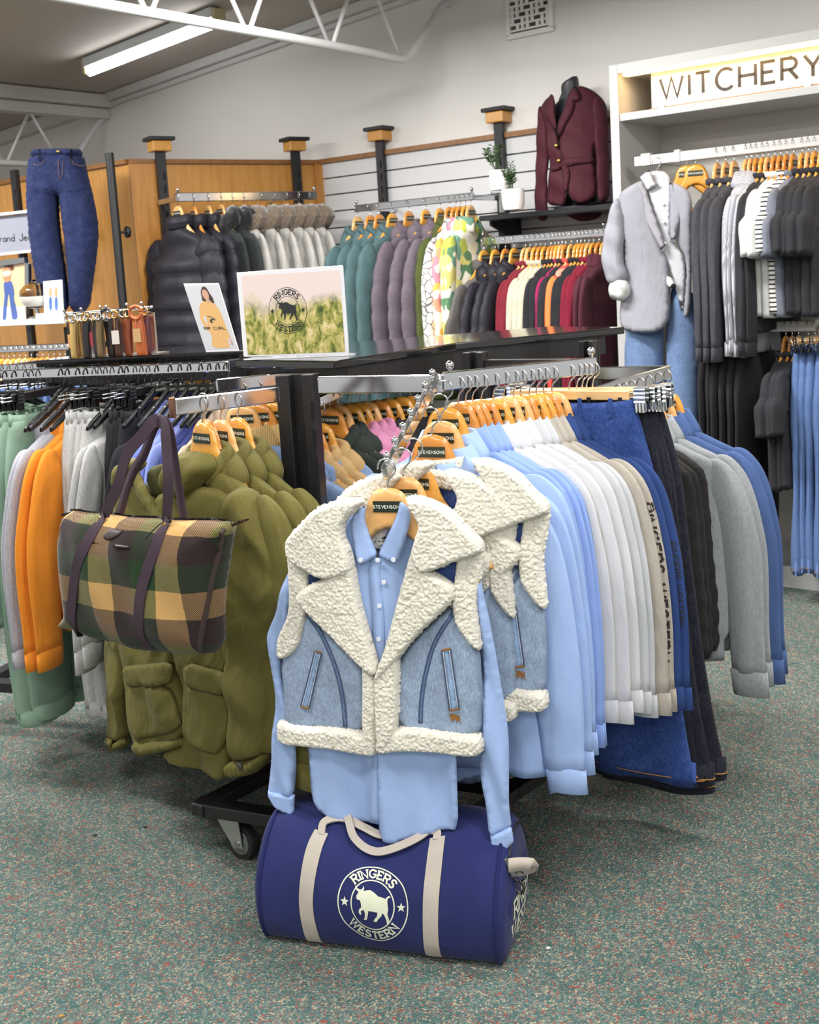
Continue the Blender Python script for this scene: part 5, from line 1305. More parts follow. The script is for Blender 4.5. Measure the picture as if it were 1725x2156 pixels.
seam('placket', [(648, 500), (640, 600), (658, 800), (664, 1050), (662, 1500), (648, 1700), (640, 1940)], SKY, -.0215, .026, .002, shirt)
for (a, b_), o_ in (((655, 512), -.0365), ((563, 512), -.040), ((740, 510), -.042), ((688, 632), -.026), ((664, 760), -.026), ((660, 940), -.026)):
    x, z = cut(VF, CV, [(a, b_)], o_)[0]; bt = MB().lathe([(.002, o_-.001), (.0050, o_-.001), (.0058, o_), (.0055, o_+.002), (.002, o_+.0025)], 16, (x, 0, z), 'y').build('button', flat('pearl_button', (216, 222, 234), .2, coat=.5), shirt, smooth='auto')
hang(VF @ Matrix.Translation((.003, -.014, .013)), 'wooden hanger in the collar of the front blue shirt', 'hangers on the waterfall arm', HW[0])
# ---- the two vests behind, each with its own hanger and shirt
def behind(k, de1, de2, dz, src, label, yaw):
    o = VF.translation; p = Vector(o)+Vector(E1)*de1+Vector(E2)*de2+Vector((0, 0, dz))
    mw = Matrix.Translation(p) @ Matrix.Rotation(yaw, 4, 'Z') @ VF.to_3x3().to_4x4()
    c = copy_tree(src); c.matrix_world = mw; c['label'] = label; return mw
mw2 = behind(1, .048, .095, .040, vest, 'second sherpa vest, peeking out just behind the front one', .10)
mw3 = behind(2, .112, .150, .058, vest, 'third sherpa vest, furthest back with its arm opening showing beside blue shirts', -.05)
behind(2, .085, .200, .070, shirt, 'pale blue shirt under the third sherpa vest', -.05)
hang(frame(BALL[1]+(.014, 0, 0), (.95, -.312)), 'wooden hanger of the second sherpa vest, just above the front vest collar', 'hangers on the waterfall arm', HW[0])
hang(frame(BALL[2]+(.022, 0, -.012), (.95, -.312)), 'honey wooden hanger of the third sherpa vest', 'hangers on the waterfall arm', HW[1])
# ================================================================== SHIRTS, JEANS AND SWEATS ON THE CENTRE RACK
WHT = cloth('white_cotton', (204, 204, 207), 'weave', .04); PGRY = cloth('pale_grey_cotton', (188, 190, 194), 'weave', .04); STONE = cloth('stone_cotton', (172, 165, 154), 'crease', .05)
NAVB = cloth('navy_blue_cotton', (44, 66, 118), 'weave', .08); SKY2 = cloth('blue_oxford', (140, 166, 222), 'weave', .05, .8)
g_sky = garment('shirt', SKY, .72, .225, .235, .042, sl=.60, seed=31, splay=.055, srad=.055, buttons=True)
g_wht = garment('shirt', WHT, .70, .225, .24, .042, sl=.55, seed=32, splay=.055, srad=.056, buttons=True)
g_crew = garment('sweatshirt', cloth('grey_marle', (146, 150, 153), 'heather', .1), .66, .235, .235, .05, collar='shirt', sl=.58, seed=33, splay=.06, srad=.056, hemband=.07, cuff=.07)
XS = (.85, -.53)
sw = 'on the waterfall arm'
for i, (k, de) in enumerate(((4, .03), (5, .035), (6, .03))):
    p = BALL[k]+E1*de+(0, 0, -.004)
    lab = ['pale blue shirt, nearest behind the sherpa vests on the waterfall arm', 'pale blue shirt, second behind the sherpa vests on the waterfall arm', 'pale blue shirt, hanging highest on the waterfall arm'][i]
    put(g_sky, p, (.92, -.39), lab, 'shirt', 'pale blue shirts on the waterfall arm', .01, sy=.6)
    hang(frame(p, (.92, -.39)), ['amber wooden hanger of the blue shirt nearest the sherpa vests', 'pale wooden hanger of the second blue shirt on the waterfall arm', 'honey wooden hanger of the top blue shirt on the waterfall arm'][i], 'hangers on the waterfall arm', [HW[2], HW[0], HW[1]][i])
w5 = 'on the right rail'
Q0, Q1 = RNr, RFr
run(Q0, Q1, XS, .0, w5, 'shirt', [
    ('pale blue shirt', g_sky, 'shirt', [962, 978, 993], {'mat': SKY2}),
    ('white shirt', g_wht, 'shirt', [1012, 1036, 1058]),
    ('pale grey shirt', g_wht, 'shirt', [1079, 1094], {'mat': PGRY}),
    ('stone beige shirt', g_wht, 'shirt', [1112, 1127], {'mat': STONE, 'scale': 1.02}),
    ('navy blue shirt', g_wht, 'shirt', [1142, 1160], {'mat': NAVB, 'scale': 1.02})], jig=.02, sy=.42)
# jeans on clip hangers
DJ = cloth('deep_blue_denim', (40, 64, 122), 'denim', .2); DK = cloth('black_indigo_denim', (22, 23, 36), 'denim', .12); GOLD = flat('gold_thread', (176, 120, 50), .7)
t_mid = trousers('jeans', DJ, 1.02, .185, .125, .040, 41, flare=.5, stitch=GOLD); t_dk = trousers('jeans', DK, 1.04, .185, .13, .040, 42, flare=.5, stitch=GOLD)
run(Q0, Q1, (.92, -.40), .0, w5, 'jeans', [
    ('pair of mid blue flared jeans', t_mid, 'jeans', [1196], {'hanger': H2, 'hword': 'clip hanger', 'xdir': (.86, -.52)}),
    ('pair of dark indigo jeans', t_dk, 'jeans', [1213, 1224, 1234, 1246], {'hanger': H2, 'hword': 'clip hanger', 'xdir': (.88, -.48)})], jig=.02, sy=.8)
# words printed down the near sleeves of a stone shirt and a navy shirt
def near_child(lbl, kind, side=1):
    o = [q for q in D.objects if q.get('label') == lbl][0]
    return [c for c in o.children if c.name.split('.')[0] == kind and (sum(v.co.x for v in c.data.vertices)*side > 0)][0]
def sleeve_words(lbl, txt, h, w, col, z0, xoff):
    sv = near_child(lbl, 'sleeve'); f = surf(sv); me = sv.data
    zs = np.array([v.co.z for v in me.vertices]); xs = np.array([v.co.x for v in me.vertices])
    def xr(z): return xs[np.abs(zs-z) < .03].max()
    q = text_mesh(txt, h, w, .25, 'l')
    decal([[(-p[0], p[1]) for p in qq] for qq in q], sv, 'lettering', flat('sleeve_'+txt[:3].lower(), col, .7), lambda u, v: (lambda z: (xr(z)-xoff+v, f(xr(z)-xoff+v, z)-.0012, z))(z0+u), sub=.012)
sleeve_words('stone beige shirt, second of two from the left on the right rail', 'RINGERS WESTERN', .030, .0065, (40, 38, 36), -.30, .040)
sleeve_words('navy blue shirt, second of two from the left on the right rail', 'RINGERS WESTERN', .016, .0030, (206, 120, 50), -.40, .026)
nv = near_child('navy blue shirt, second of two from the left on the right rail', 'body'); fn = surf(nv)
mb = MB()
lbq = [(.160, -.345), (.196, -.345), (.196, -.305), (.160, -.305)]
sbl = decal([lbq], nv, 'woven_label', flat('woven_white', (214, 210, 206), .8), lambda u, v: (u, fn(u, v)-.0015, v), sub=.02)
# sweatshirts and quilted vests further back on the right
MARL = D.materials['grey_marle']; DUST = cloth('dusty_blue_fleece', (70, 92, 138), 'weave', .08); QUIL = cloth('black_quilted', (32, 31, 31), 'puffer', rough=.6); TANL = cloth('tan_collar', (200, 164, 118), 'weave')
g_qv = garment('quilted_vest', QUIL, .62, .215, .24, .055, sleeve='none', collar='shirt', cmat=TANL, puff=.10, pitch=.07, folds=.004, seed=34)
w6 = 'on the far right rail'
run(R2n, R2f, (.86, -.51), .012, w6, 'sweatshirt', [
    ('tan-collared quilted vest', g_qv, 'vest', [1296, 1310, 1326]),
    ('grey marle sweatshirt', g_crew, 'sweatshirt', [1344, 1362]),
    ('dusty blue sweatshirt', g_crew, 'sweatshirt', [1382, 1400], {'mat': DUST})], jig=.02, sy=.6)
# hoodies seen behind the black post
PINK = cloth('candy_pink_fleece', (214, 142, 178), 'weave', .08); DGRN = cloth('dark_green_fleece', (50, 56, 52), 'weave', .1); BEIG = cloth('beige_fleece', (196, 162, 112), 'weave', .08)
DENB = cloth('black_denim', (40, 37, 40), 'denim', .12); LDEN = cloth('light_denim', (128, 150, 186), 'denim', .14)
g_hood = garment('hooded_sweatshirt', PINK, .64, .23, .235, .055, collar='hood', sl=.58, seed=35, hemband=.06, srad=.066, splay=.06)
g_djk = garment('denim_jacket', DENB, .60, .23, .235, .05, collar='shirt', sl=.58, seed=36, srad=.064, hemband=.05)
w7 = 'behind the black post'
run(BKa, BKb, XS, .0, w7, 'hoodie', [
    ('dark green hoodie', g_hood, 'hoodie', [692, 708], {'mat': DGRN}),
    ('pink hoodie', g_hood, 'hoodie', [732, 750, 768]),
    ('black denim jacket', g_djk, 'denim jacket', [792, 815]),
    ('black sweatshirt', g_crew, 'sweatshirt', [840, 862], {'mat': BLK})], jig=.03, sy=.55)
BW = np.array([-.30, 3.20, 1.175])
bar_thing('hang_rail', 'short chrome arm behind the post carrying beige hoodies', 'rail', [('bar', BW+(-.06, .0, -.02), BW+(.10, .14, .03), .012, .03)])
for i in range(3):
    p = BW+np.array([-.01+.024*i, .01+.02*i, .01*i]); lab = 'beige hoodie, %s of three lowest behind the black post' % ORD[i]
    put(g_hood, p, XS, lab, 'hoodie', 'beige hoodies behind the black post', .02, mat=BEIG, sy=.5); hang(frame(p, XS), 'wooden hanger of the %s beige hoodie behind the black post' % ORD[i], 'hangers behind the black post')
p = BW+np.array([-.03, -.02, -.005]); put(g_djk, p, XS, 'light blue denim jacket in front of the beige hoodies', 'denim jacket', None, .02, mat=LDEN, sy=.5); hang(frame(p, XS), 'wooden hanger of the light blue denim jacket behind the post', 'hangers behind the black post')
# prints on the near sleeves of the stone and navy shirts are added with those shirts' own letters
# tan collared blue jackets behind the olive coats
g_tanj = garment('work_jacket', LDEN, .62, .225, .235, .05, collar='shirt', cmat=cloth('tan_cord', (196, 164, 108), 'knit'), sl=.58, seed=37, srad=.06)
w8 = 'on the second left arm'
run(LBo, LBi, (.985, -.17), .004, w8, 'jacket', [('tan-collared blue jacket', g_tanj, 'jacket', [505, 538, 572])], jig=.03, sy=.55)
# ---- olive coats
OLV = cloth('olive_cotton', (104, 98, 50), 'crease', .07, .75); OLVD = cloth('olive_lining', (70, 70, 36), 'weave'); SHL = cloth('beige_sherpa_lining', (206, 186, 140), 'weave', .2)
g_olv = garment('hooded_coat', OLV, .72, .23, .245, .065, collar='hood', sl=.62, seed=38, srad=.075, splay=.05, hemband=.05, folds=.010, cuff=.06)
XO = (.72, -.69)
for i, c in enumerate((424, 462, 498)):
    p = at_px(LAo, LAi, c)+np.array([0, 0, .021]); lab = 'olive hooded coat, %s behind the front coat on the left arm' % ORD[i]
    mwx = put(g_olv, p, XO, lab, 'coat', 'olive coats on the left arm', .02, sy=.5); hang(frame(p, XO), 'wooden hanger of the %s olive coat behind the front one' % ORD[i], 'hangers on the left arm', [HW[1], HW[0], HW[1]][i])
CF = frame(LAo+np.array([.045, .035, .019]), XO)
coat = thing('hooded_coat', CF, 'front olive hooded coat behind the checked tote bag', 'coat')
CC = (80, 980, 2.5067)
XK = px2l(CF, 370, 1200)[0]
def crk(x, z): return .009*(1-abs(noise.noise(Vector((x*7+z*2.5, z*3.2, 3.3))))*2.4)+.0045*(1-abs(noise.noise(Vector((x*15-z*7, z*9, 8.1))))*2.4)
cw = lambda x, z: .35*(x-XK)**2+.006*math.sin(x*33+z*8)+.004*math.sin(z*29+x*11)-crk(x, z)
def kp(name, pts, mat, th, y0, crop=CC, par=None, **k): return pillow(name, cut(CF, crop, pts, y0), mat, par or coat, thick=th, y0=y0, warp=k.pop('warp', cw), res=k.pop('res', .012), **k)
kp('front_panel', [(400, 130), (480, 60), (560, 120), (640, 220), (690, 500), (715, 900), (760, 1150), (795, 1250), (795, 1440), (700, 1490), (590, 1535), (485, 1552), (460, 1440), (420, 1250), (395, 1000), (370, 600), (330, 280)], OLV, .016, -.006, ch=1, edge=.014, res=.009)
kp('front_panel', [(620, 170), (760, 100), (900, 110), (1010, 170), (1020, 400), (1008, 900), (1005, 1400), (1015, 1610), (990, 1660), (930, 1650), (800, 1590), (690, 1545), (620, 1535), (720, 1490), (790, 1470), (785, 1240), (740, 1000), (690, 500)], OLV, .016, -.012, ch=1, edge=.014, res=.009)
kp('back_panel', [(330, 260), (560, 60), (1000, 150), (1080, 400), (1080, 1640), (700, 1560), (420, 1400), (370, 1410), (380, 900)], OLVD, .006, .05, res=.02)
kp('sleeve', [(345, 240), (318, 320), (290, 560), (255, 850), (235, 1100), (222, 1350), (212, 1500), (280, 1520), (350, 1490), (370, 1350), (400, 1150), (398, 900), (385, 600), (380, 360)], OLV, .032, .010, edge=.024, ch=1, res=.009)
kp('cuff', [(205, 1480), (280, 1500), (352, 1468), (345, 1530), (300, 1562), (255, 1568), (205, 1550), (192, 1530)], OLV, .036, .008, edge=.02, ch=1)
kp('cuff_strap', [(205, 1488), (262, 1500), (258, 1548), (200, 1540), (188, 1522)], OLV, .012, -.030, ch=1)
kp('sleeve', [(985, 140), (1040, 118), (1085, 160), (1130, 280), (1185, 430), (1240, 590), (1262, 640), (1225, 900), (1205, 1100), (1195, 1320), (1180, 1530), (1090, 1575), (1015, 1560), (1008, 1300), (1003, 950), (985, 600), (965, 330)], OLV, .036, -.018, edge=.026, ch=1, res=.009, warp=lambda x, z: cw(x, z)+.005*math.sin(z*40+x*20))
kp('cuff', [(1008, 1545), (1090, 1562), (1182, 1520), (1165, 1590), (1120, 1640), (1060, 1650), (1020, 1638)], OLV, .038, -.018, edge=.016, ch=1, res=.006, warp=lambda x, z: cw(x, z)+.004*math.sin(x*420))
kp('pocket', [(432, 1170), (560, 1150), (700, 1150), (745, 1260), (782, 1385), (640, 1430), (475, 1462), (440, 1300)], OLV, .005, -.027, ch=1, edge=.005)
kp('pocket_flap', [(408, 1072), (560, 1048), (720, 1030), (714, 1120), (696, 1155), (580, 1165), (458, 1185), (430, 1150)], OLV, .005, -.033, ch=1, edge=.005)
kp('pocket', [(795, 1140), (880, 1180), (985, 1220), (990, 1400), (962, 1534), (880, 1500), (800, 1465), (798, 1300)], OLV, .005, -.033, ch=1, edge=.005)
kp('pocket_flap', [(802, 1028), (900, 1070), (1002, 1112), (985, 1190), (962, 1232), (870, 1190), (780, 1148)], OLV, .005, -.039, ch=1, edge=.005)
kp('hem', [(470, 1450), (600, 1470), (785, 1420), (795, 1475), (700, 1500), (600, 1530), (485, 1552)], OLV, .018, -.022)
C5 = (240, 800, 4.3125)
kp('placket', [(195, 800), (250, 830), (330, 960), (400, 1090), (520, 1300), (640, 1640), (560, 1640), (430, 1330), (300, 1130), (190, 990), (150, 900)], OLV, .014, -.028, C5)
kp('collar', [(30, 800), (60, 740), (150, 710), (250, 700), (292, 750), (250, 820), (180, 860), (140, 930), (110, 1020), (50, 1010), (25, 920)], OLV, .04, -.020, C5)
kp('hood', [(555, 720), (600, 665), (690, 640), (790, 665), (865, 735), (880, 820), (830, 900), (770, 985), (700, 1070), (625, 1085), (560, 1010), (535, 880)], OLV, .060, -.020, C5, bumpf=lambda x, z: .010*math.sin(x*70-z*60))
kp('neck_lining', [(300, 840), (430, 760), (560, 740), (600, 900), (560, 1020), (430, 1080), (330, 980)], OLVD, .008, .012, C5)
kp('snap', [(170, 925), (195, 930), (200, 960), (175, 965)], CHROME_DULL, .004, -.044, C5, res=.003)
for (a, b_, o_) in ((215, 1523, -.043), (1032, 1603, -.064)):
    x, z = cut(CF, CC, [(a, b_)], o_)[0]; MB().lathe([(.001, o_-.003), (.008, o_-.002), (.010, o_), (.009, o_+.004)], 16, (x, cw(x, z), z), 'y').build('button', flat('gunmetal', (92, 90, 86), .4, .8), coat, smooth='auto')
hang(CF @ Matrix.Translation((-.012, .034, .006)), 'amber wooden hanger in the front olive coat', 'hangers on the left arm', HW[2])
# ---- checked tote bag hung from the arm end
TF = frame(P(300, 1080, 2.56), (.82, -.57))
px0_, pz0_ = px2l(TF, 225, 1249, -.06); PX_ = .036-px0_; PZ_ = -(.19/6)-pz0_
m, t, b = newmat('checked_wool')
tc = N(t, 'ShaderNodeTexCoord'); mp = N(t, 'ShaderNodeMapping'); mp.inputs['Location'].default_value = (PX_, 0, PZ_); L(t, tc.outputs['Object'], mp.inputs[0])
sx = N(t, 'ShaderNodeSeparateXYZ'); L(t, mp.outputs[0], sx.inputs[0])
nzw = N(t, 'ShaderNodeTexNoise', i_Scale=26., i_Detail=2.); L(t, tc.outputs['Object'], nzw.inputs[0])
TT, BB_, GG = lin((188, 148, 92)), lin((44, 34, 34)), lin((34, 56, 32))
def band(sock, inv_):
    a = N(t, 'ShaderNodeMath', operation='MULTIPLY_ADD'); L(t, nzw.outputs[0], a.inputs[0]); a.inputs[1].default_value = .006; L(t, sock, a.inputs[2])
    q = N(t, 'ShaderNodeMath', operation='DIVIDE'); L(t, a.outputs[0], q.inputs[0]); q.inputs[1].default_value = (.216 if inv_ > 0 else -.19)
    f = N(t, 'ShaderNodeMath', operation='FRACT'); L(t, q.outputs[0], f.inputs[0])
    return ramp(t, f.outputs[0], [(0, TT), (.3333, BB_), (.6667, GG)], 'CONSTANT')
ra_, rb2 = band(sx.outputs[0], 1), band(sx.outputs[2], -1)
tw = N(t, 'ShaderNodeTexWave', i_Scale=105., i_Distortion=2.5); tw.bands_direction = 'DIAGONAL'; L(t, tc.outputs['Object'], tw.inputs[0])
st_ = ramp(t, tw.outputs[1], [(.38, (0, 0, 0)), (.62, (1, 1, 1))])
mx = N(t, 'ShaderNodeMix', data_type='RGBA'); L(t, st_.outputs[0], mx.inputs[0]); L(t, ra_.outputs[0], mx.inputs[6]); L(t, rb2.outputs[0], mx.inputs[7])
ml = N(t, 'ShaderNodeMix', data_type='RGBA', blend_type='MULTIPLY'); ml.inputs[0].default_value = 1; L(t, ra_.outputs[0], ml.inputs[6]); L(t, rb2.outputs[0], ml.inputs[7])
gm = N(t, 'ShaderNodeGamma'); gm.inputs[1].default_value = .5; L(t, ml.outputs[2], gm.inputs[0])
m3 = N(t, 'ShaderNodeMix', data_type='RGBA'); m3.inputs[0].default_value = .66; L(t, mx.outputs[2], m3.inputs[6]); L(t, gm.outputs[0], m3.inputs[7])
L(t, m3.outputs[2], b.inputs['Base Color']); b.inputs['Roughness'].default_value = .95; b.inputs['Sheen Weight'].default_value = .15; b.inputs['Specular IOR Level'].default_value = .1
bump(t, b, tw.outputs[1], .4, .001); PLAID = m
tote = thing('tote_bag', TF, 'brown, green and tan checked wool tote bag hanging on the left arm', 'bag')
xt = px2l(TF, 305, 1230)[0]
tw_ = lambda x, z: .25*(x-xt)**2+.004*math.sin(x*40+z*20)
def tp(name, pts, mat, th, y0, par=None, **k): return pillow(name, cut(TF, CC, pts, y0), mat, par or tote, thick=th, y0=y0, warp=k.pop('warp', tw_), res=k.pop('res', .009), **k)
body = tp('body', [(130, 245), (240, 246), (420, 262), (640, 280), (800, 290), (1000, 300), (1005, 340), (975, 450), (962, 600), (955, 800), (948, 1000), (830, 996), (640, 978), (480, 945), (330, 910), (200, 880), (110, 866), (103, 830), (150, 770), (148, 600), (135, 480), (122, 380), (135, 310)], PLAID, .075, 0., edge=.10, ch=1, back=.7, bumpf=lambda x, z: .006*noise.noise(Vector((x*9, z*9, 2))))
SF = surf(body)
tp('zip_band', [(130, 236), (240, 238), (640, 272), (1000, 292), (1000, 306), (640, 288), (240, 254), (130, 252)], flat('dark_zip', (40, 36, 38), .6), .012, -.002, ch=1)
tp('zip_end', [(985, 318), (1030, 300), (1075, 293), (1070, 302), (1030, 322), (990, 334)], flat('tan_leather_edge', (92, 64, 36), .6), .006, -.008, ch=1)
tp('zip_end', [(84, 264), (120, 258), (150, 250), (150, 272), (115, 278), (86, 276)], flat('dark_brown_leather', (48, 34, 30), .6), .006, -.008, ch=1)
tp('zip_pull', [(165, 240), (205, 230), (238, 240), (200, 246)], flat('dark_zip', (40, 36, 38), .6), .008, -.01, ch=1)
SF = surf(body)
pt = tp('leather_patch', [(468, 308), (538, 318), (530, 340), (508, 356), (480, 362), (452, 358), (438, 342)], flat('dark_brown_leather', (48, 34, 30), .6), .003, -.002, ch=0, res=.004, edge=.003, warp=SF)
tp('pocket_edge', [(300, 366), (480, 376), (605, 398), (604, 406), (480, 386), (300, 376)], flat('pocket_brown', (70, 52, 44), .7), .003, -.0, ch=0, res=.005, warp=SF)
tp('toggle', [(515, 378), (560, 380), (604, 390), (602, 404), (560, 396), (516, 390)], flat('dark_toggle', (58, 48, 52), .4), .006, -.004, ch=1, res=.004, warp=SF)
def tl(pts, off): return [(*(lambda q: (q[0], o_, q[1]))(cut(TF, CC, [p], o_)[0]),) for p, o_ in zip(pts, off)]
MB().tube(spline(tl([(704, 288), (650, 306), (600, 350), (566, 388)], (-.055, -.075, -.088, -.094)), 6), .0015, 6).build('cord', flat('black_cord', (24, 24, 26), .6), tote)
WEB = cloth('plum_webbing', (64, 50, 60), 'twill', .06)
tipL = TF.inverted() @ Vector(LAo)
def strap(name, pts, off, w=.030): return ribbon(spline(tl(pts, off), 7), w, .003, (0, -1, 0)).build(name, WEB, tote)
SF = surf(body)
HB = pixhit(body, TF)
def onbag(pts, lift=.003, n=6):
    q = spline([HB(CC[0]+a/CC[2], CC[1]+c/CC[2]) for a, c in pts], n)
    return [(v.x, min(v.y, SF(v.x, v.z))-lift, v.z) for v in q]
ribbon(onbag([(985, 330), (966, 440), (930, 570), (893, 760), (870, 880), (862, 975)], .003), .013, .006, (0, -1, 0)).build('side_piping', flat('dark_brown_leather', (48, 34, 30), .6), tote, smooth='auto')
def strap2(low, up, offs, w=.030):
    a = onbag(low); zt = tl(up, offs); b_ = spline([a[-1]]+zt, 7)
    return ribbon(a+[tuple(v) for v in b_[1:]], w, .003, (0, -1, 0)).build('strap', WEB, tote, smooth='auto')
strap2([(224, 892), (188, 850), (182, 760), (202, 580), (255, 420), (330, 300), (350, 268)], [(420, 110), (470, -60), (560, -170), (600, -225), (640, -240)], (-.03, -.025, -.02, -.015, .0))
strap2([(600, 968), (548, 900), (536, 800), (560, 620), (625, 430), (672, 320), (684, 295)], [(688, 100), (680, -80), (668, -200), (640, -240)], (-.04, -.03, -.02, .0))
bs = [(430, 262), (470, 120), (510, 20), (560, -60), (600, -170), (628, -225), (650, -238)]
strap('strap', bs, (.03, .03, .02, .015, .01, .008, .004), .024)
bs = [(770, 290), (745, 130), (720, -40), (702, -160), (680, -225), (650, -238)]
strap('strap', bs, (.03, .025, .02, .01, .008, .004), .024)
for a, b_ in ((341, 282), (682, 314)):
    h_ = HB(CC[0]+a/CC[2], CC[1]+b_/CC[2]); MB().lathe([(.001, -.009), (.006, -.008), (.0075, -.005), (.004, .002)], 14, h_, 'y').build('rivet', BRASS, tote, smooth='auto')
# ================================================================== DUFFEL BAG ON THE CARPET
NAVY = cloth('navy_canvas', (34, 41, 92), 'twill', .06, .8, .1); NAVD = cloth('navy_piping', (30, 36, 84), 'weave', .05); WEBB = cloth('cream_webbing', (182, 173, 162), 'twill', .05)
BGF = frame((-.1455, 2.382, 0), (.958, -.287))
bag = thing('duffel_bag', BGF, 'navy duffel bag with cream straps and bull badge on the carpet', 'bag')
PROF = [(.045, .002), (.014, .012), (-.004, .05), (-.010, .10), (.0, .155), (.030, .212), (.076, .255), (.125, .277), (.165, .284), (.205, .279), (.252, .254), (.290, .20), (.306, .14), (.304, .07), (.290, .015), (.262, .002)]
ps = [(v.x, v.y) for v in spline([(a, b_, 0) for a, b_ in PROF], 6)]
pl = np.array(ps); sl_ = np.concatenate([[0], np.cumsum(np.hypot(*(pl[1:]-pl[:-1]).T))]); STOT = sl_[-1]
HL = .283
def bag_pt(u, s, lift=0.):
    """u along the bag, s = length round its section from the bottom front edge"""
    y = np.interp(s, sl_, pl[:, 0]); z = np.interp(s, sl_, pl[:, 1]); e = .004
    ty = np.interp(s+e, sl_, pl[:, 0])-np.interp(s-e, sl_, pl[:, 0]); tz = np.interp(s+e, sl_, pl[:, 1])-np.interp(s-e, sl_, pl[:, 1]); l_ = math.hypot(ty, tz) or 1
    ny, nz_ = -tz/l_, ty/l_
    k = 1-.035*(abs(u)/HL)**6
    sag = .022*math.exp(-(u/.13)**2)*max(0, (z-.18)/.10)+.006*math.sin(u*19+1)*(z/.3)
    rip = .0035*math.sin(u*46+s*9)*math.sin(s*13)+.005*noise.noise(Vector((u*9, s*9, 2)))+.004*noise.noise(Vector((u*24, s*10, 5)))
    rip *= min(1, z/.05)
    yy = .15+(y-.15)*k+ny*(rip+lift); zz = z*k-sag+max(nz_, -.2)*(rip+lift)
    return (u, yy, max(zz, .001+max(0, lift*.5)))
us = np.linspace(-HL, HL, 72); ss = np.linspace(0, STOT, 110)
MB().loft([[bag_pt(u, s) for s in ss] for u in us], False, False).build('body', NAVY, bag)
for sg_ in (-1, 1):
    rings = []; ctr = Vector((sg_*HL, .15, .15))
    for k, o_ in ((1., 0), (.97, .010), (.88, .018), (.6, .024), (.3, .026), (.05, .027)):
        rings.append([(sg_*(HL+o_)+0*s, ctr.y+(bag_pt(sg_*HL, s)[1]-ctr.y)*k, max(.002, ctr.z+(bag_pt(sg_*HL, s)[2]-ctr.z)*k)) for s in ss])
    MB().loft(rings, False, True).build('end_panel', NAVY, bag)
    MB().tube([bag_pt(sg_*(HL-.001), s, .001) for s in np.linspace(.01, STOT-.01, 70)], .0042, 8).build('piping', NAVD, bag)
def bag_uv(px, py):
    """pixel -> (u, s) on the near side"""
    best = None
    a0 = BGF
    for s in np.linspace(.0, STOT*.55, 60):
        for u in np.linspace(-HL, HL, 60):
            q = proj(a0 @ Vector(bag_pt(u, s))); d = (q[0]-px)**2+(q[1]-py)**2
            if best is None or d < best[0]: best = (d, u, s)
    _, u, s = best
    for it in range(3):
        st = .012/3**it
        for ds in np.linspace(-st, st, 9):
            for du in np.linspace(-st, st, 9):
                q = proj(a0 @ Vector(bag_pt(u+du, s+ds))); d = (q[0]-px)**2+(q[1]-py)**2
                if d < best[0]: best = (d, u+du, s+ds)
        _, u, s = best
    return u, s
def bstrap(pts, w, name='strap'):
    q = spline([(*bag_uv(a, b_), 0) for a, b_ in pts], 10); m_ = MB(); rings = []
    for i, v in enumerate(q):
        t = (q[min(i+1, len(q)-1)]-q[max(i-1, 0)]).normalized(); n2 = Vector((t.y, -t.x, 0))
        a = v+n2*w/2; c = v-n2*w/2
        rings.append([bag_pt(a.x, a.y, .0035), bag_pt(v.x, v.y, .0038), bag_pt(c.x, c.y, .0035), bag_pt(c.x, c.y, .0005), bag_pt(v.x, v.y, .0), bag_pt(a.x, a.y, .0005)])
    return m_.loft(rings, True, True).build(name, WEBB, bag, smooth='auto'), q
sl1, q1 = bstrap([(664, 1998), (652, 1950), (645, 1900), (652, 1830), (665, 1780), (678, 1752)], .036)
sl2, q2 = bstrap([(914, 2034), (908, 1980), (908, 1900), (914, 1830), (920, 1780), (922, 1764)], .036)
def hpath(pts): return spline([bag_pt(u, s_, l_) for u, s_, l_ in pts], 8)
u1, s1_, u2, s2_ = q1[-1].x, q1[-1].y, q2[-1].x, q2[-1].y
ribbon(hpath([(u1, s1_-.006, .003), (u1+.006, s1_+.02, .012), (u1+.05, s1_+.035, .014), (u1+.10, s1_+.03, .012), (u1+.15, s1_+.02, .012), (u2-.05, s2_+.015, .013), (u2-.006, s2_+.012, .010), (u2, s2_-.006, .003)]), .018, .005, (0, -.6, .8)).build('handle', WEBB, bag, smooth='auto')
ribbon(hpath([(u1+.01, s1_+.12, .006), (u1+.03, s1_+.07, .014), (u1+.06, s1_+.035, .022), (u1+.085, s1_-.002, .018), (u1+.125, s1_-.022, .014), (u1+.17, s1_-.02, .014), (u2-.04, s2_-.002, .014), (u2-.01, s2_+.05, .012), (u2, s2_+.12, .006)]), .018, .005, (0, -.7, .7)).build('handle', WEBB, bag, smooth='auto')
bu, bs_ = bag_uv(783, 1908); bk = (bag_uv(857, 1912)[0]-bag_uv(710, 1904)[0])/2
bkv = (bag_uv(783, 1834)[1]-bag_uv(783, 1983)[1])/2
def fine(polys, mx_=.006):
    return polys
decal([[(bu+p[0]*bk, bs_+p[1]*bkv) for p in q] for q in badge(1., .035)], bag, 'badge', flat('cream_print', (214, 218, 194), .7), lambda u, s: bag_pt(u, s, .0014), sub=.010)
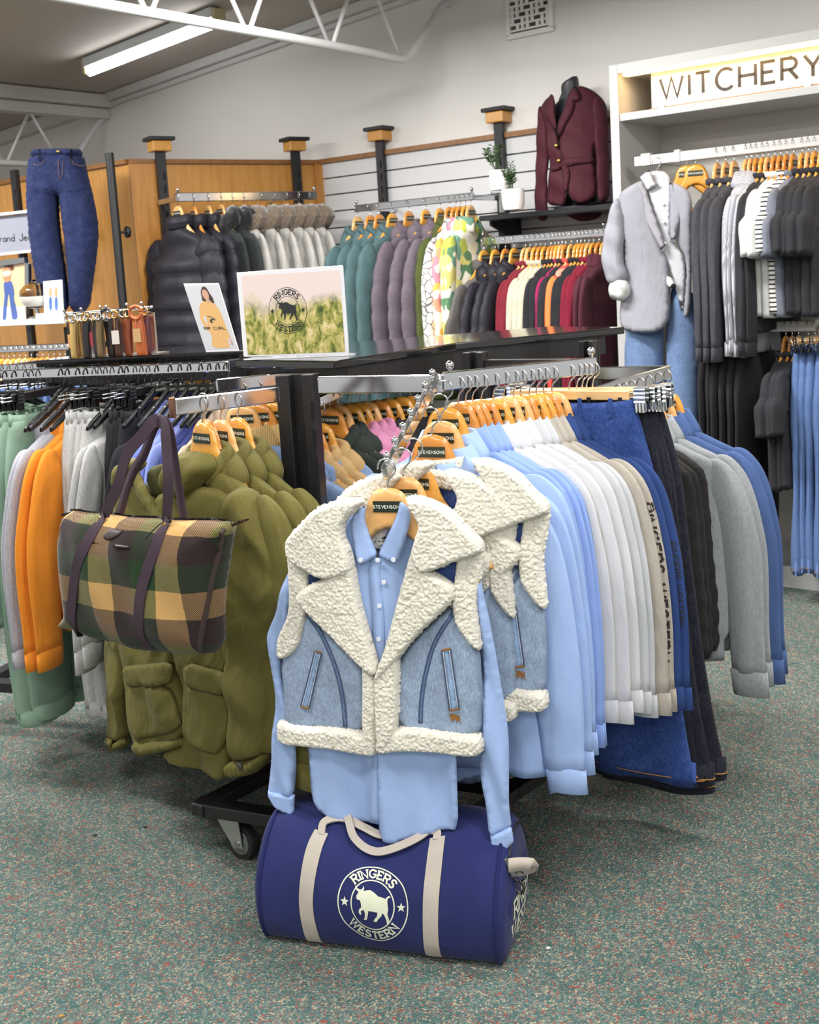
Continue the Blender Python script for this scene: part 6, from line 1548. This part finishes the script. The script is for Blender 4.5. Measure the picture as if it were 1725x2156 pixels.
# right end: pocket, zip pull, hook and printed words
ex = HL+.027
def endp(y, z, o_=0.): return (ex+o_, y, z)
m_ = MB(); pts = chaikin([(.035, .02), (.028, .10), (.045, .165), (.150, .175), (.275, .165), (.285, .09), (.27, .02)], 2); n_ = len(pts)
pk = lambda y, z: HL+.026*(1-max(abs((y-.15)/.165), abs((z-.15)/.18))**3.2)
def endsurf(y, z, lift):
    return (HL+.005+.022*max(0, 1-(((y-.15)/.16)**2+((z-.15)/.17)**2)**1.4)+lift, y, z)
rings = [[endsurf(.15+(p[0]-.15)*k, .10+(p[1]-.10)*k, l_) for p in pts] for k, l_ in ((1., -.002), (1., .004), (.8, .005), (.5, .005), (.1, .005))]
ep = MB().loft(rings, False, True).build('end_pocket', NAVY, bag)
tm = text_mesh('RINGERS', .040, .0075, .16, serif=True, z0=.112)+text_mesh('WESTERN', .040, .0075, .10, serif=True, z0=.058)
decal([[(p[0]*.95+.165, p[1]) for p in q] for q in tm], ep, 'lettering', flat('cream_print', (214, 218, 194), .7), lambda u, v: endsurf(u, v, .0064), sub=.012)
zp = MB().tube([(HL+.0185, .15+(bag_pt(HL, s_)[1]-.15)*.88, .15+(bag_pt(HL, s_)[2]-.15)*.88) for s_ in np.linspace(.30, STOT-.2, 30)], .003, 8).build('zip', flat('dark_zip', (40, 36, 38), .6), bag)
MB().box((HL+.024, .075, .205), (.012, .018, .03), Matrix.Rotation(-.5, 3, 'Y')).box((HL+.014, .073, .224), (.010, .012, .018), Matrix.Rotation(-.5, 3, 'Y')).build('zip_pull', CHROME_DULL, bag, smooth=False, bevel=.002)
tabp = ribbon(spline([(HL+.022, .055, .225), (HL+.045, .07, .222), (HL+.070, .085, .214), (HL+.045, .09, .200), (HL+.024, .09, .195)], 6), .030, .004, [(0, -1, .2)]*200)
tabp.build('strap_tab', WEBB, bag)
ring = [(HL+.038+.013*math.cos(a), .088, .183+.013*math.sin(a)) for a in np.linspace(0, 2*math.pi, 17)]
MB().tube(ring, .0025, 8).build('ring', flat('gunmetal', (92, 90, 86), .4, .8), bag)
MB().tube(spline([(HL+.038, .088, .172), (HL+.048, .09, .155), (HL+.040, .09, .140), (HL+.028, .09, .150), (HL+.030, .09, .166)], 5), .0036, 8).build('snap_hook', flat('gunmetal', (92, 90, 86), .4, .8), bag)
# crumbs of lint on the carpet
for i, (a, b_, rgb, lab) in enumerate(((200, 1758, (30, 30, 30), 'small dark scrap on the carpet left of the duffel bag'), (305, 1741, (40, 44, 40), 'tiny dark fleck on the carpet near the rack wheel'), (129, 2138, (170, 130, 60), 'small yellow scrap on the carpet at the bottom left'), (1155, 1995, (214, 214, 210), 'tiny white paper fleck beside the duffel bag'))):
    q = G(a, b_, .003); m2 = MB(); n2 = 8
    top = [(.006*(1+.4*math.sin(k*2.1+i))*math.cos(k*6.283/n2), .0035*math.sin(k*6.283/n2)) for k in range(n2)]
    m2.add([(x, y, .002+.0012*math.sin(k)) for k, (x, y) in enumerate(top)]+[(x*.9, y*.9, .0) for x, y in top], [tuple(range(n2)), tuple(range(2*n2-1, n2-1, -1))]+[(k, (k+1) % n2, (k+1) % n2+n2, k+n2) for k in range(n2)])
    o = m2.build('carpet_scrap', flat('scrap%d' % i, rgb, .9), smooth=False); o.location = (q[0], q[1], .0005); tag(o, lab, 'scrap')
# ================================================================== LEFT SIDE
SAGE = cloth('sage_fleece', (136, 164, 144), 'weave', .06); LGRY = cloth('cool_grey_marle', (164, 164, 172), 'heather', .12); ORAN = cloth('bright_orange_fleece', (226, 138, 44), 'weave', .06); OATM = cloth('light_grey_marle', (178, 178, 177), 'heather', .12)
PERI = cloth('periwinkle_fleece', (136, 150, 212), 'weave', .06); NAV2 = cloth('royal_navy_knit', (50, 58, 116), 'weave', .1); SHB = cloth('beige_teddy', (206, 184, 160), 'heather', .12)
t_trk = trousers('track_pants', SAGE, 1.0, .17, .10, .05, 51)
for o in list(t_trk.children):
    pass
for s in (-1, 1):
    MB().lathe([(.085, -1.07), (.092, -1.075), (.092, -1.12), (.084, -1.125), (.06, -1.11)], 18, (s*.117, 0, 0)).build('cuff', SAGE, t_trk)
w9 = 'on the left rack'
run(L2a, L2b, (.387, .922), .017, w9, 'top', [
    ('sage green hoodie', g_hood, 'hoodie', [14, 34], {'mat': SAGE}),
    ('pair of sage track pants', t_trk, 'track pants', [58, 70, 84], {'hanger': H3, 'hword': 'black clip hanger'}),
    ('pale grey hoodie', g_hood, 'hoodie', [132, 146], {'mat': LGRY}),
    ('orange hoodie', g_hood, 'hoodie', [168, 184], {'mat': ORAN}),
    ('pair of light grey track pants', t_trk, 'track pants', [202, 214, 226, 240], {'mat': OATM, 'hanger': H3, 'hword': 'black clip hanger', 'scale': .96}),
    ('light grey jumper', g_crew, 'jumper', [258, 270], {'mat': OATM}),
    ('pair of black track pants', t_trk, 'track pants', [288, 302, 316], {'mat': BLK, 'hanger': H3, 'hword': 'black clip hanger', 'scale': .96}),
    ('black jumper', g_crew, 'jumper', [334], {'mat': BLK}),
    ('periwinkle blue jumper', g_crew, 'jumper', [362, 382, 402], {'mat': PERI}),
    ('royal navy jumper', g_crew, 'jumper', [426, 444], {'mat': NAV2}),
    ('beige teddy jacket', g_crew, 'jacket', [462, 478], {'mat': SHB})], hanger=H1, hword='black hanger', jig=.04, sy=.62)
# second left rail, right of the first, and two racks of jeans and shirts further back
L3a, L3b = np.array([-.66, 4.02, 1.285]), np.array([-.44, 3.93, 1.29])
rail('hang_rail', L3a, L3b, 'short chrome rail between the two racks carrying dark blue jeans', .016, .034, knobs=True)
JN2 = cloth('dark_blue_jean', (52, 68, 112), 'denim', .16)
t_j2 = trousers('jeans', JBL, .98, .175, .12, .035, 52)
run(L3a, L3b, (.387, .922), .017, 'between the racks', 'jeans', [('pair of dark blue jeans', t_j2, 'jeans', [500, 514, 528, 542, 556, 572, 588], {'mat': JN2, 'hanger': H3, 'hword': 'black clip hanger'})], jig=.04, sy=.6)
L4a, L4b = np.array([-1.98, 5.15, 1.22]), np.array([-1.15, 4.95, 1.22])
rail('hang_rail', L4a, L4b, 'chrome rail of pale jeans behind the left rack', .018, .036, [(.1, E2*.3), (.9, E2*.3)])
run(L4a, L4b, (.387, .922), .017, 'behind the left rack', 'jeans', [('pair of pale blue jeans', t_j2, 'jeans', [8, 22, 38, 54, 70, 88, 106, 124, 140, 156], {'hanger': H3, 'hword': 'black clip hanger'})], jig=.05, sy=.6)
L5a, L5b = np.array([-2.55, 6.05, 1.27]), np.array([-1.52, 5.70, 1.27])
rail('hang_rail', L5a, L5b, 'far chrome rail of dark tops under the white shelf', .018, .036, [(.1, E2*.3), (.9, E2*.3)])
run(L5a, L5b, (.387, .922), .017, 'under the white shelf', 'top', [('black top', g_knit, 'top', [4, 16, 28, 40, 52, 64, 76, 100, 112], {'mat': BLK}), ('magenta top', g_knit, 'top', [88], {'mat': MAG}), ('dark charcoal top', g_knit, 'top', [124, 136, 148, 160], {'mat': CHARC})], jig=.05, sy=.6)
# ---- white shelf with signs, bowl and leaflet
SHF = frame(P(70, 672, 6.25), (.90, -.43))
SZ = SHF.translation.z
xe = px2l(SHF, 140, 660)[0]
ws = thing('wall_shelf', SHF, 'white display shelf with a jeans poster, glass bowl and leaflet on the left', 'shelf')
MB().box((xe-.45, .14, -.016), (.90, .34, .03)).build('board', WHITE, ws, smooth=False, bevel=.004)
MB().box((xe-.22, .26, -SZ/2-.03), (.05, .05, SZ-.06)).build('post', BLACKM, ws, smooth=False)
C9 = (0, 440, 8.293)
hd = thing('header_sign', SHF, 'grey header sign reading Brand Jeans behind the display jeans', 'sign')
def hc(pts, off): return cut(SHF, C9, pts, off)
MB().prism(hc([(-260, 800), (900, 715), (900, 40), (-260, 160)], .42), .42, .43).build('panel', flat('sign_grey', (150, 152, 166), .4), hd, smooth=False)
MB().prism(hc([(-260, 105), (900, -25), (900, 25), (-260, 150)], .41), .39, .44).build('top_rail', WHITE, hd, smooth=False)
MB().prism(hc([(-260, 800), (900, 675), (900, 720), (-260, 840)], .41), .41, .435).build('bottom_rail', WHITE, hd, smooth=False)
tm = text_mesh('Brand Jeans', 1., .115, .2, 'l'); xs0 = text_mesh('B', 1, .1, .2, 'l'); a0 = hc([(0, 575)], .418)[0]; a1 = hc([(255, 560)], .418)[0]; hh = hc([(0, 445)], .418)[0][1]-a0[1]
lt, tot = text_quads('Brand Jeans', 1., .115, .2); xr = lt[1][0]; xd_ = lt[4][0]+lt[4][1]; kx = (a1[0]-a0[0])/(xd_-xr)
decal([[(a0[0]+(p[0]-xr)*kx, a0[1]+p[1]*hh*.98+(p[0]-xr)*kx*(a1[1]-a0[1])/(a1[0]-a0[0])) for p in q] for q in tm], hd, 'lettering', flat('sign_ink', (42, 40, 42), .6), lambda u, v: (u, .418, v))
po = thing('poster_frame', SHF, 'chrome framed poster of a person in blue jeans standing on the white shelf', 'poster')
MB().prism(hc([(-200, 2010), (320, 1975), (450, 1960), (445, 900), (-200, 990)], .10), .10, .105).build('print', flat('poster_paper', (206, 178, 140), .35, coat=.5), po, smooth=False)
def pp(name, pts, rgb, off, ch=1): return decal([chaikin(hc(pts, off), ch) if ch else hc(pts, off)], po, name, flat('poster_'+name, rgb, .5), lambda u, v: (u, off, v))
pp('floor_area', [(-100, 1720), (440, 1700), (450, 1960), (-100, 2000)], (206, 204, 204), .0985, 0)
pp('figure_jeans', [(70, 1270), (180, 1240), (225, 1320), (250, 1480), (235, 1560), (300, 1780), (310, 1920), (215, 1960), (180, 1700), (150, 1420), (120, 1700), (110, 1950), (40, 1960), (60, 1700), (80, 1500), (62, 1360)], (62, 84, 140), .098)
pp('figure_torso', [(50, 1040), (180, 1020), (190, 1150), (180, 1250), (120, 1285), (70, 1260), (40, 1150)], (202, 122, 88), .0978)
pp('figure_top', [(40, 1090), (185, 1060), (190, 1160), (45, 1190)], (196, 186, 164), .0974)
pp('figure_hair', [(60, 900), (150, 880), (210, 960), (255, 1030), (200, 1090), (150, 1010), (60, 1020)], (96, 60, 48), .0976)
MB().prism(hc([(-200, 930), (430, 845), (440, 935), (-200, 1030)], .09), .085, .11).prism(hc([(440, 940), (505, 960), (510, 1400), (440, 1400)], .09), .085, .11).build('frame', CHROME_DULL, po, smooth=False)
bw_ = thing('glass_bowl', Matrix.Translation(SHF @ Vector((*[px2l(SHF, 60, 640, -.0)[0]], .06, 0))), 'clear domed glass bowl of white sand beside the leaflet', 'bowl')
GLS, t, b = newmat('clear_glass'); b.inputs['Transmission Weight'].default_value = 1; b.inputs['Roughness'].default_value = .02; b.inputs['IOR'].default_value = 1.3; b.inputs['Base Color'].default_value = (.9, .9, .9, 1)
MB().lathe([(.012, 0), (.045, .002), (.045, .010), (.012, .02), (.012, .055), (.05, .062)], 24).build('stem', CHROME_DULL, bw_, smooth='auto')
MB().lathe([(.02, .062), (.06, .072), (.082, .098), (.086, .125), (.0, .126)], 26).build('sand', flat('white_sand', (206, 204, 196), .95), bw_, smooth='auto')
MB().lathe([(.087, .126), (.082, .160), (.060, .185), (.02, .200), (.012, .212), (.004, .218)], 26).build('dome', GLS, bw_)
lf = thing('leaflet_stand', SHF, 'small white leaflet stand with two jeans figures on the white shelf', 'stand')
MB().prism(hc([(775, 1930), (1115, 1900), (1085, 1235), (755, 1265)], .03), .028, .034).build('card', flat('card_white', (222, 224, 224), .5), lf, smooth=False, bevel=.002)
MB().prism(hc([(682, 1955), (1165, 1930), (1160, 1800), (690, 1825)], .0), -.03, .05).build('base', flat('card_white', (222, 224, 224), .5), lf, smooth=False, bevel=.003)
decal([hc([(795, 1880), (1085, 1860), (1060, 1310), (790, 1335)], .027)], lf, 'print', flat('card_grey', (196, 202, 206), .5), lambda u, v: (u, .0272, v))
for a in (880, 980):
    decal([chaikin(hc([(a-28, 1540), (a+26, 1535), (a+34, 1770), (a-22, 1775)], .0265), 1)], lf, 'figure_jeans', flat('card_jeans', (70, 104, 160), .5), lambda u, v: (u, .0266, v))
    decal([chaikin(hc([(a-28, 1440), (a-8, 1370), (a+12, 1370), (a+26, 1440), (a+16, 1530), (a-22, 1530)], .0265), 1)], lf, 'figure_torso', flat('card_skin', (206, 150, 104), .5), lambda u, v: (u, .0264, v))
# ---- display jeans on a half form
JF = frame(P(130, 655, 6.42), (1, 0))
jd = thing('jeans', JF, 'dark blue wide leg jeans on a display form above the belts', 'jeans')
DJ2 = cloth('display_dark_denim', (26, 37, 74), 'denim', .16)
C7 = (0, 0, 2.0058)
def jp(name, pts, mat, th, y0, par=None, **k): return pillow(name, cut(JF, C7, pts, y0), mat, par or jd, thick=th, y0=y0, res=k.pop('res', .018), **k)
jp('leg', [(128, 655), (240, 650), (246, 760), (250, 900), (262, 1040), (285, 1180), (300, 1320), (200, 1320), (165, 1230), (140, 1120), (122, 980), (112, 850), (113, 740)], DJ2, .10, 0, edge=.07, ch=1)
jp('leg', [(238, 650), (352, 645), (372, 740), (402, 860), (418, 960), (412, 1060), (395, 1180), (378, 1320), (292, 1320), (290, 1200), (276, 1040), (256, 900), (244, 780)], DJ2, .10, 0, edge=.07, ch=1)
jp('hip', [(128, 640), (352, 640), (372, 740), (396, 840), (330, 862), (262, 850), (250, 826), (240, 850), (180, 862), (114, 846), (114, 740)], DJ2, .104, 0, edge=.07, ch=1)
jp('waistband', [(130, 630), (200, 626), (345, 626), (352, 668), (240, 676), (126, 668)], DJ2, .105, -.004, edge=.06, ch=1)
jp('form_top', [(136, 634), (200, 626), (340, 626), (346, 640), (240, 644), (134, 642)], FORM, .08, .03, edge=.06, ch=1)
for (a, b_) in ((168, 1), (302, 1)): jp('belt_loop', [(a-5, 628), (a+5, 628), (a+5, 684), (a-5, 684)], DJ2, .006, -.108, ch=0)
x, z = cut(JF, C7, [(246, 640)], -.11)[0]; MB().lathe([(.001, -.118), (.008, -.117), (.009, -.113), (.004, -.10)], 12, (x, 0, z), 'y').build('button', BRASS, jd)
def js(pts): 
    q = cut(JF, C7, pts, -.1); return q
for pts in ([(140, 690), (160, 700), (180, 690), (190, 672)], [(300, 672), (310, 690), (335, 700), (360, 698)], [(246, 676), (246, 720), (252, 760), (262, 740), (266, 676)]):
    ribbon([(a, -.109, c) for a, c in cut(JF, C7, pts, -.109)], .002, .001, (0, -1, 0)).build('stitching', flat('dark_gold_thread', (120, 84, 40), .7), jd)
pb_ = P(215, 655, 6.05)
# ---- belts on a chrome hook stand
BR = frame(np.array([*G(240, 752, 1.3205)[:2], 1.3205]), (.98, -.2))
BRM = BR
br = thing('belt_stand', BR, 'chrome hook stand full of belts on the left rack top', 'stand')
xa, za = px2l(BR, 152, 668); xb, zb2 = px2l(BR, 322, 652)
MB().tube([(xa, 0, za+.012), (xb, 0, zb2+.008)], .005, 10).build('bar', CHROME, br)
for t_ in (.1, .9):
    MB().box((xa+(xb-xa)*t_, .06, za/2), (.012, .012, za)).build('upright', CHROME, br, smooth=False)
    MB().tube([(xa+(xb-xa)*t_, .06, za-.003), (xa+(xb-xa)*t_, 0, za+.010)], .004, 8).build('bracket', CHROME, br)
MB().box(((xa+xb)/2, .06, .003), (xb-xa, .09, .006)).build('base', CHROME_DULL, br, smooth=False)
for px_ in (156, 192, 232, 244, 287, 318):
    x, z = px2l(BR, px_, 660); z0 = za+(zb2-za)*(x-xa)/(xb-xa)+.010
    MB().tube(spline([(x, 0, z0), (x, -.05, z0), (x+.004, -.075, z0+.012)], 4), .0028, 8).lathe([(.001, -.006), (.006, 0), (.001, .006)], 10, (x+.004, -.077, z0+.015)).build('hook', CHROME, br)
LTH = {}
def leather(nm, rgb): return flat('leather_'+nm, rgb, .45)
belts = [(156, 'studded black', (30, 28, 30)), (163, 'tan', (170, 110, 58)), (171, 'gold', (176, 148, 88)), (178, 'pale gold', (190, 164, 104)), (187, 'bronze', (120, 88, 54)), (197, 'black braided', (34, 32, 34)), (206, 'black stretch', (36, 36, 38)), (214, 'dark grey', (60, 58, 58)), (224, 'khaki', (112, 92, 58)), (236, 'black ring-buckle', (28, 26, 28)), (246, 'dark leather', (38, 30, 28)), (258, 'dark brown', (74, 44, 32)), (270, 'chestnut', (146, 78, 40)), (282, 'reddish brown', (132, 66, 36)), (303, 'tan ring-buckle', (184, 96, 48)), (316, 'burgundy', (96, 48, 52))]
for i, (px_, nm, rgb) in enumerate(belts):
    x, z = px2l(BR, px_, 668); z0 = za+(zb2-za)*(x-xa)/(xb-xa)-.004
    w_ = .020 if i not in (9, 14) else .032
    b_ = thing('belt', BR @ Matrix.Translation((x, -.030-.01*(i % 3), 0)), '%s belt, %s from the left on the hook stand' % (nm, (ORD+['eleventh', 'twelfth', 'thirteenth', 'fourteenth', 'fifteenth', 'sixteenth'])[i]), 'belt', 'belts on the hook stand')
    bot = .006; lean = .006*math.sin(i*2.3)
    loop = spline([(0, -.006, z0-.01), (lean, -.009, z0*.6), (lean*1.5, -.008, bot+.01), (lean*1.5, 0, bot), (lean*1.4, .008, bot+.012), (lean, .009, z0*.6), (0, .005, z0-.01)], 5)
    ribbon(loop, w_, .003, [(0, -1, 0)]*10+[(0, -1, -.3)]*40 if False else (1, 0, 0)).build('strap', leather(nm, rgb), b_) if False else None
    mb = MB()
    rings = []
    for j, v in enumerate(loop):
        t = (loop[min(j+1, len(loop)-1)]-loop[max(j-1, 0)]).normalized(); n3 = t.cross(Vector((1, 0, 0))).normalized()*.0016
        rings.append([v+Vector((w_/2, 0, 0))+n3, v-Vector((w_/2, 0, 0))+n3, v-Vector((w_/2, 0, 0))-n3, v+Vector((w_/2, 0, 0))-n3])
    mb.loft(rings, True, True).build('strap', leather(nm, rgb), b_)
    rr = .012 if w_ < .03 else .021
    bm_ = leather(nm, rgb) if i in (9, 14) else (BRASS if i % 2 else CHROME)
    MB().tube([(rr*math.cos(a), -.011, z0+.0+rr*math.sin(a)) for a in np.linspace(0, 2*math.pi, 21)], .0032 if w_ < .03 else .0055, 8).build('buckle', bm_, b_)
    if i in (1, 6, 11, 14):
        rgb2 = {1: (206, 150, 96), 6: (190, 80, 92), 11: (214, 206, 196), 14: (196, 158, 110)}[i]
        MB().box((0, -.016, z0-.075), (.026, .002, .045)).build('swing_tag', flat('tag%d' % i, rgb2, .7), b_, smooth=False)
        MB().tube([(0, -.014, z0-.012), (0, -.016, z0-.055)], .0012, 6).build('tag_string', flat('twine', (176, 136, 84), .8), b_)
# ================================================================== tidy: the pattern pieces that were only copied
for o in [o for o in D.objects if o.parent is None and abs(o.location.z+20) < 1e-6]:
    for ch in list(o.children_recursive): D.objects.remove(ch)
    D.objects.remove(o)
